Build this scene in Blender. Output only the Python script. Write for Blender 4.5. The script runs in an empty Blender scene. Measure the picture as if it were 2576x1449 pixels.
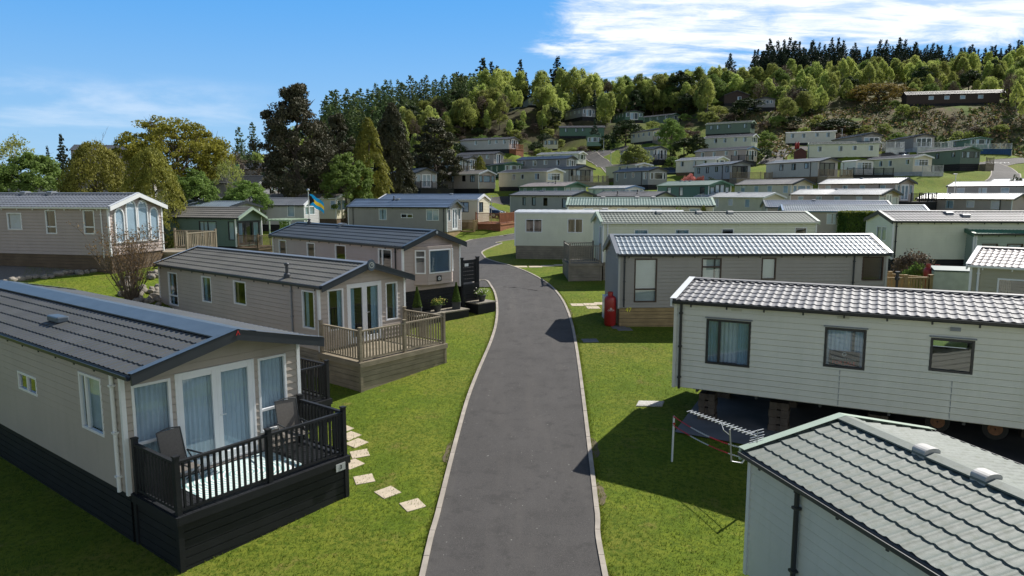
import bpy, math, random
import numpy as np
from mathutils import Vector, Matrix, noise as mnoise
C = bpy.context.scene.collection
R = math.radians
random.seed(7); RNG = np.random.default_rng(11)

# ------------------------------------------------------------------ camera model
PITCH = R(7.6); FOC = 1786.0; CX, CY, CAMZ = 1288.0, 724.5, 6.6
_c, _s = math.cos(PITCH), math.sin(PITCH)
def at(u, v, Y):
    a = (u-CX)/FOC; b = (CY-v)/FOC; t = Y/(_c+b*_s)
    return Vector((a*t, Y, CAMZ+(-_s+b*_c)*t))
def at_z(u, v, z):
    a = (u-CX)/FOC; b = (CY-v)/FOC; t = (z-CAMZ)/(-_s+b*_c)
    return Vector((a*t, (_c+b*_s)*t, z))
def px(P):
    y, z = P[1], P[2]-CAMZ; d = y*_c-z*_s
    return CX+FOC*P[0]/d, CY-FOC*(y*_s+z*_c)/d

# ------------------------------------------------------------------ mesh helper
class MB:
    def __init__(s): s.v = []; s.f = []; s.m = []; s.mi = 0
    def add(s, vs, fs, mi=None):
        o = len(s.v); s.v += [tuple(v) for v in vs]
        s.f += [tuple(i+o for i in f) for f in fs]; s.m += [s.mi if mi is None else mi]*len(fs)
        return s
    def quad(s, a, b, c, d, mi=None): return s.add([a, b, c, d], [(0, 1, 2, 3)], mi)
    def box(s, x0, x1, y0, y1, z0, z1, mi=None):
        return s.add([(x0,y0,z0),(x1,y0,z0),(x1,y1,z0),(x0,y1,z0),(x0,y0,z1),(x1,y0,z1),(x1,y1,z1),(x0,y1,z1)],
            [(0,3,2,1),(4,5,6,7),(0,1,5,4),(1,2,6,5),(2,3,7,6),(3,0,4,7)], mi)
    def bar(s, a, b, w, h, up=(0,0,1), mi=None):
        a = Vector(a); b = Vector(b); d = (b-a).normalized(); up = Vector(up)
        x = d.cross(up)
        if x.length < 1e-4: x = d.cross(Vector((1,0,0)))
        x.normalize(); u = x.cross(d); x *= w/2; u *= h/2
        return s.add([a-x-u, a+x-u, a+x+u, a-x+u, b-x-u, b+x-u, b+x+u, b-x+u],
            [(0,1,2,3),(7,6,5,4),(0,4,5,1),(1,5,6,2),(2,6,7,3),(3,7,4,0)], mi)
    def tube(s, pts, r, n=8, mi=None, cap=True):
        pts = [Vector(p) for p in pts]; rs = r if isinstance(r, (list, tuple)) else [r]*len(pts)
        vs = []; fs = []
        for i, p in enumerate(pts):
            d = (pts[min(i+1, len(pts)-1)]-pts[max(i-1, 0)]).normalized()
            x = d.cross(Vector((0,0,1)))
            if x.length < 1e-3: x = d.cross(Vector((0,1,0)))
            x.normalize(); y = d.cross(x)
            for k in range(n):
                a = 2*math.pi*k/n; vs.append(p+(x*math.cos(a)+y*math.sin(a))*rs[i])
        for i in range(len(pts)-1):
            for k in range(n):
                a = i*n+k; b = i*n+(k+1) % n; fs.append((a, b, b+n, a+n))
        if cap: fs += [tuple(range(n)), tuple(reversed(range((len(pts)-1)*n, len(pts)*n)))]
        return s.add(vs, fs, mi)
    def lathe(s, prof, c=(0,0,0), n=20, mi=None):
        vs = []; fs = []
        for r, z in prof:
            for k in range(n):
                a = 2*math.pi*k/n; vs.append((c[0]+r*math.cos(a), c[1]+r*math.sin(a), c[2]+z))
        for i in range(len(prof)-1):
            for k in range(n):
                a = i*n+k; b = i*n+(k+1) % n; fs.append((a, b, b+n, a+n))
        fs.append(tuple(reversed(range(n)))); fs.append(tuple(range((len(prof)-1)*n, len(prof)*n)))
        return s.add(vs, fs, mi)
    def prism(s, poly, axis, a0, a1, mi=None):   # poly of (p,q) in the plane normal to axis
        def P(p, q, a): return {'x': (a,p,q), 'y': (p,a,q), 'z': (p,q,a)}[axis]
        n = len(poly)
        return s.add([P(p,q,a0) for p,q in poly]+[P(p,q,a1) for p,q in poly],
            [tuple(range(n)), tuple(reversed(range(n, 2*n)))]+[(i, n+i, n+(i+1) % n, (i+1) % n) for i in range(n)], mi)
    def mesh(s, name, mats, smooth=False):
        me = bpy.data.meshes.new(name); me.from_pydata(s.v, [], s.f)
        for m in (mats if isinstance(mats, (list, tuple)) else [mats]): me.materials.append(m)
        me.polygons.foreach_set('material_index', s.m)
        if smooth: me.polygons.foreach_set('use_smooth', [True]*len(s.f))
        me.update(); return me
    def build(s, name, mats, parent=None, smooth=False, bevel=0):
        o = bpy.data.objects.new(name, s.mesh(name, mats, smooth)); C.objects.link(o)
        if parent: o.parent = parent
        if bevel:
            b = o.modifiers.new('bevel', 'BEVEL'); b.width = bevel; b.segments = 2; b.limit_method = 'ANGLE'
        return o
def npmesh(name, V, F, mats, smooth=False):      # V (n,3), F (m,k) arrays
    me = bpy.data.meshes.new(name); n, m, k = len(V), len(F), F.shape[1]
    me.vertices.add(n); me.vertices.foreach_set('co', np.asarray(V, np.float32).ravel())
    me.loops.add(m*k); me.loops.foreach_set('vertex_index', np.asarray(F, np.int32).ravel())
    me.polygons.add(m); me.polygons.foreach_set('loop_start', np.arange(0, m*k, k, dtype=np.int32))
    me.polygons.foreach_set('loop_total', np.full(m, k, np.int32))
    for mt in (mats if isinstance(mats, (list, tuple)) else [mats]): me.materials.append(mt)
    if smooth: me.polygons.foreach_set('use_smooth', np.ones(m, bool))
    me.update(calc_edges=True); me.validate(); return me
def tag(o, label=None, cat=None, group=None, kind=None):
    if label: o['label'] = label
    if cat: o['category'] = cat
    if group: o['group'] = group
    if kind: o['kind'] = kind
    return o
def empty(name, loc, rz=0, label=None, cat=None, group=None):
    o = bpy.data.objects.new(name, None); C.objects.link(o); o.empty_display_size = .3
    o.location = loc; o.rotation_euler = (0, 0, rz); return tag(o, label, cat, group)
def obj(name, me, parent=None):
    o = bpy.data.objects.new(name, me); C.objects.link(o)
    if parent: o.parent = parent
    return o
def copy_tree(o, parent=None):
    kids = [c for c in KIDS.get(o.name, [])]
    c = o.copy(); C.objects.link(c); c.parent = parent
    for k in kids: copy_tree(k, c)
    return c
KIDS = {}
def reg(o):
    KIDS[o.name] = [c for c in bpy.data.objects if c.parent == o]
    for c in KIDS[o.name]: reg(c)
    return o

# ------------------------------------------------------------------ materials
MATS = {}
def mat(name, col, rough=.6, var=.12, scale=3., bump=0., bscale=40., metal=0., spec=.5, coat=0., rand=0., det=4, col2=None, trans=0.):
    if name in MATS: return MATS[name]
    m = bpy.data.materials.new(name); m.use_nodes = True; nt = m.node_tree; N = nt.nodes; L = nt.links
    p = N['Principled BSDF']; p.inputs['Roughness'].default_value = rough; p.inputs['Metallic'].default_value = metal
    p.inputs['Specular IOR Level'].default_value = spec
    if coat: p.inputs['Coat Weight'].default_value = coat
    tc = N.new('ShaderNodeTexCoord')
    nz = N.new('ShaderNodeTexNoise'); nz.inputs['Scale'].default_value = scale; nz.inputs['Detail'].default_value = det
    L.new(tc.outputs['Object'], nz.inputs['Vector'])
    rp = N.new('ShaderNodeValToRGB'); rp.color_ramp.elements[0].position = .3; rp.color_ramp.elements[1].position = .7
    c0 = [max(0, c*(1-var)) for c in col]; c1 = [min(1, c*(1+var)) for c in (col2 or col)]
    rp.color_ramp.elements[0].color = (*c0, 1); rp.color_ramp.elements[1].color = (*c1, 1)
    L.new(nz.outputs['Fac'], rp.inputs['Fac']); out = rp.outputs['Color']
    if rand:
        oi = N.new('ShaderNodeObjectInfo'); mr = N.new('ShaderNodeMapRange')
        mr.inputs['To Min'].default_value = 1-rand; mr.inputs['To Max'].default_value = 1+rand
        L.new(oi.outputs['Random'], mr.inputs['Value'])
        h = N.new('ShaderNodeHueSaturation'); L.new(out, h.inputs['Color']); L.new(mr.outputs['Result'], h.inputs['Value'])
        m2 = N.new('ShaderNodeMapRange'); m2.inputs['To Min'].default_value = .5-rand*.07; m2.inputs['To Max'].default_value = .5+rand*.07
        wn = N.new('ShaderNodeTexWhiteNoise'); wn.noise_dimensions = '1D'; L.new(oi.outputs['Random'], wn.inputs['W'])
        L.new(wn.outputs['Value'], m2.inputs['Value']); L.new(m2.outputs['Result'], h.inputs['Hue']); out = h.outputs['Color']
    L.new(out, p.inputs['Base Color'])
    if bump:
        b = N.new('ShaderNodeBump'); n2 = N.new('ShaderNodeTexNoise'); n2.inputs['Scale'].default_value = bscale; n2.inputs['Detail'].default_value = 3
        L.new(tc.outputs['Object'], n2.inputs['Vector']); L.new(n2.outputs['Fac'], b.inputs['Height'])
        b.inputs['Strength'].default_value = bump; b.inputs['Distance'].default_value = .02; L.new(b.outputs['Normal'], p.inputs['Normal'])
    if trans:
        t = N.new('ShaderNodeBsdfTranslucent'); L.new(out, t.inputs['Color']); mx = N.new('ShaderNodeMixShader'); mx.inputs[0].default_value = trans
        L.new(p.outputs[0], mx.inputs[1]); L.new(t.outputs[0], mx.inputs[2]); L.new(mx.outputs[0], N['Material Output'].inputs['Surface'])
    MATS[name] = m; return m
def siding(name, col, rough=.55):
    """vinyl / painted aluminium cladding: base colour with faint vertical streaks and grime"""
    if name in MATS: return MATS[name]
    m = mat(name, col, rough, .05, 1.2, bump=.06, bscale=60, spec=.35); nt = m.node_tree; N = nt.nodes; L = nt.links
    p = N['Principled BSDF']; src = p.inputs['Base Color'].links[0].from_socket
    tc = N.new('ShaderNodeTexCoord'); mp = N.new('ShaderNodeMapping'); mp.inputs['Scale'].default_value = (4, 4, .5)
    nz = N.new('ShaderNodeTexNoise'); nz.inputs['Scale'].default_value = 1.5; nz.inputs['Detail'].default_value = 6; nz.inputs['Roughness'].default_value = .65
    L.new(tc.outputs['Object'], mp.inputs['Vector']); L.new(mp.outputs[0], nz.inputs['Vector'])
    mr = N.new('ShaderNodeMapRange'); mr.inputs['From Min'].default_value = .5; mr.inputs['From Max'].default_value = .85; mr.inputs['To Max'].default_value = .2
    L.new(nz.outputs['Fac'], mr.inputs['Value'])
    mx = N.new('ShaderNodeMix'); mx.data_type = 'RGBA'; mx.inputs['B'].default_value = (col[0]*.5, col[1]*.58, col[2]*.4, 1)
    L.new(mr.outputs['Result'], mx.inputs['Factor']); L.new(src, mx.inputs['A']); L.new(mx.outputs['Result'], p.inputs['Base Color'])
    return m
def roofmat(name, col, rough=.45):
    if name in MATS: return MATS[name]
    m = mat(name, col, rough, .14, 1.1, bump=.1, bscale=90, spec=.5, det=7); nt = m.node_tree; N = nt.nodes; L = nt.links
    p = N['Principled BSDF']; src = p.inputs['Base Color'].links[0].from_socket
    tc = N.new('ShaderNodeTexCoord'); nz = N.new('ShaderNodeTexNoise'); nz.inputs['Scale'].default_value = 9; nz.inputs['Detail'].default_value = 8; nz.inputs['Roughness'].default_value = .7
    L.new(tc.outputs['Object'], nz.inputs['Vector'])
    mr = N.new('ShaderNodeMapRange'); mr.inputs['From Min'].default_value = .5; mr.inputs['From Max'].default_value = .68; mr.inputs['To Max'].default_value = .6
    L.new(nz.outputs['Fac'], mr.inputs['Value'])
    mx = N.new('ShaderNodeMix'); mx.data_type = 'RGBA'; mx.inputs['B'].default_value = (col[0]*.6+.03, col[1]*.6+.035, col[2]*.5+.015, 1)
    L.new(mr.outputs['Result'], mx.inputs['Factor']); L.new(src, mx.inputs['A']); L.new(mx.outputs['Result'], p.inputs['Base Color'])
    mr2 = N.new('ShaderNodeMapRange'); mr2.inputs['To Min'].default_value = rough-.07; mr2.inputs['To Max'].default_value = rough+.16
    L.new(nz.outputs['Fac'], mr2.inputs['Value']); L.new(mr2.outputs['Result'], p.inputs['Roughness'])
    return m
def woodmat(name, col, rough=.75, axis=0):
    if name in MATS: return MATS[name]
    m = mat(name, col, rough, .2, 2.0, bump=.25, bscale=50, spec=.3); nt = m.node_tree; N = nt.nodes; L = nt.links
    p = N['Principled BSDF']; src = p.inputs['Base Color'].links[0].from_socket
    tc = N.new('ShaderNodeTexCoord'); mp = N.new('ShaderNodeMapping'); mp.inputs['Scale'].default_value = (1.2, 1.2, 22)
    nz = N.new('ShaderNodeTexNoise'); nz.inputs['Scale'].default_value = 2; nz.inputs['Detail'].default_value = 6; nz.inputs['Roughness'].default_value = .7
    L.new(tc.outputs['Object'], mp.inputs['Vector']); L.new(mp.outputs[0], nz.inputs['Vector'])
    mr = N.new('ShaderNodeMapRange'); mr.inputs['From Min'].default_value = .4; mr.inputs['From Max'].default_value = .7; mr.inputs['To Max'].default_value = .6
    L.new(nz.outputs['Fac'], mr.inputs['Value'])
    mx = N.new('ShaderNodeMix'); mx.data_type = 'RGBA'; mx.inputs['B'].default_value = (col[0]*.45, col[1]*.45, col[2]*.45, 1)
    L.new(mr.outputs['Result'], mx.inputs['Factor']); L.new(src, mx.inputs['A']); L.new(mx.outputs['Result'], p.inputs['Base Color'])
    return m
def glassmat(name='window_glass', tint=(.78, .86, .9)):
    if name in MATS: return MATS[name]
    m = bpy.data.materials.new(name); m.use_nodes = True; nt = m.node_tree; N = nt.nodes; L = nt.links; N.remove(N['Principled BSDF'])
    t = N.new('ShaderNodeBsdfTransparent'); t.inputs['Color'].default_value = (*tint, 1)
    g = N.new('ShaderNodeBsdfGlossy'); g.inputs['Roughness'].default_value = .02; g.inputs['Color'].default_value = (.9, .95, 1, 1)
    ge = N.new('ShaderNodeNewGeometry'); dp = N.new('ShaderNodeVectorMath'); dp.operation = 'DOT_PRODUCT'; L.new(ge.outputs['Normal'], dp.inputs[0]); L.new(ge.outputs['Incoming'], dp.inputs[1])
    ab = N.new('ShaderNodeMath'); ab.operation = 'ABSOLUTE'; L.new(dp.outputs['Value'], ab.inputs[0]); iv = N.new('ShaderNodeMath'); iv.operation = 'SUBTRACT'; iv.inputs[0].default_value = 1; L.new(ab.outputs[0], iv.inputs[1])
    fr = N.new('ShaderNodeMath'); fr.operation = 'POWER'; L.new(iv.outputs[0], fr.inputs[0]); fr.inputs[1].default_value = 4.
    tc = N.new('ShaderNodeTexCoord'); nz = N.new('ShaderNodeTexNoise'); nz.inputs['Scale'].default_value = 1.3
    b = N.new('ShaderNodeBump'); b.inputs['Strength'].default_value = .05; b.inputs['Distance'].default_value = .03
    L.new(tc.outputs['Object'], nz.inputs['Vector']); L.new(nz.outputs['Fac'], b.inputs['Height']); L.new(b.outputs['Normal'], g.inputs['Normal'])
    ma = N.new('ShaderNodeMath'); ma.operation = 'ADD'; ma.inputs[1].default_value = .09; ma.use_clamp = True
    L.new(fr.outputs[0], ma.inputs[0])
    mx = N.new('ShaderNodeMixShader'); L.new(ma.outputs[0], mx.inputs[0]); L.new(t.outputs[0], mx.inputs[1]); L.new(g.outputs[0], mx.inputs[2])
    L.new(mx.outputs[0], N['Material Output'].inputs['Surface']); MATS[name] = m; return m
GLASS = glassmat()
WHITE = mat('white_upvc', (.74, .76, .78), .35, .03)
BLACKF = mat('black_frame', (.018, .02, .025), .4, .1)
BROWNF = mat('brown_frame', (.045, .022, .015), .4, .1)
GREYT = mat('grey_trim', (.2, .22, .25), .4, .06)
DARKT = mat('charcoal_trim', (.028, .034, .042), .42, .1)
NAVYT = mat('slate_trim', (.075, .1, .13), .42, .1)
CURT = mat('net_curtain', (.68, .76, .84), .9, .06, trans=.2)
CURTB = mat('blue_drape', (.38, .56, .68), .9, .1, trans=.25)
CURTT = mat('tan_drape', (.24, .18, .12), .9, .1)
BLIND = mat('white_blind', (.66, .67, .64), .8, .03)
INT = mat('dark_interior', (.13, .115, .10), .9, .2)
GALV = mat('galvanised_steel', (.55, .56, .57), .32, .1, metal=.85)
DGREY = mat('dark_grey_plastic', (.05, .055, .06), .5, .1)

POSE = {
'v1': (-10.743, 17.796, 1.028, -0.657, 12.025, 3.796, 2.402, 0.443),
'v2': (-9.379, 27.570, 1.507, -0.691, 11.217, 3.651, 2.157, 0.564),
'v3': (-7.394, 34.124, 2.543, -0.789, 11.352, 3.063, 1.910, 0.542),
'v4': (-23.306, 35.516, 3.741, -0.234, 10.800, 3.427, 2.236, 0.567),
'v5': (-26.060, 59.165, 2.435, -0.402, 10.800, 2.863, 2.276, 0.724),
'v6': (-27.773, 63.083, 3.327, -0.413, 10.787, 3.497, 2.150, 0.393),
'v7': (-28.249, 69.334, 3.207, -0.265, 10.765, 2.880, 2.150, 0.521),
'v8': (-23.967, 66.817, 3.774, -0.106, 10.765, 3.478, 1.759, 0.585),
'v9': (-23.516, 77.851, 3.922, -0.173, 10.810, 3.707, 2.161, 0.380),
'v10': (-22.435, 99.162, 5.391, -0.819, 11.271, 3.292, 2.150, 0.580),
'v11': (-15.166, 108.423, 7.338, -0.987, 9.906, 3.285, 2.233, 0.614),
'v12': (-6.997, 112.322, 7.303, -0.842, 9.591, 3.240, 2.195, 0.538),
'v13': (-10.258, 68.015, 3.119, -0.351, 10.405, 3.132, 2.223, 0.633),
'v14': (-7.892, 72.709, 3.789, -0.309, 10.653, 3.260, 2.203, 0.454),
'v15': (4.305, 82.906, 4.240, -1.019, 12.289, 3.011, 2.131, 0.422),
'v16': (5.470, 99.378, 5.370, -1.022, 11.083, 3.444, 2.150, 0.506),
'v17': (14.228, 99.127, 5.122, -1.133, 9.342, 2.691, 2.150, 0.305),
'v18': (15.087, 90.278, 4.061, -1.000, 11.076, 3.416, 2.150, 0.538),
'v19': (24.058, 95.506, 5.484, -1.157, 10.882, 3.495, 2.150, 0.527),
'v20': (9.450, 53.197, 3.573, -0.148, 10.304, 3.700, 2.150, 0.489),
'v21': (5.814, 47.658, 3.173, -0.166, 10.800, 3.482, 2.172, 0.127),
'v22': (10.855, 40.696, 2.835, 0.050, 11.910, 2.992, 2.194, 0.459),
'v23': (9.889, 30.625, 1.917, 0.035, 11.139, 3.122, 2.242, 0.628),
'v24': (10.547, 17.470, 1.494, -0.472, 12.000, 3.939, 2.330, 0.309),
'v25': (7.137, 6.633, 0.174, -1.309, 10.800, 3.616, 2.150, 0.386),
'v26': (27.029, 41.589, 2.895, -0.059, 10.800, 3.450, 2.149, 0.466),
'v27': (30.968, 40.965, 2.239, -0.017, 10.800, 3.584, 2.150, 0.449),
'v28': (22.281, 23.960, 1.813, -0.745, 10.800, 3.538, 2.150, 0.510),
'v29': (29.919, 68.708, 3.158, -0.188, 10.804, 3.498, 2.150, 0.551),
'v30': (30.253, 64.008, 2.885, -0.252, 11.408, 3.337, 2.150, 0.489),
'v31': (34.166, 62.725, 2.363, -0.207, 10.800, 3.526, 2.150, 0.523),
'v32': (34.873, 96.066, 5.626, -1.126, 9.925, 3.688, 2.150, 0.613),
'v33': (27.273, 86.506, 3.998, -1.110, 11.399, 3.348, 2.150, 0.483),
'v34': (44.535, 90.709, 5.651, -1.059, 10.685, 3.481, 2.150, 0.601),
'v35': (37.356, 81.087, 4.317, -1.064, 11.336, 3.302, 2.150, 0.550),
'v36': (54.353, 84.814, 3.811, -1.070, 10.800, 3.475, 2.150, 0.573),
'v37': (59.266, 86.647, 5.319, -0.971, 10.800, 3.536, 2.150, 0.512),
'v38': (69.224, 94.000, 5.771, -0.977, 10.800, 3.500, 2.150, 0.550),
'v40': (-4.830, 151.632, 15.555, -0.492, 11.682, 4.050, 2.008, 0.471),
'v41': (9.373, 175.645, 17.008, -1.615, 10.800, 3.374, 2.035, 0.536),
'v42': (19.269, 170.080, 17.275, -1.678, 10.800, 3.286, 2.093, 0.459),
'v43': (18.015, 187.827, 21.218, -0.050, 11.421, 3.511, 2.116, 0.503),
'v44': (30.961, 164.598, 18.158, -1.194, 9.262, 3.484, 2.250, 0.446),
'v45': (26.390, 145.369, 13.044, -1.088, 10.741, 3.371, 2.065, 0.533),
'v46': (-6.293, 140.151, 12.044, -0.584, 8.937, 3.312, 1.944, 0.445),
'v47': (-11.778, 133.345, 10.681, -0.558, 10.767, 3.010, 2.150, 0.483),
'v48': (-11.810, 128.913, 10.327, -0.920, 10.526, 2.880, 1.639, 0.468),
'v49': (-1.600, 131.396, 9.518, -1.194, 9.676, 3.396, 2.150, 0.367),
'v50': (10.242, 149.429, 12.471, -0.606, 9.659, 3.492, 2.087, 0.449),
'v51': (6.101, 128.162, 10.393, -0.591, 10.212, 3.512, 2.150, 0.493),
'v52': (8.927, 119.453, 8.388, -1.074, 10.728, 3.550, 2.037, 0.500),
'v53': (2.763, 109.362, 7.590, -0.876, 11.013, 3.436, 2.168, 0.431),
'v54': (20.485, 126.729, 9.279, -1.160, 9.422, 3.411, 2.079, 0.336),
'v55': (20.762, 117.045, 7.925, -1.163, 10.183, 3.511, 2.157, 0.566),
'v56': (32.617, 124.034, 10.180, -0.911, 8.271, 3.361, 2.045, 0.462),
'v57': (32.943, 113.265, 8.739, -1.282, 10.265, 3.479, 2.202, 0.425),
'v58': (39.845, 134.648, 12.324, -0.923, 11.160, 3.511, 2.132, 0.518),
'v59': (45.385, 150.381, 15.945, -0.654, 10.103, 3.517, 2.057, 0.536),
'v60': (49.577, 164.820, 19.984, -0.591, 10.104, 3.513, 2.204, 0.461),
'v61': (62.007, 150.341, 16.941, -0.448, 9.405, 3.000, 2.157, 0.150),
'v62': (58.292, 127.375, 12.841, -0.322, 11.148, 3.545, 2.263, 0.424),
'v63': (42.765, 106.651, 8.951, -1.150, 9.930, 3.864, 2.127, 0.467),
'v64': (53.499, 111.706, 9.430, -1.327, 3.367, 3.138, 2.074, 0.150),
'v65': (62.241, 116.271, 9.888, -1.298, 9.850, 3.568, 2.209, 0.437),
'v66': (73.498, 121.403, 11.331, -1.421, 9.395, 3.571, 2.221, 0.509),
'v67': (62.973, 132.457, 14.507, -1.536, 10.800, 3.555, 2.150, 0.490),
'v68': (76.222, 138.547, 14.893, -1.636, 10.745, 3.675, 2.033, 0.483),
'v69': (89.421, 142.869, 14.850, -1.639, 10.712, 3.926, 1.931, 0.384),
'v70': (103.790, 172.825, 27.584, -0.198, 19.887, 3.504, 2.161, 0.793),
'v71': (60.452, 199.741, 30.456, -1.668, 10.804, 6.412, 2.150, 1.138),
'v72': (62.390, 182.485, 27.336, -1.720, 10.810, 4.524, 1.897, 0.510),
'v73': (5.803, 215.175, 31.753, -1.433, 10.799, 3.422, 2.150, 0.609),
'v74': (2.014, 221.051, 29.833, -0.843, 9.425, 3.558, 2.141, 0.384),
'v75': (19.092, 204.977, 27.455, -1.179, 10.802, 4.031, 2.150, 0.640),
'v76': (32.693, 205.471, 26.624, -1.395, 10.853, 5.312, 2.056, 0.549),
'v77': (41.123, 203.192, 25.765, -0.843, 11.109, 3.433, 2.028, 0.468)}
# ------------------------------------------------------------------ static caravan builder
VAN = {}
def wall_panel(mb, o, d, n, s0, s1, z0, zt, slope, holes, board, dep=.024):
    """clad wall in the plane o + s*d, outward normal n; zt = eave height; slope = None or (centre s, half width, rise)"""
    o = Vector(o); d = Vector(d); n = Vector(n); ztop = zt+(slope[2] if slope else 0)
    br = {z0, ztop, zt}
    if board:
        k = 1
        while z0+k*board < ztop: br.add(z0+k*board); k += 1
    if board:
        for z_ in [z for z in br if z not in (zt, ztop)]: br.add(z_+.018)
    for h in holes: br |= {min(max(h[2], z0), ztop), min(max(h[3], z0), ztop)}
    br = sorted(br)
    def off(z, up):
        if not board: return 0
        f = (z-z0)/board; fr = f-math.floor(f+1e-6)
        if up and fr < 1e-4: fr = 1
        return dep*(1-fr)
    def lim(z):
        if slope and z > zt:
            w = slope[1]*(1-(z-zt)/slope[2]); return slope[0]-w, slope[0]+w
        return s0, s1
    def P(s, z, of): return o+d*s+Vector((0, 0, z))+n*of
    for a, b in zip(br[:-1], br[1:]):
        if b-a < 1e-5: continue
        la, ra = lim(a); lb, rb = lim(b); zm = (a+b)/2
        hs = sorted([(h[0], h[1]) for h in holes if h[2] < zm < h[3]])
        segs = []; cl, clb = la, lb
        for h0, h1 in hs:
            segs.append((cl, clb, h0, h0)); cl = clb = h1
        segs.append((cl, clb, ra, rb))
        oa, ob = off(a, False), off(b, True)
        for (p, q, r_, s_) in segs:
            if r_-p < 1e-4 and s_-q < 1e-4: continue
            if board and abs(oa-dep) < 1e-6 and b-a < .019:      # shadow groove under each board
                mb.quad(P(p, a, -.012), P(r_, a, -.012), P(s_, b, -.012), P(q, b, -.012)); mb.quad(P(q, b, -.012), P(s_, b, -.012), P(s_, b, ob), P(q, b, ob)); mb.quad(P(p, a, -.012), P(r_, a, -.012), P(r_, a, 0), P(p, a, 0)); continue
            mb.quad(P(p, a, oa), P(r_, a, oa), P(s_, b, ob), P(q, b, ob))
def mapper(side, L, W):
    """(s, z, out) -> local point; s: R/L = metres from the back end, F/B = local y"""
    if side == 'R': return lambda s, z, o: Vector((-L/2+s, -W/2-o, z))
    if side == 'L': return lambda s, z, o: Vector((-L/2+s, W/2+o, z))
    if side == 'F': return lambda s, z, o: Vector((L/2+o, s, z))
    return lambda s, z, o: Vector((-L/2-o, s, z))
def fbox(mb, M, s0, s1, z0, z1, o0, o1):
    p = [M(s0,z0,o0), M(s1,z0,o0), M(s1,z0,o1), M(s0,z0,o1), M(s0,z1,o0), M(s1,z1,o0), M(s1,z1,o1), M(s0,z1,o1)]
    mb.add(p, [(0,1,2,3),(7,6,5,4),(0,4,5,1),(1,5,6,2),(2,6,7,3),(3,7,4,0)])
def curtain(M, s0, s1, z0, z1, o, m, parent, name='curtain', amp=.02, wl=.09):
    mb = MB(); n = max(6, int((s1-s0)/.02)); a = []
    for i in range(n+1):
        s = s0+(s1-s0)*i/n; a.append((s, o+amp*math.sin(s*2*math.pi/wl+math.sin(s*7)*1.3)))
    for i in range(n):
        mb.quad(M(a[i][0], z0, a[i][1]), M(a[i+1][0], z0, a[i+1][1]), M(a[i+1][0], z1, a[i+1][1]), M(a[i][0], z1, a[i][1]))
    return mb.build(name, m, parent, smooth=True)
def window(parent, side, L, W, s0, s1, z0, z1, style, fm, detail, arch=0):
    M = mapper(side, L, W); fw = .055 if detail else .06; pr = .022
    if style == 'door': fw = .05
    mb = MB(); zt = z1
    fbox(mb, M, s0, s0+fw, z0, z1, -.05, pr); fbox(mb, M, s1-fw, s1, z0, z1, -.05, pr)
    fbox(mb, M, s0+fw, s1-fw, z0, z0+fw, -.05, pr); fbox(mb, M, s0+fw, s1-fw, z1-fw, z1, -.05, pr)
    mid = (s0+s1)/2; cut = []
    if style in ('slider', 'two'): fbox(mb, M, mid-.03, mid+.03, z0+fw, z1-fw, -.045, pr-.004)
    if style == 'low': zc = z0+(z1-z0)*.3; fbox(mb, M, s0+fw, s1-fw, zc-.03, zc+.03, -.045, pr-.004)
    if style == 'top': zc = z1-(z1-z0)*.28; fbox(mb, M, s0+fw, s1-fw, zc-.03, zc+.03, -.045, pr-.004)
    if style == 'grid':
        for k in (1, 2, 3): sc = s0+(s1-s0)*k/4; fbox(mb, M, sc-.03, sc+.03, z0+fw, z1-fw, -.045, pr-.004)
        zc = z1-(z1-z0)*.3; fbox(mb, M, s0+fw, s1-fw, zc-.022, zc+.022, -.04, pr-.008)
    if style == 'case': sc = s0+(s1-s0)*.3; fbox(mb, M, sc-.03, sc+.03, z0+fw, z1-fw, -.045, pr-.004)
    if style == 'door' or style == 'bifold':
        n = 2 if style == 'door' else 3; w = (s1-s0-2*fw)/n; lw = .1 if detail else .08
        for k in range(n):
            a = s0+fw+k*w; b = a+w
            fbox(mb, M, a, a+lw, z0+fw, z1-fw, -.045, pr-.005); fbox(mb, M, b-lw, b, z0+fw, z1-fw, -.045, pr-.005)
            fbox(mb, M, a+lw, b-lw, z0+fw, z0+fw+lw+.04, -.045, pr-.005); fbox(mb, M, a+lw, b-lw, z1-fw-lw, z1-fw, -.045, pr-.005)
    nm = 'patio_door' if style in ('door', 'bifold') else 'window'
    w = mb.build(nm, fm, parent, bevel=.006 if detail > 1 else 0)
    g = MB(); g.quad(M(s0+.02, z0+.02, -.02), M(s1-.02, z0+.02, -.02), M(s1-.02, z1-.02, -.02), M(s0+.02, z1-.02, -.02)); g.build('pane', GLASS, w)
    if style == 'door' and detail:
        h = MB(); sc = mid+.05; a = M(sc, z0+1.0, pr+.03)
        h.bar(M(sc, z0+1.0, pr-.01), a, .02, .02); h.bar(M(sc, z0+1.0, pr+.03), M(sc+.11, z0+1.0, pr+.03), .018, .018); h.build('handle', WHITE, w)
    return w, M
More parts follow.
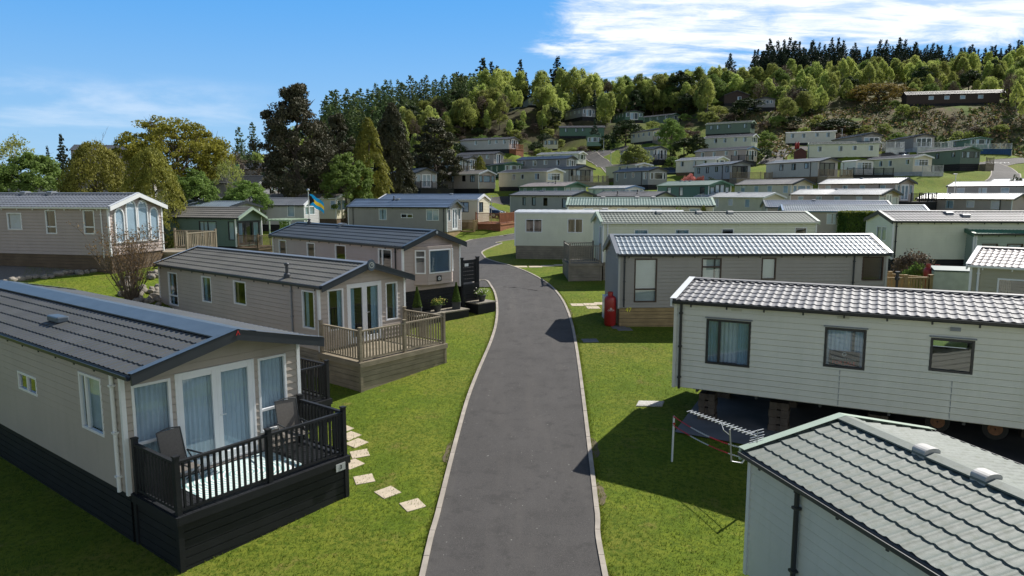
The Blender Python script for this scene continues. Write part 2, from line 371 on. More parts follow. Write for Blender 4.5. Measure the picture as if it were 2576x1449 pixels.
def van(key, pose, wallm, roofm, trim=None, frame=None, gut=None, skirt=None, label='', sk=.65, of=.3, ob=.12, os_=.12, board=.15,
        wave=.2, course=.34, wins=(), det=1, ridge=.12, corner=None, roofstyle='tile', pitchroof=True, front='', cur=None, name='static_caravan',
        openbase=False, cat='static caravan', group='static caravans of the holiday park', gable=None, soffit=None):
    x, y, zb, yaw, L, W, h, r = pose[:8]
    trim = trim or DARKT; frame = frame or WHITE; gut = gut or trim; corner = corner or WHITE; skirt = skirt or SK_DARK
    root = empty(name, (x, y, zb-sk), yaw, label, cat, group)
    VAN[key] = dict(root=root, pose=pose, sk=sk, L=L, W=W, h=h, r=r)
    f = sk; sl = r/(W/2); Wh = W/2
    holes = {'R': [], 'L': [], 'F': [], 'B': []}
    for w in wins: holes[w[0]].append((w[1]+.01, w[2]-.01, f+w[3]+.01, f+w[4]-.01))
    if det == 0: board = 0
    mb = MB()
    wall_panel(mb, (-L/2, -Wh, 0), (1,0,0), (0,-1,0), 0, L, f, f+h, None, holes['R'], board)
    wall_panel(mb, (-L/2, Wh, 0), (1,0,0), (0,1,0), 0, L, f, f+h, None, holes['L'], board)
    wall_panel(mb, (L/2, 0, 0), (0,1,0), (1,0,0), -Wh, Wh, f, f+h, (0, Wh, r), holes['F'], board)
    wall_panel(mb, (-L/2, 0, 0), (0,1,0), (-1,0,0), -Wh, Wh, f, f+h, (0, Wh, r), holes['B'], board)
    mb.build('wall', wallm, root)
    i = MB(); i.box(-L/2+.03, L/2-.03, -Wh+.03, Wh-.03, f, f+.06)
    for k in range(1, 3):
        xx = -L/2+L*k/3+.25; i.box(xx-.03, xx+.03, -Wh+.05, Wh-.05, f+.06, f+h-.02)
    i.build('floor', INT, root)
    # roof
    x0, x1 = -L/2-ob, L/2+of; ye = Wh+os_; ze = f+h-sl*os_; zr = f+h+r
    SL = math.hypot(ye, zr-ze); ny, nz = (zr-ze)/SL, ye/SL
    if roofstyle == 'tile':
        lam = wave; spw = 8 if det > 1 else (6 if det == 1 else 4)
        nx = max(2, int((x1-x0)/lam*spw)); nc = max(3, round(SL/course)); amp = (.022 if det > 1 else .026) if det else .024; st = .021 if det > 1 else .034
        xs = np.linspace(x0, x1, nx+1); ph = (xs-x0)/lam*2*np.pi
        wv = amp*(.5+.5*np.cos(ph)+.18*np.cos(2*ph))
        rows = []
        for k in range(nc):
            for t, o_ in ((k/nc, st), ((k+.5)/nc, st*.5), ((k+1)/nc, 0.)): rows.append((t, o_))
        allV = []; allF = []; base = 0
        for sd in (-1, 1):
            Vv = np.zeros((len(rows), nx+1, 3))
            for ri, (t, o_) in enumerate(rows):
                dip = .02*np.cos(ph)/SL if ri % 3 == 0 else 0
                tt = t+(dip if not isinstance(dip, int) else 0)*0
                off = wv+o_+.02
                Vv[ri, :, 0] = xs; Vv[ri, :, 1] = sd*(ye*(1-tt)+ny*off); Vv[ri, :, 2] = ze+(zr-ze)*tt+nz*off
            idx = (np.arange(len(rows)*(nx+1)).reshape(len(rows), nx+1))+base
            a = idx[:-1, :-1].ravel(); b = idx[:-1, 1:].ravel(); c = idx[1:, 1:].ravel(); d = idx[1:, :-1].ravel()
            allF.append(np.stack([a, b, c, d] if sd < 0 else [a, d, c, b], 1)); allV.append(Vv.reshape(-1, 3)); base += Vv.shape[0]*Vv.shape[1]
        ro = obj('roof', npmesh('roof', np.concatenate(allV), np.concatenate(allF), roofm), root)
        if det: ro.data.polygons.foreach_set('use_smooth', [True]*len(ro.data.polygons)); ro.data.set_sharp_from_angle(angle=R(38)) if hasattr(ro.data, 'set_sharp_from_angle') else None
        rc = MB(); rw = ridge
        top = .095
        for sd in (-1, 1):
            rc.quad((x0-.01, 0, zr+top), (x1+.01, 0, zr+top), (x1+.01, sd*rw, zr+top-sl*rw), (x0-.01, sd*rw, zr+top-sl*rw))
            rc.quad((x0-.01, sd*rw, zr+top-sl*rw), (x1+.01, sd*rw, zr+top-sl*rw), (x1+.01, sd*rw, zr+top-sl*rw-.025), (x0-.01, sd*rw, zr+top-sl*rw-.025))
        rc.build('ridge_cap', gable if gable else roofm, root)
    else:
        nn = 14; V_ = []; F_ = []
        nx = int((x1-x0)/.25); xs = np.linspace(x0, x1, nx+1)
        pts = []
        for k in range(nn+1):
            a = -1+2*k/nn; pts.append((a*ye, ze+(zr-ze)*(1-abs(a)**2.2)+.03))
        Vv = np.array([[(xx, p[0], p[1]+(.012 if (ii % 2) else 0)) for ii, xx in enumerate(xs)] for p in pts]).reshape(-1, 3)
        idx = np.arange((nn+1)*(nx+1)).reshape(nn+1, nx+1)
        Ff = np.stack([idx[:-1, :-1].ravel(), idx[:-1, 1:].ravel(), idx[1:, 1:].ravel(), idx[1:, :-1].ravel()], 1)
        obj('roof', npmesh('roof', Vv, Ff, roofm), root)
        e = MB()
        for sd in (-1, 1): e.box(x0, x1, sd*ye-.015, sd*ye+.015, ze-.06, ze+.035)
        e.build('roof_edge', WHITE if not trim else trim, root)
    if roofstyle == 'tile':
        s = MB()
        for sd in (-1, 1): s.quad((x0+.02, sd*ye, ze-.015), (x1-.02, sd*ye, ze-.015), (x1-.02, 0, zr-.015), (x0+.02, 0, zr-.015))
        s.build('soffit', soffit or wallm, root)
        # barge boards, one mesh per gable
        hb = .2 if det else .22
        for nm_, xa, xb in (('bargeboard', x1-.02, x1+.03), ('bargeboard', x0-.03, x0+.02)):
            b = MB()
            for sd in (-1, 1):
                ya = sd*(ye+.03); za = ze-sl*.03
                P = [(xa, 0, zr+.085), (xa, ya, za+.075), (xa, ya, za+.075-hb), (xa, 0, zr+.085-hb*1.05)]
                Q = [(xb, p[1], p[2]) for p in P]
                b.add(P+Q, [(0,1,2,3),(7,6,5,4),(0,4,5,1),(1,5,6,2),(2,6,7,3)])
            b.build(nm_, trim, root)
            if det:
                b = MB()      # capping strip along the verge
                for sd in (-1, 1):
                    c0 = .11
                    b.add([(xa-c0 if xa > 0 else xb+c0, 0, zr+.1), (xb+.012 if xa > 0 else xa-.012, 0, zr+.1), (xb+.012 if xa > 0 else xa-.012, sd*(ye+.035), ze+.09-sl*.03), (xa-c0 if xa > 0 else xb+c0, sd*(ye+.035), ze+.09-sl*.03)], [(0,1,2,3)])
                b.build('verge_cap', gable if gable else trim, root)
        for sd in (-1, 1):
            g = MB(); yo = sd*(ye+.05)
            poly = [(yo-.05, ze+.03), (yo-.045, ze-.03), (yo-.02, ze-.055), (yo+.02, ze-.055), (yo+.045, ze-.03), (yo+.05, ze+.03), (yo+.035, ze+.03), (yo+.012, ze-.035), (yo-.012, ze-.035), (yo-.035, ze+.03)]
            g.prism(poly, 'x', x0+.04, x1-.05)
            if det:
                k = x0+.5
                while k < x1-.3: g.box(k-.02, k+.02, yo-sd*.06-.012, yo-sd*.06+.012, ze-.13, ze+.0); k += .9
            g.build('gutter', gut, root)
    if corner and det:
        for sx in (-1, 1):
            for sy in (-1, 1):
                c = MB(); c.box(sx*L/2-.035 if sx < 0 else L/2-.045, sx*L/2+.045 if sx < 0 else L/2+.035, sy*Wh-.035 if sy < 0 else Wh-.045, sy*Wh+.045 if sy < 0 else Wh+.035, f-.02, f+h-sl*.03)
                c.build('corner_trim', corner, root)
    # windows
    for w in wins:
        side, s0, s1, z0, z1 = w[:5]; style = w[5] if len(w) > 5 else 'plain'; ck = w[6] if len(w) > 6 else cur
        wo, M = window(root, side, L, W, s0, s1, f+z0, f+z1, style, frame, det)
        if ck and det:
            a, b = s0+.03, s1-.03; za, zb_ = f+z0+.04, f+z1-.04; ww = b-a
            if ck == 'net': curtain(M, a, b, za, zb_, -.11, CURT, wo)
            if ck == 'netblue':
                curtain(M, a, b, za, zb_, -.16, CURT, wo); curtain(M, a, a+ww*.28, za, zb_, -.09, CURTB, wo, wl=.07); curtain(M, b-ww*.28, b, za, zb_, -.09, CURTB, wo, wl=.07)
            if ck == 'side':
                curtain(M, a, a+ww*.25, za, zb_, -.11, CURTB, wo, wl=.07); curtain(M, b-ww*.25, b, za, zb_, -.11, CURTB, wo, wl=.07)
            if ck == 'tan':
                curtain(M, a, a+ww*.22, za, zb_, -.11, CURTT, wo, wl=.07); curtain(M, b-ww*.22, b, za, zb_, -.11, CURTT, wo, wl=.07)
            if ck == 'blind':
                bl = MB(); n = int((zb_-za)/.05)
                for k in range(n): bl.quad(M(a, za+k*.05, -.1), M(b, za+k*.05, -.1), M(b, za+k*.05+.05, -.085), M(a, za+k*.05+.05, -.085))
                bl.build('blind', BLIND, wo)
        elif ck and not det:
            if ck in ('net', 'blind', 'side'):
                bl = MB(); bl.quad(M(s0, f+z0, -.08), M(s0+(s1-s0)*(1 if ck == 'blind' else .4), f+z0, -.08), M(s0+(s1-s0)*(1 if ck == 'blind' else .4), f+z1, -.08), M(s0, f+z1, -.08)); bl.build('curtain', CURT, wo)
    # skirting boards down into the ground
    if not openbase and skirt is not False:
        s = MB(); bh = .15 if det else .3
        for side in 'RFLB':
            M = mapper(side, L-.08, W-.08); sa, sb = ((0, L-.08) if side in 'RL' else (-Wh+.04, Wh-.04)); z = f-.01
            while z > -1.5:
                fbox(s, M, sa, sb, z-bh+.014, z, -.02, .0); z -= bh
        s.build('skirting', skirt, root)
        s = MB(); s.box(-L/2+.12, L/2-.12, -Wh+.12, Wh-.12, -1.4, f-.02); s.build('underfloor', INT, root)
    return root
def loc(key, lx, ly, z=0):
    """caravan-local (z above wall bottom) -> world"""
    q = VAN[key]['pose']; ca, sa = math.cos(q[3]), math.sin(q[3])
    return Vector((q[0]+ca*lx-sa*ly, q[1]+sa*lx+ca*ly, q[2]+z))

# ------------------------------------------------------------------ decks
def deck(key, x0, x1, y0, y1, wood, label, rails, zf=-.04, hr=.95, cat='decking', det=1, floor=None, skirtm=None, depth=1.6, name='timber_deck', post=None, gap=.125, railm=None, group='decks beside the caravans'):
    """rails: list of ((xa,ya),(xb,yb)) in caravan-local metres"""
    q = VAN[key]['pose']; c = loc(key, (x0+x1)/2, (y0+y1)/2, zf)
    root = empty(name, (c.x, c.y, c.z-.6), q[3], label, cat, group); ox, oy = (x0+x1)/2, (y0+y1)/2; F = .6
    floor = floor or wood; skirtm = skirtm or wood; railm = railm or wood; post = post or railm
    fl = MB(); bw = .14; yy = y0-oy; k = 0
    n = max(2, int((y1-y0)/bw)); bw = (y1-y0)/n
    for k in range(n): fl.box(x0-ox, x1-ox, yy+k*bw+.004, yy+(k+1)*bw-.004, F-.03, F)
    fl.build('deck_floor', floor, root)
    fa = MB(); X0, X1, Y0, Y1 = x0-ox, x1-ox, y0-oy, y1-oy
    fa.box(X0, X1+.03, Y0-.03, Y0-.003, F-.16, F-.005); fa.box(X0, X1+.03, Y1+.003, Y1+.03, F-.16, F-.005); fa.box(X1+.003, X1+.032, Y0-.002, Y1+.002, F-.16, F-.006)
    fa.box(X0-.03, X0-.003, Y0-.002, Y1+.002, F-.16, F-.006); fa.build('fascia', wood, root)
    s = MB(); z = F-.17; bh = .16
    while z > F-depth:
        for (a, b, c_, d) in ((X0+.06, X1-.06, Y0+.03, Y0+.05), (X0+.06, X1-.06, Y1-.05, Y1-.03), (X1-.05, X1-.03, Y0+.06, Y1-.06), (X0+.03, X0+.05, Y0+.06, Y1-.06)):
            s.box(a, b, c_, d, z-bh+.012, z)
        z -= bh
    s.build('skirt_panel', skirtm, root)
    for (a, b) in ((X0, Y0), (X1-.1, Y0), (X1-.1, Y1-.1), (X0, Y1-.1)):
        p = MB(); p.box(a, a+.1, b, b+.1, F-depth, F-.165); p.build('corner_post', post, root)
    done = []
    for (a, b) in rails:
        a = (a[0]-ox, a[1]-oy); b = (b[0]-ox, b[1]-oy); D = Vector((b[0]-a[0], b[1]-a[1], 0)); Ln = D.length; D.normalize()
        np_ = max(1, round(Ln/1.9))
        for k in range(np_+1):
            P = Vector((a[0], a[1], 0))+D*Ln*k/np_
            if any((P-q_).length < .15 for q_ in done): continue
            done.append(P); m = MB(); w = .045; m.box(P.x-w, P.x+w, P.y-w, P.y+w, F-.02, F+hr+.1)
            m.box(P.x-w-.01, P.x+w+.01, P.y-w-.01, P.y+w+.01, F+hr+.1, F+hr+.125)
            m.build('post', post, root)
        r_ = MB(); A = Vector((a[0], a[1], 0)); n = int(Ln/gap); g = Ln/max(n, 1)
        for k in range(1, n):
            P = A+D*g*k
            if min(abs(Ln*j/np_-g*k) for j in range(np_+1)) < .05: continue
            w = .019 if det else .024; r_.box(P.x-w, P.x+w, P.y-w, P.y+w, F+.09, F+hr-.02)
        B = A+D*Ln; r_.bar(A+Vector((0, 0, F+.08)), B+Vector((0, 0, F+.08)), .045, .05); rl = r_.build('railing', railm, root)
        h_ = MB(); h_.bar(A+Vector((0, 0, F+hr)), B+Vector((0, 0, F+hr)), .075, .045); h_.build('handrail', railm, rl)
    return root
# ------------------------------------------------------------------ colours of the park
BEIGE = siding('beige_cladding', (.44, .385, .34)); PINK = siding('pinkish_cladding', (.43, .36, .33)); PUTTY = siding('putty_cladding', (.40, .355, .31))
CREAM = siding('cream_cladding', (.60, .56, .43)); PALE = siding('pale_green_cladding', (.66, .68, .56)); OFFW = siding('off_white_cladding', (.70, .69, .61))
GREYW = siding('grey_cladding', (.27, .28, .30)); LGREY = siding('light_grey_cladding', (.43, .435, .43)); TAUPE = siding('taupe_cladding', (.33, .31, .29))
GREEN = siding('green_cladding', (.085, .17, .125)); SAGE = siding('sage_cladding', (.16, .27, .20)); TEAL = siding('teal_green_cladding', (.13, .185, .15))
BLUEG = siding('blue_grey_cladding', (.33, .37, .41)); DBROWN = siding('dark_timber_cladding', (.045, .028, .022)); WHITEW = siding('white_cladding', (.72, .72, .68))
R_CHAR = roofmat('charcoal_tiles', (.085, .088, .09)); R_BRN = roofmat('brown_grey_tiles', (.135, .13, .115)); R_SLATE = roofmat('slate_blue_tiles', (.06, .075, .095))
R_GREY = roofmat('grey_tiles', (.17, .185, .215)); R_LG = roofmat('light_grey_tiles', (.155, .155, .172), .55); R_SAGE = roofmat('sage_tiles', (.14, .165, .147), .6)
R_GRN = roofmat('green_tiles', (.055, .22, .15)); R_TEAL = roofmat('pale_teal_tiles', (.22, .31, .28)); R_BLUE = roofmat('blue_tiles', (.10, .15, .24), .34)
R_BG = roofmat('blue_grey_tiles', (.20, .25, .30), .34); R_PINK = roofmat('pinkish_tiles', (.36, .32, .31)); R_WHT = roofmat('pale_metal_roof', (.52, .53, .54), .33)
R_TAN = roofmat('tan_felt_roof', (.38, .31, .22)); R_BROWN = roofmat('weathered_tiles', (.20, .185, .165))
SK_DARK = woodmat('dark_stained_boards', (.022, .024, .028)); SK_BROWN = woodmat('brown_boards', (.16, .115, .075)); SK_GREY = woodmat('weathered_boards', (.27, .245, .20))
SK_WHITE = woodmat('pale_boards', (.5, .52, .52)); SK_TAN = woodmat('new_pine_boards', (.40, .29, .15)); W_BLACK = woodmat('black_stained_wood', (.016, .018, .022), .6)
W_GREY = woodmat('weathered_deck_wood', (.30, .255, .185)); W_ORANGE = woodmat('orange_stained_wood', (.28, .11, .055)); W_BLUE = woodmat('blue_painted_boards', (.03, .09, .22)); W_WHITE = woodmat('white_painted_wood', (.66, .68, .68), .5)
NAVYR = roofmat('dark_navy_tiles', (.05, .075, .12), .36)
GRN_T = mat('green_trim', (.07, .16, .11), .45, .05); SAGE_T = mat('sage_trim', (.36, .45, .36), .4, .06); BLUE_T = mat('blue_trim', (.16, .26, .42), .4, .05); WHT_T = mat('white_trim', (.72, .74, .75), .35, .03)

def P4(u=1., z0=1.0, z1=1.95, L=10.8, n=(.1, .33, .55, .8), w=.75, st='plain', ck='net'):
    return [('R', L*a, L*a+w, z0 if i != 2 else z0+.15, z1, st, ck) for i, a in enumerate(n)]
def BAY(z0=.95, z1=1.95, W=3.4, ck='net'):
    return [('F', -W*.44, -W*.25, z0, z1, 'plain', ck), ('F', -W*.2, W*.2, z0, z1, 'plain', ck), ('F', W*.25, W*.44, z0, z1, 'plain', ck)]
def DOORS(W=3.4, ck='net'):
    return [('F', -W*.44, -W*.27, .85, 1.95, 'plain', ck), ('F', -W*.22, W*.22, .08, 2.0, 'door', ck), ('F', W*.27, W*.44, .85, 1.95, 'plain', ck)]

van('v1', POSE['v1'], PUTTY, R_CHAR, DARKT, WHITE, DARKT, W_BLACK, 'charcoal roofed beige static caravan with white patio doors, nearest on the left of the road', sk=.95, of=.75, wave=.2, course=.36, det=2, ridge=.42, gable=NAVYT, soffit=DARKT,
    wins=[('R', 6.81, 7.91, 1.14, 1.57, 'two', None), ('R', 10.18, 11.19, .92, 2.08, 'case', 'net'), ('F', -1.74, -1.0, .42, 2.05, 'low', 'net'), ('F', -.92, .79, .07, 2.1, 'door', 'net'), ('F', .88, 1.58, .42, 2.07, 'low', 'net')])
van('v2', POSE['v2'], BEIGE, R_BRN, DARKT, WHITE, DARKT, SK_GREY, 'beige caravan with brown grey tiles, flue and french doors onto the weathered timber deck', sk=.9, of=.4, wave=.2, course=.36, det=2, gable=GREYT,
    wins=[('R', .79, 1.6, .50, 1.88, 'low', 'side'), ('R', 3.6, 4.35, .90, 1.92, 'plain', 'side'), ('R', 5.98, 6.85, 1.05, 1.93, 'plain', 'tan'), ('R', 10.3, 11.0, .68, 1.95, 'plain', 'side'), ('F', -1.5, -.86, .6, 1.98, 'plain', 'side'), ('F', -.72, .76, .05, 2.08, 'door', 'side'), ('F', .94, 1.5, .62, 1.98, 'plain', 'side')])
van('v3', POSE['v3'], PINK, R_SLATE, DARKT, WHITE, DARKT, W_BLACK, 'pinkish beige caravan with slate blue roof and blind in its bay, above the topiary planters', sk=.68, of=.3, det=2, gable=NAVYT,
    wins=[('R', .63, 1.45, .85, 1.7, 'plain', None), ('R', 3.52, 4.3, .9, 1.7, 'plain', None), ('R', 6.12, 7.05, .9, 1.73, 'plain', None), ('R', 9.6, 10.6, .8, 1.74, 'case', None)])
van('v4', POSE['v4'], PINK, R_GREY, WHT_T, WHITE, WHT_T, SK_BROWN, 'pinkish static caravan with three tall arched white windows in its gable, behind the bare shrub', sk=.55, of=.25, det=2, ob=.1,
    wins=[('R', 5.07, 5.92, 1.14, 1.95, 'plain', 'net'), ('R', 7.29, 7.90, .97, 2.09, 'low', None), ('R', 9.42, 10.04, .98, 2.1, 'low', None), ('L', 7, 8.2, .9, 2.0, 'two', None)])
van('v5', POSE['v5'], TEAL, R_BROWN, SAGE_T, BLACKF, DARKT, SK_DARK, 'dark green static caravan with pale green gable, glazed corner doors and tied drapes', sk=.6, of=.5, det=1, corner=None,
    wins=[('R', 7.0, 8.85, .7, 1.96, 'two', 'net'), ('R', 10.05, 10.7, .5, 1.98, 'plain', 'net'), ('F', -1.25, 1.25, .1, 2.0, 'bifold', 'side')])
van('v6', POSE['v6'], LGREY, R_BG, DARKT, WHITE, None, SK_DARK, 'caravan with blue grey tiles showing only its roof behind the dark green caravan', sk=.6, det=1, wins=P4())
van('v7', POSE['v7'], SAGE, R_LG, GRN_T, BLACKF, None, SK_DARK, 'sage green caravan with pale shiny roof, directly behind the dark green pergola caravan', sk=.6, of=.5, det=1, wins=P4()+BAY())
van('v8', POSE['v8'], LGREY, R_GREY, WHT_T, WHITE, DARKT, SK_DARK, 'light grey caravan with white bay windows right behind the flagpole', sk=.6, of=.1, det=1, wins=[('R', 9.19, 9.89, .71, 1.85, 'plain', 'net'), ('F', -1.5, -.6, .85, 1.9, 'top', 'net'), ('F', -.5, .8, .85, 1.9, 'top', 'net')])
van('v9', POSE['v9'], CREAM, R_BROWN, WHT_T, WHITE, WHT_T, SK_BROWN, 'cream caravan with white bay and brown board base, just right of the flag', sk=.6, of=.1, det=1, wins=[('R', 10.2, 10.75, 1.0, 1.93, 'plain', 'net'), ('F', -1.5, -.5, .9, 1.95, 'plain', 'net'), ('F', -.3, 1.2, .9, 1.95, 'plain', 'net')])
van('v10', POSE['v10'], GREEN, R_BROWN, SAGE_T, BLACKF, GRN_T, SK_DARK, 'green lodge caravan with brown grey roof and a big glazed gable, beneath the dark pine', sk=.6, det=1, corner=None, cur=None,
    wins=[('R', .6, 1.4, 1.0, 1.95), ('R', 3.4, 4.2, .9, 1.95), ('R', 5.8, 6.5, .9, 1.95), ('R', 9.3, 10.2, .7, 1.95), ('F', -1.45, -1.0, .6, 1.95), ('F', -.9, .75, .6, 2.2), ('F', .87, 1.4, .6, 1.95)])
van('v11', POSE['v11'], TAUPE, R_SLATE, DARKT, WHITE, None, SK_DARK, 'taupe caravan with dark slate roof and white patio doors behind a black railing', sk=.9, det=1, corner=None,
    wins=[('R', 1.19, 2.04, 1.0, 2.05, 'plain', 'net'), ('R', 3.52, 4.9, 1.22, 1.6, 'two', 'net'), ('R', 6.9, 8.0, 1.0, 2.0, 'two', 'net')]+DOORS())
van('v12', POSE['v12'], BEIGE, R_BROWN, WHT_T, BLACKF, WHT_T, SK_DARK, 'beige caravan with black framed windows and a white bay front, next to the taupe one', sk=.9, det=1, corner=None,
    wins=[('R', .5, 1.5, 1.1, 2.0, 'two', 'net'), ('R', 2.76, 3.52, 1.0, 2.0, 'plain', 'net'), ('R', 5.62, 6.43, 1.1, 2.0, 'plain', None), ('R', 7.6, 8.7, 1.0, 2.0, 'two', 'net')]+BAY())
van('v13', POSE['v13'], TAUPE, R_BLUE, NAVYT, WHITE, DARKT, SK_TAN, 'mauve grey caravan with blue tiled roof and pine board base by the road bend', sk=.7, of=.3, det=1,
    wins=[('R', 3.36, 4.2, .99, 2.06, 'plain', 'net'), ('R', 5.69, 6.93, 1.21, 1.59, 'two', None), ('R', 8.32, 9.61, 1.0, 2.05, 'two', 'net'), ('F', -1.35, -.8, .93, 2.03, 'plain', 'side'), ('F', -.5, .72, .1, 2.1, 'door', 'net'), ('F', .95, 1.4, 1., 2.08, 'plain', 'side')])
van('v14', POSE['v14'], CREAM, R_BLUE, WHT_T, BLACKF, WHT_T, SK_BROWN, 'cream caravan with blue roof and white boarded gable above the orange deck', sk=.6, of=.1, det=1,
    wins=[('R', 8.6, 9.7, .97, 1.95, 'two', 'net'), ('F', -1.4, -.2, .97, 1.95, 'two', 'net')])
van('v15', POSE['v15'], LGREY, R_GREY, DARKT, BLACKF, DARKT, SK_DARK, 'light grey caravan with dark bargeboards and slim black windows behind the cream box', sk=.6, of=.6, det=1, corner=None,
    wins=[('R', 2.8, 3.5, .95, 1.9, 'plain', 'net'), ('R', 4.8, 5.6, .95, 1.9, 'plain', 'net'), ('R', 7.2, 8.0, .95, 1.85, 'plain', None), ('R', 10.8, 11.6, .8, 1.8, 'plain', 'net')]+BAY())
van('v16', POSE['v16'], SAGE, R_PINK, GRN_T, WHITE, None, SK_DARK, 'green caravan with pinkish grey roof in the middle of the rows', det=1, of=.5, corner=None, wins=P4()+BAY())
van('v17', POSE['v17'], WHITEW, R_WHT, BLUE_T, WHITE, None, SK_DARK, 'white caravan with bright white roof edged in blue, right of the pinkish roofed one', det=1, of=.2, wins=P4()+BAY())
van('v18', POSE['v18'], LGREY, R_LG, DARKT, WHITE, None, SK_DARK, 'caravan with shiny pale roof and two black flues, behind the long teal roof', det=1, of=.4, wins=P4()+BAY())
van('v19', POSE['v19'], GREEN, R_TEAL, GRN_T, BLACKF, None, SK_DARK, 'dark green caravan with tall glazed gable below the pink rhododendrons', det=1, of=.4, corner=None,
    wins=[('R', 2.2, 3.1, .7, 1.9, 'plain', 'blind'), ('R', 4.9, 5.7, .8, 1.9, 'plain', 'blind'), ('R', 9.2, 10.1, .9, 1.9, 'plain', None), ('F', -1.5, -.8, .6, 1.9, 'plain', 'net'), ('F', -.7, 0, .6, 2.2, 'plain', 'net'), ('F', .05, .75, .6, 2.2, 'plain', 'net'), ('F', .85, 1.5, .6, 1.9, 'plain', 'net')])
van('v20', POSE['v20'], CREAM, R_TEAL, SAGE_T, WHITE, DARKT, SK_BROWN, 'cream caravan with long pale teal tiled roof, behind the flat roofed box', det=1, of=.12, wins=P4())
van('v21', POSE['v21'], PALE, R_WHT, WHT_T, WHITE, None, SK_GREY, 'cream box shaped caravan with low white metal roof, beside the road bend', sk=.78, of=.04, ob=.04, os_=.04, det=2, roofstyle='flat',
    wins=[('R', .69, 1.8, .88, 1.76, 'two', 'tan'), ('R', 3.45, 4.45, .88, 1.8, 'two', 'tan'), ('R', 7.3, 8.3, .88, 1.8, 'two', 'tan')])
van('v22', POSE['v22'], PALE, R_SAGE, SAGE_T, WHITE, WHT_T, SK_GREY, 'long pale cream caravan with sage green tiles and three white roof vents', sk=.9, of=.12, det=2, ob=.15,
    wins=[('R', 1.71, 2.5, .95, 1.81, 'plain', 'netblue'), ('R', 3.99, 4.79, .95, 1.81, 'plain', 'netblue'), ('R', 6.58, 7.28, .95, 1.84, 'plain', None), ('R', 10.7, 11.4, 1.0, 1.9, 'plain', 'tan'), ('B', -1.1, -.35, .05, 1.95, 'plain', 'blind')])
van('v23', POSE['v23'], TAUPE, R_BG, GREYT, BROWNF, DARKT, SK_TAN, 'taupe caravan numbered 47 with blue grey tiles, brown windows and a pine board base', sk=.8, of=.12, ob=.12, det=2, corner=LGREY,
    wins=[('R', .63, 1.57, .23, 2.04, 'low', 'blind'), ('R', 3.40, 4.23, .75, 2.05, 'top', 'blind'), ('R', 5.89, 6.5, 1.15, 2.06, 'plain', 'blind'), ('R', 10.11, 11.0, 1.09, 2.09, 'plain', None)])
van('v24', POSE['v24'], OFFW, R_LG, WHT_T, BLACKF, BLACKF, None, 'off white caravan raised on block piers, lilac grey tiles and black framed windows', sk=1.05, of=.12, ob=.08, det=2, corner=OFFW, openbase=True,
    wins=[('R', .81, 1.92, .72, 1.9, 'case', 'netblue'), ('R', 3.62, 4.52, .95, 1.92, 'plain', 'net'), ('R', 5.82, 6.67, 1.1, 1.87, 'plain', None), ('R', 9, 10.2, .9, 1.9, 'two', 'net'), ('L', 6, 7, .9, 1.9, 'plain', None)])
van('v25', POSE['v25'], OFFW, R_SAGE, SAGE_T, WHITE, DGREY, SK_DARK, 'pale cream caravan with sage green roof seen from above in the near right corner', sk=.75, of=.12, ob=.1, det=2, wave=.2, course=.33, ridge=.16, corner=WHITE,
    wins=[('R', 5, 6.2, .9, 1.9, 'two', 'net')])
van('v26', POSE['v26'], PALE, R_LG, DARKT, WHITE, DARKT, SK_DARK, 'pale green white caravan with dark gable boards and twin window, right of the clipped hedge', sk=.6, det=2, of=.1,
    wins=[('B', -.95, .35, .95, 1.8, 'two', 'blind'), ('R', 9, 10, .9, 1.9, 'two', None)])
van('v27', POSE['v27'], SAGE if False else siding('grey_green_cladding', (.33, .40, .34)), R_GRN, GRN_T, BROWNF, DARKT, SK_DARK, 'caravan with bright green tiled roof on the right, above two red gas cylinders', sk=.6, det=2, of=.1,
    wins=[('R', .46, 1.34, .8, 1.6, 'plain', 'net'), ('R', 1.83, 2.72, .8, 1.6, 'plain', 'net'), ('R', 5, 6, .8, 1.6, 'plain', 'net')])
van('v28', POSE['v28'], siding('khaki_cladding', (.40, .38, .28)), R_PINK, WHT_T, WHITE, WHT_T, SK_DARK, 'khaki caravan with pinkish white tiles and a white sliding patio door at the right edge', sk=.6, det=2, of=.1, wins=[('R', .85, 2.6, .25, 1.72, 'two', 'tan'), ('R', 4.5, 5.6, .9, 1.8, 'plain', None)])
van('v29', POSE['v29'], BEIGE, R_BLUE, NAVYT, WHITE, None, SK_DARK, 'caravan with bright blue grey tiles, the farther of the two overlapping blue roofs', det=1, wins=P4())
van('v30', POSE['v30'], BEIGE, R_BG, BLUE_T, WHITE, None, SK_DARK, 'beige caravan with blue edged tiled roof, the nearer of the two overlapping blue roofs', det=1, wins=P4())
van('v31', POSE['v31'], PALE, R_LG, DARKT, WHITE, DARKT, SK_DARK, 'pale caravan with narrow blue curtained gable window left of the clipped hedge', det=1, wins=[('B', -.3, .9, .77, 1.72, 'plain', 'netblue')])
van('v32', POSE['v32'], CREAM, R_LG, DARKT, WHITE, None, SK_DARK, 'cream grey caravan with slate gable boards and bay windows, right of the dark green one', det=1, of=.4, corner=None, wins=P4(w=.8)+BAY())
van('v33', POSE['v33'], CREAM, R_WHT, WHT_T, WHITE, None, SK_DARK, 'cream caravan with a scrollwork white gable and pale roof dotted with vents', det=1, of=.2, wins=P4())
van('v34', POSE['v34'], PINK, R_WHT, DARKT, WHITE, None, SK_DARK, 'pinkish caravan with glaring pale roof and dark deck, below the grass bank', det=1, of=.4, corner=None, wins=P4()+DOORS())
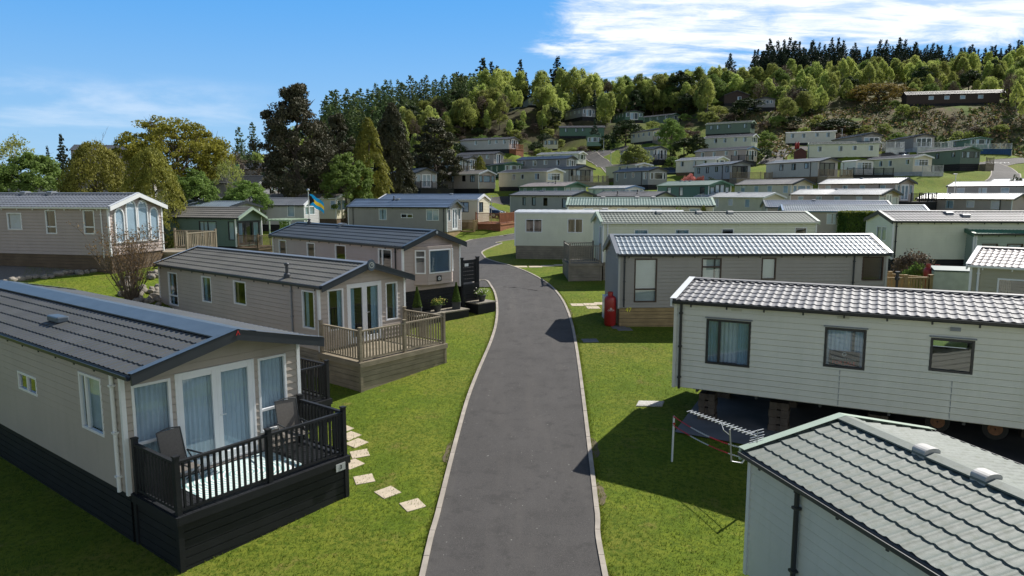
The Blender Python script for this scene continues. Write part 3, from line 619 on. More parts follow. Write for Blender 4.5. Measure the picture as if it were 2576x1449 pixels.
van('v35', POSE['v35'], PINK, R_WHT, DARKT, WHITE, None, SK_DARK, 'pinkish caravan with glaring pale roof and arched glazed gable in front of a matching one', det=1, of=.4, corner=None, wins=P4()+[('F', -1.5, -.6, .3, 1.9, 'plain', 'net'), ('F', -.5, .5, .1, 2.2, 'door', 'net'), ('F', .6, 1.5, .3, 1.9, 'plain', 'net')])
van('v36', POSE['v36'], PINK, R_WHT, DARKT, WHITE, None, SK_DARK, 'pinkish caravan whose glaring pale roof meets the right edge, behind the dark gabled one', det=1, corner=None, wins=P4(w=.9))
van('v37', POSE['v37'], TAUPE, R_WHT, DARKT, WHITE, None, SK_DARK, 'taupe caravan with pale roof at the right edge behind the lamp post', det=1, corner=None, wins=P4(w=.9))
van('v38', POSE['v38'], TAUPE, R_BG, NAVYT, WHITE, None, SK_DARK, 'caravan with a sliver of blue grey roof at the right edge beside the upper road', det=1, corner=None, wins=P4())
D0 = dict(det=0, corner=None, board=0)
def fv(k, w, r_, t, fr, label, wins=None, sk=.65, skirt=None, **kw):
    d = dict(D0); d.update(kw); L = POSE[k][4]; W = POSE[k][5]
    return van(k, POSE[k], w, r_, t, fr, None, skirt or SK_DARK, label, sk=sk, wins=(P4(L=L) if wins is None else wins), **d)
def PL(k, n=(.1, .33, .55, .8), w=.75, front='bay', ck='net', st='plain'):
    L = POSE[k][4]; W = POSE[k][5]
    return P4(L=L, n=n, w=w, ck=ck, st=st)+({'bay': BAY(W=W), 'doors': DOORS(W=W), 'dark': [('F', -W*.42, W*.36, .1, 1.95, 'bifold', None)], 'grid': [('F', -W*.42, W*.3, .9, 1.9, 'grid', 'net')], 'none': []}[front])
fv('v40', LGREY, R_LG, DARKT, WHITE, 'long light grey caravan with a small orange deck, leftmost on the upper terrace', PL('v40', front='doors', n=(.3, .58, .72, .88)), sk=.9)
fv('v41', CREAM, R_SLATE, DARKT, BLACKF, 'cream caravan end on with three black windows, right of the long light grey one', PL('v41'))
fv('v42', SAGE, R_TEAL, GRN_T, WHITE, 'small green caravan end on, standing on stilts beneath the dark conifer', PL('v42'), openbase=True, sk=1.0)
fv('v43', GREEN, R_LG, DARKT, BLACKF, 'long dark green caravan among the shrubs above the stilted green one', PL('v43', n=(.12, .35, .5, .8)))
fv('v44', CREAM, R_LG, DARKT, WHITE, 'cream caravan with a grey railed deck, on the bank right of the road junction', PL('v44', front='doors'))
fv('v45', LGREY, R_SLATE, DARKT, WHITE, 'grey caravan with white patio doors behind the round leafing tree', PL('v45', front='doors'), sk=1.0, skirt=SK_BROWN)
fv('v46', TAUPE, R_LG, DARKT, WHITE, 'taupe caravan with pale roof directly below the long light grey one', PL('v46', front='doors', n=(.1, .35, .6, .8)))
fv('v47', TAUPE, R_LG, DARKT, WHITE, 'caravan showing a dark gable left of the little golden conifer, the upper of two', PL('v47', front='doors'))
fv('v48', BLUEG, R_SLATE, DARKT, WHITE, 'blue grey caravan gable beside the little golden conifer, the lower of two', PL('v48', front='doors'))
fv('v49', GREEN, R_LG, GRN_T, WHITE, 'green caravan with pale roof right of the little golden conifer', PL('v49', n=(.3, .6), front='bay'))
fv('v50', WHITEW, R_WHT, WHT_T, WHITE, 'bright white caravan with a bay window beside the upper road', PL('v50', front='bay'))
fv('v51', GREYW, R_BLUE, DARKT, WHITE, 'dark grey caravan with blue white roof in front of the bright white one', PL('v51', front='doors'))
fv('v52', LGREY, R_SLATE, DARKT, BLACKF, 'grey caravan with dark bifold doors behind a timber fence below the upper road', [('R', 9.6, 10.3, .9, 1.95, 'plain', None), ('F', -1.55, 1.25, .1, 1.95, 'bifold', 'side')], of=.5)
fv('v53', CREAM, R_LG, WHT_T, WHITE, 'cream caravan with arched white bay gable near the parked car', [('R', 3.3, 4.1, 1.0, 1.9, 'two', None), ('R', 5.4, 6.05, 1.1, 1.85, 'plain', None), ('R', 8.5, 9.5, 1.0, 1.93, 'two', 'net'), ('F', -1.45, 1.0, .88, 1.9, 'grid', 'net')])
fv('v54', CREAM, R_TAN, WHT_T, WHITE, 'cream caravan with tan felt roof in front of the round leafing tree', PL('v54', n=(.45, .7)), skirt=SK_BROWN)
fv('v55', GREYW, NAVYR, DARKT, WHITE, 'blue grey caravan with navy roof and white bay windows, left of the pink rhododendrons', [('R', .8, 1.56, .66, 2.0, 'plain', 'net'), ('R', 3.26, 3.98, 1.07, 2.0, 'plain', 'net'), ('R', 5.57, 6.32, 1.15, 2.0, 'plain', None), ('R', 8.77, 9.7, .84, 1.95, 'plain', 'net'), ('F', -1.47, -.76, .84, 1.87, 'plain', 'net'), ('F', -.58, .95, .85, 1.91, 'plain', None), ('F', 1.05, 1.5, .85, 1.9, 'plain', 'net')], sk=.8)
fv('v56', OFFW, R_WHT, WHT_T, WHITE, 'off white caravan with white gable boards beside the dark hedge and car', PL('v56', n=(.12, .45, .7)), sk=.5, skirt=SK_BROWN)
fv('v57', BLUEG, R_WHT, DARKT, BLACKF, 'blue grey caravan with dark bifold doors and brown railed deck', PL('v57', front='dark', n=(.1, .35, .6, .88)), sk=.8, of=.5, skirt=SK_BROWN)
fv('v58', PINK, R_LG, BLUE_T, WHITE, 'pink beige caravan with a light blue gable and long dark deck', PL('v58', front='doors', n=(.12, .36, .6, .78)), sk=1.0)
fv('v59', PALE, R_LG, WHT_T, WHITE, 'cream caravan with white corner bay, directly below the dark green one', PL('v59', n=(.22, .42, .64, .83)))
fv('v60', TEAL, R_SAGE, SAGE_T, BLACKF, 'dark green caravan with pale cream roof, highest of the stacked three', PL('v60', n=(.1, .25, .5, .85)))
fv('v61', OFFW, R_WHT, WHT_T, WHITE, 'boxy off white caravan with blue curtained end windows and a flat roof', PL('v61', n=(.1, .33, .6, .82), front='none'), sk=.5, roofstyle='flat')
fv('v62', PALE, R_SAGE, SAGE_T, WHITE, 'long pale green cream caravan with sage roof beside the red brown shed', PL('v62', n=(.12, .42, .62, .85), front='none'))
fv('v63', LGREY, R_WHT, DARKT, BLACKF, 'light grey caravan with shiny roof and timber fenced deck at its glazed end', PL('v63', front='dark', n=(.28, .52, .76)), sk=.9, of=.5, skirt=SK_BROWN)
fv('v64', WHITEW, R_WHT, WHT_T, WHITE, 'small white caravan with curved roof and wide bay behind black railings', [('R', .5, .9, .6, 1.9, 'plain', None), ('F', -1.3, 1.3, .8, 1.85, 'grid', 'net')], roofstyle='flat')
fv('v65', CREAM, R_LG, WHT_T, WHITE, 'cream caravan with white grid bay above the white boarded deck base', PL('v65', n=(.3, .5, .85), front='grid'), skirt=SK_WHITE)
fv('v66', TEAL, R_LG, GRN_T, BLACKF, 'green caravan with pale roof and dark shutters beside the blue boarded deck', PL('v66', n=(.1, .42, .8), front='bay'), sk=1.2)
fv('v67', TAUPE, R_SLATE, DARKT, WHITE, 'caravan end on with four white door panes, left of the parked silver car', [('F', -1.4, 1.4, .1, 1.85, 'bifold', 'net')])
fv('v68', TAUPE, R_SLATE, DARKT, WHITE, 'caravan end on with full height white glazing, right of the parked silver car', [('F', -1.4, 1.4, .1, 1.85, 'bifold', None)], skirt=SK_WHITE, sk=.8)
fv('v69', SAGE, R_TEAL, GRN_T, WHITE, 'pale green caravan end on behind the blue boarded deck, rightmost of the terrace', PL('v69', n=(.5,)), sk=.9)
fv('v70', DBROWN, R_CHAR, DARKT, WHITE, 'very long dark brown timber lodge on the hilltop with four small white windows', [('R', POSE['v70'][4]*a, POSE['v70'][4]*a+1.1, .9, 1.75, 'plain', 'blind') for a in (.24, .41, .58, .77)], name='timber_lodge', cat='lodge', group=None, of=1.2)
fv('v71', DBROWN, R_BROWN, DARKT, WHITE, 'dark brown timber lodge with broad low gable half hidden in the birches', [('F', .2, 1.2, .8, 1.7, 'plain', 'net')], name='timber_lodge', cat='lodge', group=None)
fv('v72', GREYW, R_SLATE, DARKT, WHITE, 'grey lodge with dark gable on the wooded bank left of the orange oak', [('F', -1.6, -.9, .9, 1.7, 'plain', 'net'), ('F', .2, .9, .9, 1.7, 'plain', None), ('F', 1.1, 1.7, .9, 1.7, 'plain', 'net')], sk=1.0)
fv('v73', BLUEG, R_BLUE, DARKT, WHITE, 'small blue grey caravan high in the trees, farthest left of the hidden ones', DOORS())
fv('v74', GREEN, R_WHT, DARKT, WHITE, 'green caravan with white roof among the hillside birches', PL('v74'))
fv('v75', GREYW, R_SLATE, DARKT, WHITE, 'dark grey lodge gable with a lit balcony among dark conifers', PL('v75', front='doors'), sk=1.2)
fv('v76', GREEN, R_TEAL, DARKT, WHITE, 'dark green caravan with glazed gable deck half hidden in shrubs, upper middle', PL('v76', front='doors'), sk=1.0)
fv('v77', TEAL, R_LG, GRN_T, WHITE, 'teal green caravan with pale roof rising to the right among shrubs', PL('v77'))
VAN['v71']['h'] = 2.15
# ------------------------------------------------------------------ terrain
GR = lambda Y: float(np.interp(Y, [-20,0,10,12,14,17,20,24,30,36,45,60], [-.9,-.35,-.03,.02,.12,.32,.52,.85,1.22,1.6,2.25,3.0]))
pts = []      # x, y, z, weight
for Yv in (-15,-8,-2,3,6,9,11,13,15,17,19,21,23,25,27,29,31,33,36,39,42,45):
    xc = float(np.interp(Yv, [-15,11,20,30,36,45], [-.1,.05,.45,.9,.2,-.6]))
    for dx in (-1.7, 0, 1.7): pts.append((xc+dx, Yv, GR(Yv), 6.))
for k, V in VAN.items():
    q = V['pose']; g = q[2]-V['sk']; ca, sa = math.cos(q[3]), math.sin(q[3])
    if k in ('v71', 'v72', 'v73', 'v74', 'v75', 'v76', 'v77', 'v70'): g -= .2
    for lx in (-.5, 0, .5):
        for ly in (-.5, .5):
            a, b = lx*V['L'], ly*V['W']; z = g
            pts.append((q[0]+ca*a-sa*b, q[1]+sa*a+ca*b, z, 1.))
for x, y, z in [(-5.8,11.7,0.),(-3.5,14.2,.12),(-4.8,21.2,.55),(-2.4,23.4,.78),(4.3,28.9,1.12),(.2,47.4,2.4),(4.4,18.8,.42),(5,12,.1),(6,8,-.3),(-12,8,-.1),(-20,15,.4),(-30,20,1.6),
    (-20,28.5,2.75),(-26,30,2.9),(-15,29,2.55),(-13,27.5,1.9),(-32,25,2.4),(-14.5,31,2.8),(-40,40,3.1),(-50,60,3.2),(-60,80,3.6),(-80,100,4.0),(-50,100,4.2),(-35,85,3.8),(-30,110,5.5),(-50,140,6.5),(-90,150,4.5),(-140,180,4.),(-40,60,3.),
    (15,10,-.2),(30,20,.6),(40,35,1.6),(60,60,2.6),(70,75,3.4),(80,100,7.5),(90,115,9.3),
    (-40,160,10),(-55,200,17),(-35,200,22),(-20,180,19.5),(-20,210,27),(0,200,27.5),(0,230,33),(-30,235,28),(-60,235,20),(-90,230,10),(30,200,28),(30,230,35),(60,210,33),(60,240,40),(100,210,37),(100,240,44),(150,190,34),(150,230,44),(100,190,31),(75,165,21),(90,160,21.5),(110,158,23.5),(120,170,28),
    (0,270,36),(60,280,45),(120,280,50),(190,260,48),(-60,280,24),(-100,280,12),(-150,250,5),(0,320,36),(120,330,50),(-120,350,8),(-200,300,4),(200,330,48),(130,140,17),(115,135,14.5),(100,128,11.5)]:
    pts.append((x, y, z, 1.5))
PT = np.array(pts)
def H_arr(X, Y):
    X = np.asarray(X, float).ravel(); Y = np.asarray(Y, float).ravel(); out = np.zeros(len(X))
    for s in range(0, len(X), 4000):
        x = X[s:s+4000, None]; y = Y[s:s+4000, None]
        dist = np.hypot(x, y-4); bw = 1.7+.028*np.clip(dist, 0, 400)
        dx = PT[None, :, 0]-x; dy = PT[None, :, 1]-y; d2 = (dx*dx+dy*dy)/(bw*bw)
        w = PT[None, :, 3]*(np.exp(-.5*d2)+.02/(1+d2)**2.2)
        w *= 1; z = PT[None, :, 2]+0*w
        S0 = w.sum(1); Sx = (w*dx).sum(1); Sy = (w*dy).sum(1); Sxx = (w*dx*dx).sum(1); Syy = (w*dy*dy).sum(1); Sxy = (w*dx*dy).sum(1)
        Sz = (w*z).sum(1); Sxz = (w*dx*z).sum(1); Syz = (w*dy*z).sum(1)
        lam = (S0*(bw[:, 0]*1.0)**2)*.35
        M = np.zeros((len(S0), 3, 3)); M[:, 0, 0] = S0; M[:, 0, 1] = M[:, 1, 0] = Sx; M[:, 0, 2] = M[:, 2, 0] = Sy
        M[:, 1, 1] = Sxx+lam; M[:, 2, 2] = Syy+lam; M[:, 1, 2] = M[:, 2, 1] = Sxy
        out[s:s+4000] = np.linalg.solve(M, np.stack([Sz, Sxz, Syz], 1)[..., None])[:, 0, 0]
    return out
# cached height field on a perspective friendly grid, bilinear look-up so that everything sits exactly on the mesh
YS = np.concatenate([np.arange(-30, 0, 2.), np.arange(0, 50, .5), np.arange(50, 120, 1.), np.arange(120, 330, 3.), np.array([335,345,360,380,410,450,500,600,800,1100,1600,2400])])
US = np.linspace(-1.05, 1.05, 211)
def rowx(Yv): return US*(np.maximum(Yv, 0)*.93+26)
GX = np.stack([rowx(y) for y in YS]); GY = np.repeat(YS[:, None], len(US), 1)
CLY = np.clip(GY, None, 335)
GZ = H_arr(GX*(CLY+28)/(np.maximum(GY, 0)+28), CLY).reshape(GX.shape)
for k_, V_ in VAN.items():          # each caravan stands on its own levelled terrace
    q = V_['pose']
    if q[1] < 48: continue
    c_, s_ = math.cos(q[3]), math.sin(q[3]); dx = GX-q[0]; dy = GY-q[1]
    lx = np.abs(c_*dx+s_*dy)-V_['L']/2-.9; ly = np.abs(-s_*dx+c_*dy)-V_['W']/2-.9
    dd = np.hypot(np.maximum(lx, 0), np.maximum(ly, 0)); fw_ = 2.2+.022*q[1]; w_ = np.clip(1-dd/fw_, 0, 1); w_ = w_*w_*(3-2*w_)
    GZ = GZ*(1-w_)+(q[2]-V_['sk'])*w_
far = np.clip((GY-335)/500, 0, 1); GZ = GZ*(1-far)+(-12.)*far
def H(x, y):
    y = min(max(y, YS[0]), YS[-1]-1e-3); j = int(np.searchsorted(YS, y, 'right'))-1; ty = (y-YS[j])/(YS[j+1]-YS[j])
    r = []
    for jj in (j, j+1):
        u = x/(max(YS[jj], 0)*.93+26)
        i = (u+1.05)/2.1*210; i0 = int(min(max(math.floor(i), 0), 209)); t = min(max(i-i0, 0), 1)
        r.append(GZ[jj, i0]*(1-t)+GZ[jj, i0+1]*t)
    # rows have different x scale: a tiny error far away is harmless
    return float(r[0]*(1-ty)+r[1]*ty)
def G(u, v, ymin=4, ymax=320):
    """where the ray through a photo position meets the ground"""
    lo = ymin; Y = ymin
    while Y < ymax:
        P = at(u, v, Y)
        if P.z < H(P.x, Y): break
        lo = Y; Y += max(.3, Y*.01)
    hi = Y
    for _ in range(25):
        m = (lo+hi)/2; P = at(u, v, m)
        if P.z > H(P.x, m): lo = m
        else: hi = m
    P = at(u, v, hi); return Vector((P.x, P.y, H(P.x, P.y)))
# ground colour zones
def inpoly(x, y, poly):
    r = np.zeros(x.shape, bool); n = len(poly)
    for i in range(n):
        x1, y1 = poly[i]; x2, y2 = poly[(i+1) % n]
        c = ((y1 > y) != (y2 > y)) & (x < (x2-x1)*(y-y1)/(y2-y1+1e-12)+x1); r ^= c
    return r
nzv = np.array([mnoise.noise(Vector((x*.05, y*.05, 0))) for x, y in zip(GX.ravel(), GY.ravel())]).reshape(GX.shape)
woods = np.clip((GZ+nzv*5-23.)/2.5, 0, 1)                                            # forest floor high on the hill
woods = np.maximum(woods, np.clip((GY+nzv*14-150-np.clip((GX+15)*.8, 0, 40))/8, 0, 1)*(GX < 25))
d_ = GY*_c-(GZ-CAMZ)*_s; uu_ = CX+FOC*GX/np.maximum(d_, 1); vv_ = CY-FOC*(GY*_s+(GZ-CAMZ)*_c)/np.maximum(d_, 1)
lowl = np.interp(uu_, [660,700,900,1000,1080,1150,1300,1450,1520,1600,1700,1770,1900,1960,2050,2150,2270,2300,2535,2545,2576], [450,440,425,400,372,342,338,332,330,315,310,300,315,325,300,262,244,272,272,385,395])
woods = np.maximum(woods, np.clip((lowl-vv_)/6, 0, 1)*(GY > 120)*(uu_ > 690)*(1-np.clip(nzv*3-.9, 0, 1)))
left = np.clip((-GX-nzv*8-22-(GY-45)*.12)/4, 0, 1)*(GY > 48); woods = np.maximum(woods, left*.9)
scrub = ((GX > 52+nzv*6) & (GY > 136+nzv*6+np.clip(85-GX, 0, 40)*.25)).astype(float)
gravel = (inpoly(uu_, vv_, [(-300,640),(285,640),(285,668),(254,681),(202,688),(146,694),(92,699),(50,706),(-300,735)]) & (GY < 40) & (GY > 15)).astype(float)
gravel = np.maximum(gravel, inpoly(GX+nzv, GY, [(-9.6,11.1),(-8.3,10.4),(-6.6,9.0),(-9,4),(-16,4),(-16,11)]).astype(float))
V = np.stack([GX, GY, GZ], -1).reshape(-1, 3); ny_, nx_ = GX.shape; idx = np.arange(ny_*nx_).reshape(ny_, nx_)
F = np.stack([idx[:-1, :-1].ravel(), idx[:-1, 1:].ravel(), idx[1:, 1:].ravel(), idx[1:, :-1].ravel()], 1)
def groundmat():
    m = bpy.data.materials.new('ground_grass'); m.use_nodes = True; nt = m.node_tree; N = nt.nodes; L = nt.links; p = N['Principled BSDF']
    p.inputs['Roughness'].default_value = .95; p.inputs['Specular IOR Level'].default_value = .15
    tc = N.new('ShaderNodeTexCoord')
    def nz(s, d=5, r=.6):
        n = N.new('ShaderNodeTexNoise'); n.inputs['Scale'].default_value = s; n.inputs['Detail'].default_value = d; n.inputs['Roughness'].default_value = r
        L.new(tc.outputs['Object'], n.inputs['Vector']); return n.outputs['Fac']
    def mr(f, a, b, c=0, d=1):
        n = N.new('ShaderNodeMapRange'); n.inputs['From Min'].default_value = a; n.inputs['From Max'].default_value = b; n.inputs['To Min'].default_value = c; n.inputs['To Max'].default_value = d
        L.new(f, n.inputs['Value']); return n.outputs['Result']
    def mix(f, a, b):
        n = N.new('ShaderNodeMix'); n.data_type = 'RGBA'
        L.new(f, n.inputs['Factor'])
        for s, v in (('A', a), ('B', b)):
            if isinstance(v, tuple): n.inputs[s].default_value = (*v, 1)
            else: L.new(v, n.inputs[s])
        return n.outputs['Result']
    g = mix(mr(nz(.8, 7, .65), .42, .58), (.10, .16, .011), (.17, .215, .018))
    g = mix(mr(nz(.22, 6, .6), .46, .62, 0, .75), g, (.21, .20, .035))           # dry yellow patches
    g = mix(mr(nz(1.3, 7, .7), .56, .68, 0, .75), g, (.23, .17, .06))           # worn spots
    g = mix(mr(nz(9, 5, .75), .40, .56), (.055, .10, .007), g)            # tufts
    g = mix(mr(nz(45, 3, .8), .42, .62, 0, .4), g, (.20, .24, .03))            # blades
    wn = mix(mr(nz(.5, 6), .35, .7), (.035, .035, .014), (.075, .06, .028)); wn = mix(mr(nz(.25, 5), .52, .66), wn, (.09, .12, .02))
    sc = mix(mr(nz(.35, 8, .72), .4, .6), (.10, .11, .035), (.20, .15, .085)); sc = mix(mr(nz(.9, 6, .7), .5, .62), sc, (.055, .05, .022))
    sc = mix(mr(nz(.16, 5), .52, .62), sc, (.10, .15, .02))
    gv = mix(mr(nz(35, 4, .8), .35, .65), (.13, .12, .105), (.33, .30, .26))
    at_ = N.new('ShaderNodeAttribute'); at_.attribute_name = 'zone'; sp = N.new('ShaderNodeSeparateColor'); L.new(at_.outputs['Color'], sp.inputs[0])
    c = mix(sp.outputs[0], g, wn); c = mix(sp.outputs[1], c, sc); c = mix(sp.outputs[2], c, gv); L.new(c, p.inputs['Base Color'])
    b = N.new('ShaderNodeBump'); b.inputs['Strength'].default_value = .6; b.inputs['Distance'].default_value = .035
    n1 = N.new('ShaderNodeMath'); n1.operation = 'ADD'; L.new(nz(18, 5, .75), n1.inputs[0]); L.new(nz(75, 3, .8), n1.inputs[1])
    L.new(n1.outputs[0], b.inputs['Height']); L.new(b.outputs['Normal'], p.inputs['Normal']); return m
gme = npmesh('ground', V, F, groundmat(), True)
ca_ = gme.color_attributes.new('zone', 'FLOAT_COLOR', 'POINT')
ca_.data.foreach_set('color', np.stack([woods, scrub, gravel, np.ones_like(woods)], -1).astype(np.float32).ravel())
tag(obj('ground', gme), kind='structure')

# ------------------------------------------------------------------ roads and kerbs
def asphalt():
    m = mat('asphalt', (.058, .055, .054), .85, .16, .9, bump=.5, bscale=140, spec=.3, det=6); nt = m.node_tree; N = nt.nodes; L = nt.links
    p = N['Principled BSDF']; src = p.inputs['Base Color'].links[0].from_socket; tc = N.new('ShaderNodeTexCoord')
    def lay(src, scale, a, b, col, d=4, r=.6, mx_=1, sx=None):
        n = N.new('ShaderNodeTexNoise'); n.inputs['Scale'].default_value = scale; n.inputs['Detail'].default_value = d; n.inputs['Roughness'].default_value = r
        if sx:
            mp = N.new('ShaderNodeMapping'); mp.inputs['Scale'].default_value = sx; L.new(tc.outputs['Object'], mp.inputs['Vector']); L.new(mp.outputs[0], n.inputs['Vector'])
        else: L.new(tc.outputs['Object'], n.inputs['Vector'])
        q = N.new('ShaderNodeMapRange'); q.inputs['From Min'].default_value = a; q.inputs['From Max'].default_value = b; q.inputs['To Max'].default_value = mx_; L.new(n.outputs['Fac'], q.inputs['Value'])
        x = N.new('ShaderNodeMix'); x.data_type = 'RGBA'; x.inputs['B'].default_value = (*col, 1); L.new(q.outputs['Result'], x.inputs['Factor']); L.new(src, x.inputs['A']); return x.outputs['Result']
    s = lay(src, 60, .45, .75, (.15, .14, .13), 3, .8, .8); s = lay(s, 1.0, .5, .75, (.095, .088, .082), 5, .6, .8, (1.4, .1, 1)); s = lay(s, 2.2, .52, .66, (.042, .040, .039), 6, .7, .6)
    s = lay(s, 14, .73, .76, (.3, .29, .27), 2, .5, .8)
    L.new(s, p.inputs['Base Color']); return m
ASPH = asphalt(); KERB = mat('concrete_kerb', (.36, .32, .27), .85, .2, 2.5, bump=.3, bscale=60, det=7)
def resample(P, step):
    P = [Vector(p).to_2d() for p in P]; out = []
    Q = [P[0]*2-P[1]]+P+[P[-1]*2-P[-2]]
    for i in range(1, len(Q)-2):
        a, b, c, d = Q[i-1:i+3]; n = max(2, int((c-b).length/step))
        for k in range(n):
            t = k/n; out.append(.5*((2*b)+(c-a)*t+(2*a-5*b+4*c-d)*t*t+(3*b-a-3*c+d)*t**3))
    out.append(P[-1]); return out
def ribbon(name, L_, R_, m, lift, kind='structure', cols=6, drop=None):
    n = min(len(L_), len(R_)); mb = MB(); vs = []
    for i in range(n):
        for k in range(cols+1):
            p = L_[i].lerp(R_[i], k/cols); vs.append((p.x, p.y, H(p.x, p.y)+lift))
    fs = [(i*(cols+1)+k, i*(cols+1)+k+1, (i+1)*(cols+1)+k+1, (i+1)*(cols+1)+k) for i in range(n-1) for k in range(cols)]
    mb.add(vs, fs); o = mb.build(name, m, smooth=True)
    if kind: o['kind'] = kind
    return o
def evenly(P, n):
    d = [0]
    for a, b in zip(P[:-1], P[1:]): d.append(d[-1]+(b-a).length)
    xs = np.interp(np.linspace(0, d[-1], n), d, [p.x for p in P]); ys = np.interp(np.linspace(0, d[-1], n), d, [p.y for p in P])
    return [Vector((a, b)) for a, b in zip(xs, ys)]
def kerb(P, w=.1, h=.035, unit=.9, name='kerb'):
    """pale concrete edging laid in short lengths with open joints"""
    P = evenly(P, max(3, int(sum((b-a).length for a, b in zip(P[:-1], P[1:]))/unit*3)+1)); mb = MB()
    for i in range(len(P)-1):
        a, b = P[i], P[i+1]; d = (b-a).normalized(); n = Vector((-d.y, d.x))*w/2
        if i % 3 == 2: b = b-d*.012
        j = random.uniform(-.003, .003); za = H(a.x, a.y); zb = H(b.x, b.y)
        t = [(a-n, za), (a+n, za), (b+n, zb), (b-n, zb)]
        mb.add([(p.x, p.y, z-.05) for p, z in t]+[(p.x, p.y, z+h+.02+j) for p, z in t], [(4,5,6,7),(0,1,5,4),(1,2,6,5),(2,3,7,6),(3,0,4,7)])
    o = mb.build(name, KERB); o['kind'] = 'structure'; return o
Lp = [(-1.45,-14),(-1.5,2)]; Rp = [(1.65,-14),(1.6,2)]
for u, v in [(1065,1440),(1100,1300),(1127,1190),(1150,1100),(1175,1010),(1197,950),(1216,905),(1235,860),(1247,820),(1251,780),(1247,745),(1236,722),(1215,705)]: g = G(u, v); Lp.append((g.x, g.y))
for u, v in [(1520,1440),(1503,1300),(1490,1190),(1478,1090),(1467,1000),(1458,930),(1449,870),(1437,810),(1420,765),(1398,733),(1373,711),(1334,688.6),(1289,670.6),(1244,658.6),(1222,651)]: g = G(u, v); Rp.append((g.x, g.y))
Lp += [(-3.1,36.8),(-4.6,39.5),(-5.5,43),(-5.3,47.5)]
LL = resample(Lp, .4); RR = resample(Rp, .4)
n = 170; A = evenly(LL, n); B = evenly(RR, n)
# pair the edges so that the strip follows the bend, then the hook to the right
g1 = [G(u, v) for u, v in [(1173,607.6),(1200,602),(1235,597),(1268,592.5),(1295,588)]]; g2 = [G(u, v) for u, v in [(1212,638),(1216,632),(1229,625.6),(1262,613),(1295,603)]]
g1 = [Vector((-5.3, 47.5))]+[p.to_2d() for p in g1]; g2 = [RR[-1]]+[p.to_2d() for p in g2]
e = (g1[-1]-g1[-2]).normalized()
g1.append(g1[-1]+e*22); g2.append(g2[-1]+e*22)
U1 = resample(g1, .5); U2 = resample(g2, .5); U1e = evenly(U1, 80); U2e = evenly(U2, 80)
ribbon('road', A+U1e[1:], B+U2e[1:], ASPH, .03)
kerb(LL); kerb(U1); kerb(RR+U2[1:])
def road2(name, pl, w, ext=None, hb=True):
    P = [G(u, v).to_2d() for u, v in pl]
    if ext: P = P+[Vector(e) for e in ext]
    P = resample([(p.x, p.y) for p in P], 1.5); Lq = []; Rq = []
    for i, p in enumerate(P):
        d = (P[min(i+1, len(P)-1)]-P[max(i-1, 0)]).normalized(); n = Vector((-d.y, d.x))*w/2; Lq.append(p+n); Rq.append(p-n)
    ribbon(name, Lq, Rq, ASPH, .06, cols=4)
    if hb: kerb(Lq, .16, .06, 1.5); kerb(Rq, .16, .06, 1.5)
ROADS = [('upper_road', [(1600,470),(1550,437),(1520,415),(1500,402),(1486,390),(1475,381)], 3.6), ('upper_road', [(1497,394),(1520,384),(1545,376),(1570,372),(1600,371)], 3.2), ('upper_road', [(1930,412),(1944,402),(1952,392),(1972,382),(2010,376),(2040,374)], 3.6),
    ('upper_road', [(2640,398),(2576,404),(2530,407),(2500,414)], 3.6), ('upper_road', [(2478,409),(2502,418),(2523,430),(2530,446),(2515,460)], 3.8), ('upper_road', [(2215,388),(2240,384),(2262,381),(2290,382)], 5), ('side_road', [(1220,506),(1262,506),(1300,506)], 2.2)]
for a in ROADS: road2(*a)
# ------------------------------------------------------------------ foliage
def leafmat(name, c1, c2, rand=.16, tr=.3, rough=.7):
    return mat(name, c1, rough, .1, .9, rand=rand, col2=c2, trans=tr, spec=.25, det=3)
LM = dict(birch=leafmat('birch_leaves', (.34, .41, .10), (.49, .55, .17), tr=.55), lime=leafmat('fresh_green_leaves', (.13, .20, .045), (.21, .29, .07), tr=.4), oak=leafmat('golden_oak_leaves', (.21, .20, .03), (.33, .30, .05), tr=.4),
    orange=leafmat('rust_leaves', (.21, .16, .04), (.33, .25, .06), tr=.35), spruce=leafmat('spruce_needles', (.030, .048, .032), (.05, .075, .042), tr=.1), larch=leafmat('larch_needles', (.07, .115, .045), (.12, .17, .06), tr=.3),
    gold=leafmat('golden_cypress_sprays', (.17, .185, .03), (.31, .31, .06), tr=.25), pine=leafmat('dark_pine_needles', (.045, .055, .03), (.09, .08, .045), tr=.08), olive=leafmat('olive_leaves', (.20, .24, .06), (.33, .36, .10), tr=.5),
    brown=leafmat('bare_twig_haze', (.09, .068, .05), (.16, .12, .085), tr=.2), dark=leafmat('dark_evergreen_leaves', (.028, .048, .018), (.06, .09, .03), tr=.15), pink=leafmat('pink_blossom', (.50, .17, .15), (.66, .36, .28)), red=leafmat('red_blossom', (.36, .07, .06), (.52, .18, .14)),
    hedge=leafmat('clipped_hedge_leaves', (.05, .10, .02), (.12, .18, .03)), lemon=leafmat('yellow_green_hedge', (.19, .23, .025), (.29, .30, .04)))
BARK = mat('bark', (.10, .08, .065), .9, .3, 6, bump=.5, bscale=25); PBARK = mat('pale_bark', (.36, .34, .31), .85, .35, 5, bump=.3, bscale=25)
TW = mat('twig_wood', (.13, .10, .075), .9, .2, 5)
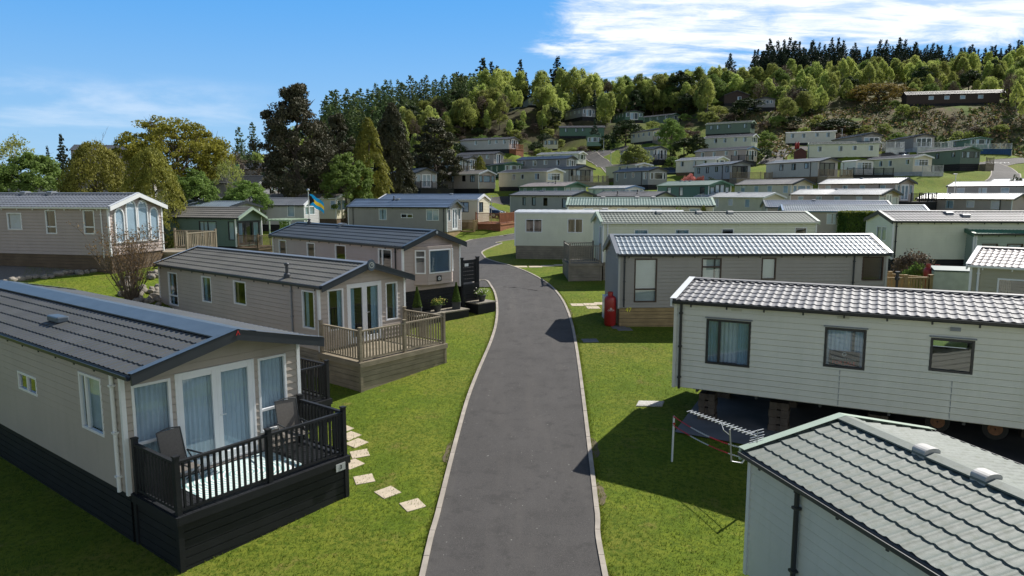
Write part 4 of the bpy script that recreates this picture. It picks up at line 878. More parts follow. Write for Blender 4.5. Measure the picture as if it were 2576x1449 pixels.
def leaves(cen, size, elong=1.4, out=None, droop=0, rng=RNG):
    """leaf-sized quads with random facing, biased outwards"""
    n = len(cen); a = rng.normal(size=(n, 3))
    if out is not None: a = a*.75+out*.9
    a /= np.linalg.norm(a, axis=1, keepdims=True)+1e-9
    t = rng.normal(size=(n, 3)); t[:, 2] -= droop; t -= (t*a).sum(1, keepdims=True)*a; t /= np.linalg.norm(t, axis=1, keepdims=True)+1e-9
    b = np.cross(a, t); s = size*rng.uniform(.6, 1.3, (n, 1))
    V = np.stack([cen-t*s*elong*.5, cen+b*s*.5, cen+t*s*elong*.5, cen-b*s*.5], 1).reshape(-1, 3)
    return V, np.arange(4*n).reshape(n, 4)
def crown_round(H_, Wd, z0, nclump, nleaf, size, clr=.16, flat=1., seed=1, bottom=.25, top=1.):
    rng = np.random.default_rng(seed); C_ = []; O_ = []
    hz = (H_-z0)/2; cz = z0+hz
    lob = rng.normal(size=(9, 3)); lob /= np.linalg.norm(lob, axis=1, keepdims=True); la = rng.uniform(.6, 1.22, 9)
    for k in range(nclump):
        d = rng.normal(size=3); d /= np.linalg.norm(d); d[2] = abs(d[2]) if rng.random() < .35 else d[2]
        w = np.exp(5*(lob@d)); rad = (w*la).sum()/w.sum()
        rr = rad*rng.uniform(.45, 1.) ** .6
        zz = d[2]*rr; tap = 1-.35*max(zz, 0)*top if top else 1
        c = np.array([d[0]*rr*Wd/2*tap, d[1]*rr*Wd/2*tap, cz+zz*hz*(1 if zz > 0 else (1-bottom*.5))])
        m = int(nleaf*rng.uniform(.6, 1.4)); cr = clr*Wd*rng.uniform(.6, 1.2)
        o = rng.normal(size=(m, 3)); o /= np.linalg.norm(o, axis=1, keepdims=True); o *= rng.uniform(.3, 1, (m, 1))**.5
        C_.append(c+o*np.array([cr, cr, cr*.62*flat])); O_.append(o*.7+d*.5)
    return leaves(np.concatenate(C_), size, out=np.concatenate(O_), rng=rng)
def crown_spire(H_, Wd, z0, layers, branches, per, size, seed=1, irr=.2, power=1., droop=.35, gap=.0):
    rng = np.random.default_rng(seed); C_ = []; O_ = []
    for i in range(layers):
        t = i/layers; z = z0+(H_-z0)*t; r = Wd/2*(1-t)**power*rng.uniform(1-irr, 1+irr)+.04*Wd*.3
        if rng.random() < gap: continue
        nb = max(3, int(branches*(1-t*.6))); a0 = rng.uniform(0, 6.28)
        for b in range(nb):
            a = a0+6.283*b/nb+rng.normal()*.2; L_ = r*rng.uniform(.65, 1.15); m = max(4, int(per*(L_/(Wd/2)+.15)))
            u = rng.uniform(.08, 1, m)**.8; side = rng.normal(size=m)*.13*L_*(1.1-u)
            x = np.cos(a)*L_*u-np.sin(a)*side; y = np.sin(a)*L_*u+np.cos(a)*side; zz = z-droop*L_*u*(.5+.5*u)+rng.normal(size=m)*.05*L_+.12*L_*(u > .85)
            C_.append(np.stack([x, y, zz], 1)); O_.append(np.stack([np.cos(a)*u*.5, np.sin(a)*u*.5, np.full(m, .55)], 1))
    C_.append(np.stack([rng.normal(size=20)*.03*Wd, rng.normal(size=20)*.03*Wd, H_-rng.uniform(0, .1, 20)*(H_-z0)], 1)); O_.append(np.tile([0, 0, .3], (20, 1)))
    return leaves(np.concatenate(C_), size, out=np.concatenate(O_), elong=1.7, rng=rng)
def trunk_mb(H_, r, limbs, reach, seed=1, zl=.3, zt=.9, up=.55, sub=2, n=7, lean=.03, gr=.5):
    rng = random.Random(seed); mb = MB(); P = []; R_ = []
    for i in range(7):
        t = i/6; P.append(Vector((rng.uniform(-1, 1)*lean*H_*t, rng.uniform(-1, 1)*lean*H_*t, H_*zt*t-(.4 if i == 0 else 0)))); R_.append(r*(1-t*.85)*(1.35 if i == 0 else 1))
    mb.tube(P, R_, n)
    def branch(a, d, L_, rr, lv):
        m = a+d*L_*.5+Vector((rng.uniform(-.1, .1), rng.uniform(-.1, .1), rng.uniform(0, .12)))*L_; e = a+d*L_+Vector((0, 0, rng.uniform(.0, .25)))*L_
        mb.tube([a, m, e], [rr, rr*.6, rr*.2], 5, cap=False)
        if lv > 0:
            for k in range(3 if lv > 1 else 4):
                t = rng.uniform(.35, 1); s = a.lerp(m, t*2) if t < .5 else m.lerp(e, t*2-1)
                dd = (d+Vector((rng.uniform(-1, 1), rng.uniform(-1, 1), rng.uniform(-.1, .8)))*.75).normalized(); branch(s, dd, L_*rng.uniform(.35, .6), rr*.45, lv-1)
    for k in range(limbs):
        t = zl+(1-zl)*(k+.5)/limbs*.95; i = min(int(t*6), 5); a = P[i].lerp(P[i+1], t*6-i); an = k*2.4+rng.uniform(-.4, .4)
        d = Vector((math.cos(an), math.sin(an), up*rng.uniform(.6, 1.4))).normalized()
        branch(a, d, reach*(1-.55*max(0, t-zl)/(1-zl+1e-6))*rng.uniform(.75, 1.1), r*gr*(1-t*.6), sub)
    return mb
PROTO = {}
def proto(key, V_F, lm, tmb, tm, H_):
    zm = [max(v[2] for v in tmb.v)] if tmb else []
    if V_F is not None: zm.append(float(V_F[0][:, 2].max()))
    H_ = max(zm)
    PROTO[key] = (npmesh('crown', V_F[0], V_F[1], lm) if V_F is not None else None, tmb.mesh('trunk', tm) if tmb else None, H_)
for s in range(4): proto('birch%d' % s, crown_round(10, 4.0+.4*s, .8, 150, 60, .16, .10, 1.9, 20+s, top=1.0), LM['birch'], trunk_mb(10, .13, 7, 2.2, s, sub=1), PBARK, 10)
for s in range(3): proto('olive%d' % s, crown_round(10, 5.4+.5*s, .8, 150, 62, .17, .10, 1.6, 40+s), LM['olive'], trunk_mb(10, .18, 8, 3, s, sub=1), BARK, 10)
for s in range(2): proto('lime%d' % s, crown_round(10, 7.6+.8*s, .4, 200, 75, .19, .075, 1.3, 50+s, bottom=0), LM['lime'], trunk_mb(10, .2, 8, 3, s, sub=1), BARK, 10)
for s in range(3): proto('spruce%d' % s, crown_spire(12, 6.4+.6*s, .8, 24, 9, 26, .36, 60+s, .42, .8, .3), LM['spruce'], trunk_mb(12, .17, 0, 0, s, zt=.97, lean=.008), BARK, 12)
for s in range(3): proto('larch%d' % s, crown_spire(13, 5.6, 4.2-s*.8, 22, 8, 17, .32, 70+s, .4, .6, .12, .05), LM['larch'], trunk_mb(13, .13, 10, 1.2, s, zl=.25, zt=.97, lean=.012, sub=0, up=.05), BARK, 13)
for s in range(2): proto('brown%d' % s, crown_round(9, 5.2, 1.2, 60, 42, .16, .16, 1.2, 80+s), LM['brown'], trunk_mb(9, .15, 12, 2.8, s, sub=2, up=.9), BARK, 9)
for s in range(2): proto('dark%d' % s, crown_round(8, 7, .2, 110, 60, .24, .1, .9, 90+s, bottom=0), LM['dark'], trunk_mb(8, .2, 6, 2.5, s, sub=0), BARK, 8)
proto('orange0', crown_round(9, 11.5, .8, 220, 70, .2, .06, 1., 101, bottom=0), LM['orange'], trunk_mb(9, .3, 12, 5, 5, zl=.22, up=.7), BARK, 9)
for s in range(2): proto('shrub%d' % s, crown_round(2.2, 3.0, -.2, 46, 46, .13, .14, .9, 110+s, bottom=0), LM['olive'], trunk_mb(2.2, .06, 5, 1, s, sub=0, zl=.1), BARK, 2.2)
proto('dshrub0', crown_round(2.2, 3.0, -.2, 46, 50, .13, .14, .9, 113, bottom=0), LM['dark'], trunk_mb(2.2, .06, 5, 1, 3, sub=0, zl=.1), BARK, 2.2)
proto('bshrub0', crown_round(2.2, 3.2, -.2, 40, 40, .12, .16, .9, 114, bottom=0), LM['brown'], trunk_mb(2.2, .06, 9, 1.2, 3, sub=1, zl=.1), BARK, 2.2)
proto('lshrub0', crown_round(2.2, 3.0, -.2, 46, 50, .13, .14, .9, 115, bottom=0), LM['lime'], trunk_mb(2.2, .06, 5, 1, 3, sub=0, zl=.1), BARK, 2.2)
proto('pshrub0', crown_round(2.0, 3.4, -.2, 110, 60, .1, .12, .9, 116, bottom=0, top=0), LM['pink'], trunk_mb(2.0, .06, 5, 1, 3, sub=0, zl=.1), BARK, 2.)
proto('rshrub0', crown_round(2.0, 3.4, -.2, 110, 60, .1, .12, .9, 117, bottom=0, top=0), LM['red'], trunk_mb(2.0, .06, 5, 1, 3, sub=0, zl=.1), BARK, 2.)
def plant(key, x, y, hgt, label, cat='tree', group=None, wid=1., name='tree', sink=.15, rot=None, z=None):
    cr, tr, ph = PROTO[key]; s = hgt/ph
    o = empty(name, (x, y, (H(x, y) if z is None else z)-sink), random.uniform(0, 6.28) if rot is None else rot, label, cat, group); o.scale = (s*wid, s*wid, s)
    if tr: obj('trunk' if cat == 'tree' else 'stem', tr, o)
    if cr: obj('crown' if cat == 'tree' else 'foliage', cr, o)
    return o
def tree_px(key, u, vtop, Y, wpx, label, cat='tree', name='tree', group=None, base_w=None):
    """a tree standing at depth Y, its top and width as tall and wide as seen"""
    P = at(u, vtop, Y); g = H(P.x, Y); hgt = P.z-g+.15; pw = {'b': 4.9, 'o': 6.8, 'l': 8.4}.get(key[0], 5)
    cr = PROTO[key][0]; vs = np.zeros(len(cr.vertices)*3, np.float32); cr.vertices.foreach_get('co', vs); vs = vs.reshape(-1, 3); pw = np.percentile(np.abs(vs[:, :2]), 98)*2
    s = hgt/PROTO[key][2]; return plant(key, P.x, Y, hgt, label, cat, group, wid=(wpx*Y/FOC)/(pw*s), name=name)
# --- single trees and shrubs that can be told apart
# the large dark pine: trunk, spreading limbs, irregular needle pads
def bigpine(H_, Wd, seed, z0=.22, n=95, dens=100, size=.24):
    rng = np.random.default_rng(seed); C_ = []; O_ = []
    for k in range(n):
        t = rng.uniform(0, 1)**.85; z = H_*(z0+(1-z0)*t); prof = math.sin(min(1, (1-t)*1.25+.08)*1.45)**.8; a = rng.uniform(0, 6.28); r = Wd/2*prof*rng.uniform(.35, 1.05)
        c = np.array([math.cos(a)*r, math.sin(a)*r, z-.4]); m = int(dens*rng.uniform(.6, 1.4)); cr = Wd*.085*rng.uniform(.6, 1.4)
        o = rng.normal(size=(m, 3)); o /= np.linalg.norm(o, axis=1, keepdims=True); o *= rng.uniform(.2, 1, (m, 1))**.6
        C_.append(c+o*np.array([cr, cr, cr*.75])); O_.append(o*.7+np.array([math.cos(a), math.sin(a), .4])*.4)
    return leaves(np.concatenate(C_), size, out=np.concatenate(O_), elong=1.8, rng=rng)
proto('bigpine', bigpine(13, 8.2, 5, n=150, dens=230, size=.14), LM['pine'], trunk_mb(13, .42, 14, 3.6, 9, zl=.16, sub=1, up=.45), BARK, 13)
proto('midpine', bigpine(11, 6, 6, z0=.1, n=170, dens=150, size=.16), LM['pine'], trunk_mb(11, .3, 10, 2.5, 8, zl=.2, sub=1), BARK, 11)
def crown_cypress(H_, Wd, seed, power, n=330, size=.085):
    """dense cone of overlapping drooping sprays"""
    rng = np.random.default_rng(seed); C_ = []; O_ = []
    for k in range(n):
        t = rng.uniform(0, 1)**1.25; z = H_*t; prof = (1-t**1.6)**power; a = rng.uniform(0, 6.28); r = Wd/2*prof*rng.uniform(.66, 1.05)*(1+.12*math.sin(a*3+seed))
        m = 95; u = rng.uniform(0, 1, m); sp = rng.normal(size=m)*.045*Wd*(1.1-u*.7); L_ = .17*Wd
        x = math.cos(a)*(r-L_*.35+L_*u)-math.sin(a)*sp; y = math.sin(a)*(r-L_*.35+L_*u)+math.cos(a)*sp; zz = z+.1*Wd*(.6-u*u*1.3)+rng.normal(size=m)*.012*Wd
        C_.append(np.stack([x, y, np.maximum(zz, .05)], 1)); O_.append(np.tile([math.cos(a)*.7, math.sin(a)*.7, .6], (m, 1)))
    return leaves(np.concatenate(C_), size, out=np.concatenate(O_), elong=1.9, droop=.8, rng=rng)
proto('goldA', crown_cypress(5.5, 6.2, 3, .5), LM['gold'], trunk_mb(5.5, .25, 3, 1, 1, sub=0), BARK, 5.5)
proto('goldB', crown_cypress(8, 5.0, 4, .7, 300, .1), LM['gold'], trunk_mb(8, .25, 3, 1, 2, sub=0), BARK, 8)
proto('darkcyp', crown_cypress(9, 5.2, 8, .6, 420, .13), LM['pine'], trunk_mb(9, .25, 3, 1, 2, sub=0), BARK, 9)
proto('bigoak', crown_round(9.5, 13.5, 1.4, 330, 85, .15, .05, .9, 121, top=.4), LM['oak'], trunk_mb(7.2, .34, 16, 5.2, 12, zl=.2, up=.45, sub=2, gr=.6), BARK, 9.5)
proto('thinbirch', crown_round(8, 5.5, 2.0, 60, 26, .17, .11, 1.2, 131, top=.5), LM['olive'], trunk_mb(8, .12, 14, 2.6, 14, zl=.25, up=1.1, sub=2), PBARK, 8)
proto('baretree', crown_round(8, 8, 2.5, 40, 10, .1, .16, 1.2, 132), LM['brown'], trunk_mb(8, .16, 18, 3.6, 15, zl=.2, up=1.0, sub=2), TW, 8)
tree_px('bigpine', 738, 205, 78, 176, 'tall dark pine with forked trunk, the biggest tree left of centre', name='pine_tree')
tree_px('goldA', 232, 350, 60, 205, 'golden conical cypress behind the arched window caravan, the left and larger of two', name='cypress_tree')
tree_px('goldA', 378, 366, 59, 165, 'golden cypress behind the arched gable, the right and smaller of two', name='cypress_tree')
tree_px('bigoak', 440, 294, 88, 262, 'wide domed oak with golden spring leaves, left background', name='oak_tree')
tree_px('lime0', 487, 421, 63, 108, 'round fresh green tree between the right golden cypress and the birch scrub')
tree_px('lime1', 72, 380, 72, 185, 'broad fresh green tree at the far left edge')
tree_px('thinbirch', 30, 326, 95, 105, 'airy half leafed birch against the sky at the far left', name='birch_tree')
tree_px('spruce0', 152, 335, 112, 60, 'dark spruce poking above the left golden cypress', name='spruce_tree')
tree_px('spruce1', 118, 365, 118, 40, 'small dark spruce at the left skyline beside the bigger spruce', name='spruce_tree')
tree_px('baretree', 245, 312, 112, 125, 'leafless grey tree against the sky behind the golden cypresses')
tree_px('baretree', 150, 425, 58, 95, 'low leafless tree in front of the left golden cypress', wid=1) if False else tree_px('baretree', 148, 428, 58, 95, 'low leafless tree in front of the left golden cypress')
tree_px('thinbirch', 572, 388, 66, 80, 'thin pale stemmed birch rising behind the row of roofs', name='birch_tree')
tree_px('lime1', 622, 452, 65, 120, 'low yellow green tree beneath the thin birch and left of the big pine')
tree_px('larch0', 600, 318, 140, 50, 'slender conifer pair member on the left skyline, the left one', name='conifer_tree')
tree_px('larch1', 634, 305, 138, 48, 'slender conifer pair member on the left skyline, the right one', name='conifer_tree')
tree_px('brown0', 592, 375, 118, 70, 'reddish brown leafless tree beside the green banner')
tree_px('brown1', 660, 400, 110, 60, 'brown bare tree just left of the big dark pine')
tree_px('midpine', 848, 283, 92, 95, 'dark brownish pine between the tall pine and the green gold cypress', name='pine_tree')
tree_px('goldB', 925, 293, 82, 108, 'tall golden green cypress right of the round green bush', name='cypress_tree')
tree_px('darkcyp', 985, 254, 93, 112, 'tall dark bronze cypress right of the golden green one', name='cypress_tree')
tree_px('lime0', 868, 380, 77, 120, 'round bright green tree in front of the dark conifers')
tree_px('midpine', 1092, 292, 112, 118, 'rounded dark pine above the black railed deck', name='pine_tree')
tree_px('goldB', 1207, 391, 126, 36, 'little golden cone conifer between caravans', name='conifer_tree')
tree_px('olive0', 1597, 357, 127, 68, 'round newly leafing tree in front of the grey caravan with patio doors')
tree_px('orange0', 2213, 198, 186, 138, 'rust leaved spreading oak beside the long brown lodge', name='oak_tree')
tree_px('dark0', 1876, 246, 176, 76, 'big dark domed evergreen in front of the grey hillside lodge', name='evergreen_tree')
tree_px('spruce2', 1497, 298, 176, 44, 'dark conifer directly behind the stilted green caravan', name='conifer_tree')
tree_px('dark1', 1575, 301, 170, 84, 'dark spreading evergreen right of the dark conifer', name='evergreen_tree')
tree_px('dark0', 1722, 346, 148, 58, 'dark evergreen left of the two cream caravans, the left of the pair', name='evergreen_tree')
tree_px('dark1', 1756, 336, 147, 50, 'dark evergreen left of the two cream caravans, the right of the pair', name='evergreen_tree')
tree_px('lime1', 1690, 296, 152, 62, 'rounded green tree between the railed cream caravan and the dark green one')
tree_px('dark1', 2112, 297, 160, 112, 'big dark rhododendron mound on the bank behind the boxy caravan', cat='shrub', name='rhododendron')
tree_px('dshrub0', 1918, 369, 138, 54, 'dark clipped bush right of the light blue gable', cat='shrub', name='shrub')
tree_px('lshrub0', 1926, 327, 152, 52, 'round green bush right of the stacked cream caravans', cat='shrub', name='shrub')
tree_px('lshrub0', 1693, 392, 138, 46, 'round yellow green bush left of the off white caravan', cat='shrub', name='shrub')
tree_px('dshrub0', 1530, 332, 165, 40, 'dark bush just right of the stilted green caravan', cat='shrub', name='shrub')
tree_px('pshrub0', 1735, 435, 108, 44, 'large pink rhododendron above the dark green caravan', cat='shrub', name='rhododendron')
tree_px('rshrub0', 1761, 441, 106, 30, 'smaller deep red rhododendron beside the pink one', cat='shrub', name='rhododendron')
tree_px('dshrub0', 1790, 444, 106, 34, 'silvery green shrub right of the red rhododendron', cat='shrub', name='shrub')
tree_px('dshrub0', 2113, 343, 139, 34, 'dark bush at the right end of the boxy caravan, the left of two', cat='shrub', name='shrub')
tree_px('dshrub0', 2136, 341, 139, 26, 'dark bush at the right end of the boxy caravan, the right of two', cat='shrub', name='shrub')
tree_px('lshrub0', 1709, 517, 50, 62, 'yellow green rounded bush peeping over the white metal roof, the wider one', cat='shrub', name='shrub')
tree_px('goldB', 1770, 515, 50.5, 34, 'golden bush peeping over the white metal roof, the narrower one', cat='shrub', name='shrub')
tree_px('bshrub0', 1985, 322, 166, 60, 'brown bramble mound left above the boxy caravan', cat='shrub', name='shrub')
tree_px('dshrub0', 2560, 437, 92, 40, 'dark bush at the right edge beside the upper road', cat='shrub', name='shrub')
tree_px('bshrub0', 2290, 622, 37, 92, 'pinkish bare twiggy shrub beside the red gas cylinders', cat='shrub', name='shrub')
tree_px('lshrub0', 2310, 655, 36, 62, 'green leafy shrub under the pinkish bare one', cat='shrub', name='shrub')
# clipped hedge block
P = at(2160, 533, 52); hw = 1.15; zt = P.z; g = H(P.x, P.y); rng = np.random.default_rng(3); n = 16000
c = rng.uniform(-1, 1, (n, 3)); f = rng.integers(0, 3, n); sg = rng.choice([-1, 1], n); dims = np.array([hw, .9, (zt-g)/2])
for k in range(3): c[f == k, k] = sg[f == k]
ou = np.zeros((n, 3)); ou[np.arange(n), f] = sg; c = c*dims*(1-rng.uniform(0, .07, (n, 1)))+rng.normal(size=(n, 3))*.03; c[:, 2] += (zt-g)/2
V_, F_ = leaves(c, .085, out=ou, rng=rng); hd = empty('hedge', (P.x, P.y, g), -.08, 'tall square clipped hedge with lemon green top between the pale caravans', 'hedge')
top = c[:, 2] > (zt-g)-.3; obj('foliage', npmesh('foliage', V_, F_, LM['hedge']), hd)
ct = np.stack([rng.uniform(-hw, hw, 3500), rng.uniform(-.9, .9, 3500), (zt-g)+rng.uniform(-.28, .06, 3500)], 1); V_, F_ = leaves(ct, .085, out=np.tile([0, 0, 1.], (3500, 1)), rng=rng); obj('new_growth', npmesh('new_growth', V_, F_, LM['lemon']), hd)
core = MB(); core.box(-hw+.1, hw-.1, -.8, .8, 0, zt-g-.12); core.build('inner_branches', LM['dark'], hd)
# bare multi-stemmed shrub in front of the arched window caravan
def twigs(seed, H_, n=46, spread=.8, leafn=0):
    r = random.Random(seed); mb = MB(); tips = []
    for k in range(n):
        a = r.uniform(0, 6.28); sp = r.uniform(.1, 1)*spread; p = Vector((math.cos(a)*.12*r.random(), math.sin(a)*.12*r.random(), -.1)); d = Vector((math.cos(a)*sp*.7, math.sin(a)*sp*.7, 1)).normalized(); L_ = H_*r.uniform(.75, 1.12)/max(.6, d.z)*.98
        pts = [p]; 
        for i in range(4): p = p+d*L_/4; d = (d+Vector((r.uniform(-.14, .14), r.uniform(-.14, .14), r.uniform(-.02, .1)))).normalized(); pts.append(p.copy())
        mb.tube(pts, [.016, .012, .009, .006, .003], 4, cap=False); tips.append(pts[-1])
        for j in range(6):
            i = r.choice((1, 2, 2, 3, 3)); b = pts[i].lerp(pts[i+1], r.random()); dd = (d+Vector((r.uniform(-1, 1), r.uniform(-1, 1), r.uniform(-.1, .8)))*.6).normalized(); q = b+dd*H_*r.uniform(.12, .26); mb.tube([b, b.lerp(q, .5)+Vector((0, 0, .02)), q], [.006, .004, .002], 3, cap=False); tips.append(q)
            for jj in range(2): q2 = q.lerp(b, r.random()*.5)+Vector((r.uniform(-1, 1), r.uniform(-1, 1), r.uniform(0, 1))).normalized()*.16; mb.tube([q.lerp(b, .3), q2], [.003, .0015], 3, cap=False); tips.append(q2)
    return mb, tips
g = G(330, 760); mb, tips = twigs(4, 2.75, 85, 1.0)
o = empty('bare_shrub', (g.x, g.y, g.z), 0, 'big leafless many stemmed shrub in front of the arched window caravan', 'shrub'); mb.build('stems', TW, o)
tp = np.array([t[:] for t in tips]); V_, F_ = leaves(np.repeat(tp, 2, 0)+RNG.normal(size=(len(tp)*2, 3))*.035, .045, rng=RNG); obj('buds', npmesh('buds', V_, F_, leafmat('brown_buds', (.16, .085, .04), (.22, .14, .06))), o)
# --- woodland on the hillside
def prj_low(u): return float(np.interp(u, [660,700,900,1000,1080,1150,1300,1450,1520,1600,1700,1770,1900,1960,2050,2150,2270,2300,2535,2545,2576], [450,440,425,400,372,340,332,322,315,300,290,285,290,318,300,250,232,262,262,385,395]))
sky = lambda u: float(np.interp(u, [640,800,830,880,930,970,1000,1050,1100,1150,1190,1300,1380,1450,1500,1560,1640,1680,1740,1830,1900,2000,2200,2400,2576], [330,262,225,215,208,200,192,184,188,184,180,176,168,172,186,192,196,188,176,172,160,152,150,146,148]))
vb = []
for k, V in VAN.items():
    us = [px(loc(k, a*V['L']/2, b*V['W']/2, zz)) for a in (-1, 1) for b in (-1, 1) for zz in (0, V['h']+V['r'])]
    vb.append((min(a[0] for a in us), max(a[0] for a in us), min(a[1] for a in us), max(a[1] for a in us), V['pose'][1], V['pose'][0]))
hid = {'v70', 'v71', 'v72', 'v73', 'v74', 'v75', 'v76', 'v77', 'v43', 'v60'}
WOOD = dict(birch=('pale yellow green birch among the trees of the wooded hillside', 'birches of the hillside wood', 'birch_tree', 4), olive=('olive green leafing tree of the wooded hillside', 'leafing trees of the hillside wood', 'tree', 3), spruce=('dark pointed spruce in the stand along the right hilltop', 'spruces of the hilltop stand', 'spruce_tree', 3),
    larch=('slender larch with bare lower trunk on the left shoulder of the hill', 'larches on the left shoulder of the hill', 'larch_tree', 3), brown=('brown still leafless tree of the wooded hillside', 'leafless trees of the hillside wood', 'tree', 2), dark=('dark evergreen mixed into the wooded hillside', 'evergreens of the hillside wood', 'evergreen_tree', 2), lime=('fresh green broadleaf of the wooded hillside', 'fresh green trees of the hillside wood', 'tree', 2))
spots = []
def wood(u, Y, kind, top=None, hgt=None, force=False):
    P = at(u, 200, Y); x = P.x; g = H(x, Y); ub, vbse = px((x, Y, g))
    if top is not None: hgt = min(max(at(u, top, Y).z-g, 4.5), 19)
    if vbse > prj_low(u)+4 and not force: return
    ut, vt = px((x, Y, g+hgt)); w = .24*hgt*FOC/Y
    for (a, b, c, d, vy, vx) in vb:
        if abs(x-vx) < 5 and abs(Y-vy) < 5: return
        if Y < vy and a-w*.5 < u < b+w*.5 and vt < d-1 and vbse > c+2:
            if rw.random() < .2 and Y > 180: continue
            h2 = at(u, d+rw.uniform(-4, 2), Y).z-g
            if h2 < 1.8: return
            hgt = min(hgt, h2)
    if any((x-p[0])**2+(Y-p[1])**2 < (1.7)**2 for p in spots): return
    spots.append((x, Y)); lb, gp, nm, nv = WOOD[kind]
    plant('%s%d' % (kind, random.randrange(nv)), x, Y, hgt, lb, 'tree', gp, wid=random.uniform(.8, 1.2), name=nm, sink=.3)
rw = random.Random(5)
for u in range(1902, 2600, 10): wood(u+rw.uniform(-5, 5), rw.uniform(250, 268), 'spruce', top=rw.uniform(90, 128)+(18 if 2355 < u < 2400 else 0), force=True)
for u in range(1900, 2600, 15): wood(u+rw.uniform(-6, 6), rw.uniform(242, 250), 'spruce', top=rw.uniform(108, 138), force=True)
for u, t in ((1215,136),(1236,150),(1222,155),(1250,160),(1309,145),(1402,137),(1463,168),(1835,130),(1262,165),(1150,176)): wood(u, 236, 'spruce', top=t, force=True)
for u in range(810, 1200, 11): wood(u+rw.uniform(-5, 5), rw.uniform(195, 235), 'larch', top=sky(u)+rw.uniform(-4, 18), force=True)
for u in range(830, 1010, 20): wood(u+rw.uniform(-8, 8), rw.uniform(165, 180), 'larch', top=sky(u)+rw.uniform(15, 50), force=True)
def pick(u, row):
    r = rw.random()
    if u < 1150: return 'larch' if r < .22 and row < 2 else ('birch' if r < .55 else ('brown' if r < .7 else ('olive' if r < .88 else 'dark')))
    if u < 1500: return 'birch' if r < .45 else ('brown' if r < .58 else ('olive' if r < .82 else ('dark' if r < .92 else 'spruce')))
    return 'birch' if r < .48 else ('brown' if r < .6 else ('olive' if r < .86 else ('lime' if r < .93 else 'dark')))
for u in range(1140, 2600, 19): wood(u+rw.uniform(-9, 9), rw.uniform(222, 238), pick(u, 0), top=sky(u)+rw.uniform(-10, 14), force=True)
rows = [(214, 26, 23), (206, 42, 24), (198, 60, 25), (190, 78, 26), (182, 98, 27), (174, 120, 28), (166, 142, 30), (158, 168, 31), (150, 195, 33), (141, 218, 36)]
for ri, (Yr, dv, st) in enumerate(rows):
    for u in range(700, 2600, st):
        uu = u+rw.uniform(-12, 12)
        if Yr < 152 and 1160 < uu: continue
        wood(uu, Yr+rw.uniform(-5, 5), pick(uu, ri+1), hgt=rw.uniform(6.0, 9.5) if uu < 1700 or Yr > 190 else rw.uniform(5, 8))
for Yr in (231, 226, 221, 216, 211, 206, 201, 197, 193, 189, 185, 181):
    for u in range(1130, 1900, 21):
        uu = u+rw.uniform(-12, 12); wood(uu, Yr+rw.uniform(-2.5, 2.5), pick(uu, 5), hgt=rw.uniform(4.8, 10.5))
for u in range(1100, 2560, 30):     # understorey shrubs where the wood meets the caravans
    for Yr in (152, 160, 168, 176, 182, 187, 192, 198):
        uu = u+rw.uniform(-14, 14); x = at(uu, 300, Yr).x; g = H(x, Yr); ub, vv = px((x, Yr, g))
        if any(a-8 < uu < b+8 and Yr < vy+4 and vv-14 < d and vv > c for (a, b, c, d, vy, vx) in vb) or any(abs(x-vx) < 5 and abs(Yr-vy) < 6 for (*_, vy, vx) in vb): continue
        if 1470 < uu < 1640 and vv > 360 or 1930 < uu < 2020 and vv > 345: continue
        if rw.random() < (.38 if uu < 2050 else .78): continue
        k = rw.choice(['shrub0', 'shrub1', 'dshrub0', 'bshrub0', 'lshrub0', 'bshrub0']); lab = {'s': 'olive green bush on the upper bank', 'd': 'dark evergreen bush on the upper bank', 'b': 'brown brambly bush on the upper bank', 'l': 'fresh green bush on the upper bank'}[k[0]]
        plant(k, x, Yr, rw.uniform(1.6, 3.2), lab, 'shrub', lab.replace('bush on', 'bushes of'), wid=rw.uniform(.9, 1.4), name='shrub')
# left background belt behind the near caravans
for u, v, Y, k, h in [(-30,0,90,'birch',7),(10,0,120,'brown',7),(60,0,125,'brown',6.5),(100,0,105,'olive',5),(300,0,100,'olive',5.2),(335,0,130,'brown',7),(520,0,120,'birch',7.2),(548,0,105,'olive',6.5),(700,0,100,'dark',6),(780,0,96,'dark',6.5),(820,0,88,'brown',5.5),(655,0,125,'birch',8),(560,0,150,'brown',9),(615,0,160,'brown',9),(1035,0,120,'dark',6),(1130,0,128,'olive',6),(905,0,105,'dark',7),(950,0,120,'birch',9),(1050,0,140,'birch',8),(690,0,140,'brown',8),(640,0,90,'dark',4),(1020,0,112,'brown',6)]:
    x = at(u, 480, Y).x; lb, gp, nm, nv = WOOD[k]
    plant('%s0' % k, x, Y, h, {'birch': 'pale birch in the belt of trees left of the hill', 'brown': 'brown leafless tree in the belt left of the hill', 'olive': 'olive leafing tree in the belt left of the hill', 'dark': 'dark evergreen in the belt of trees left of the hill'}[k], 'tree', 'belt of trees behind the left caravans', name=nm)
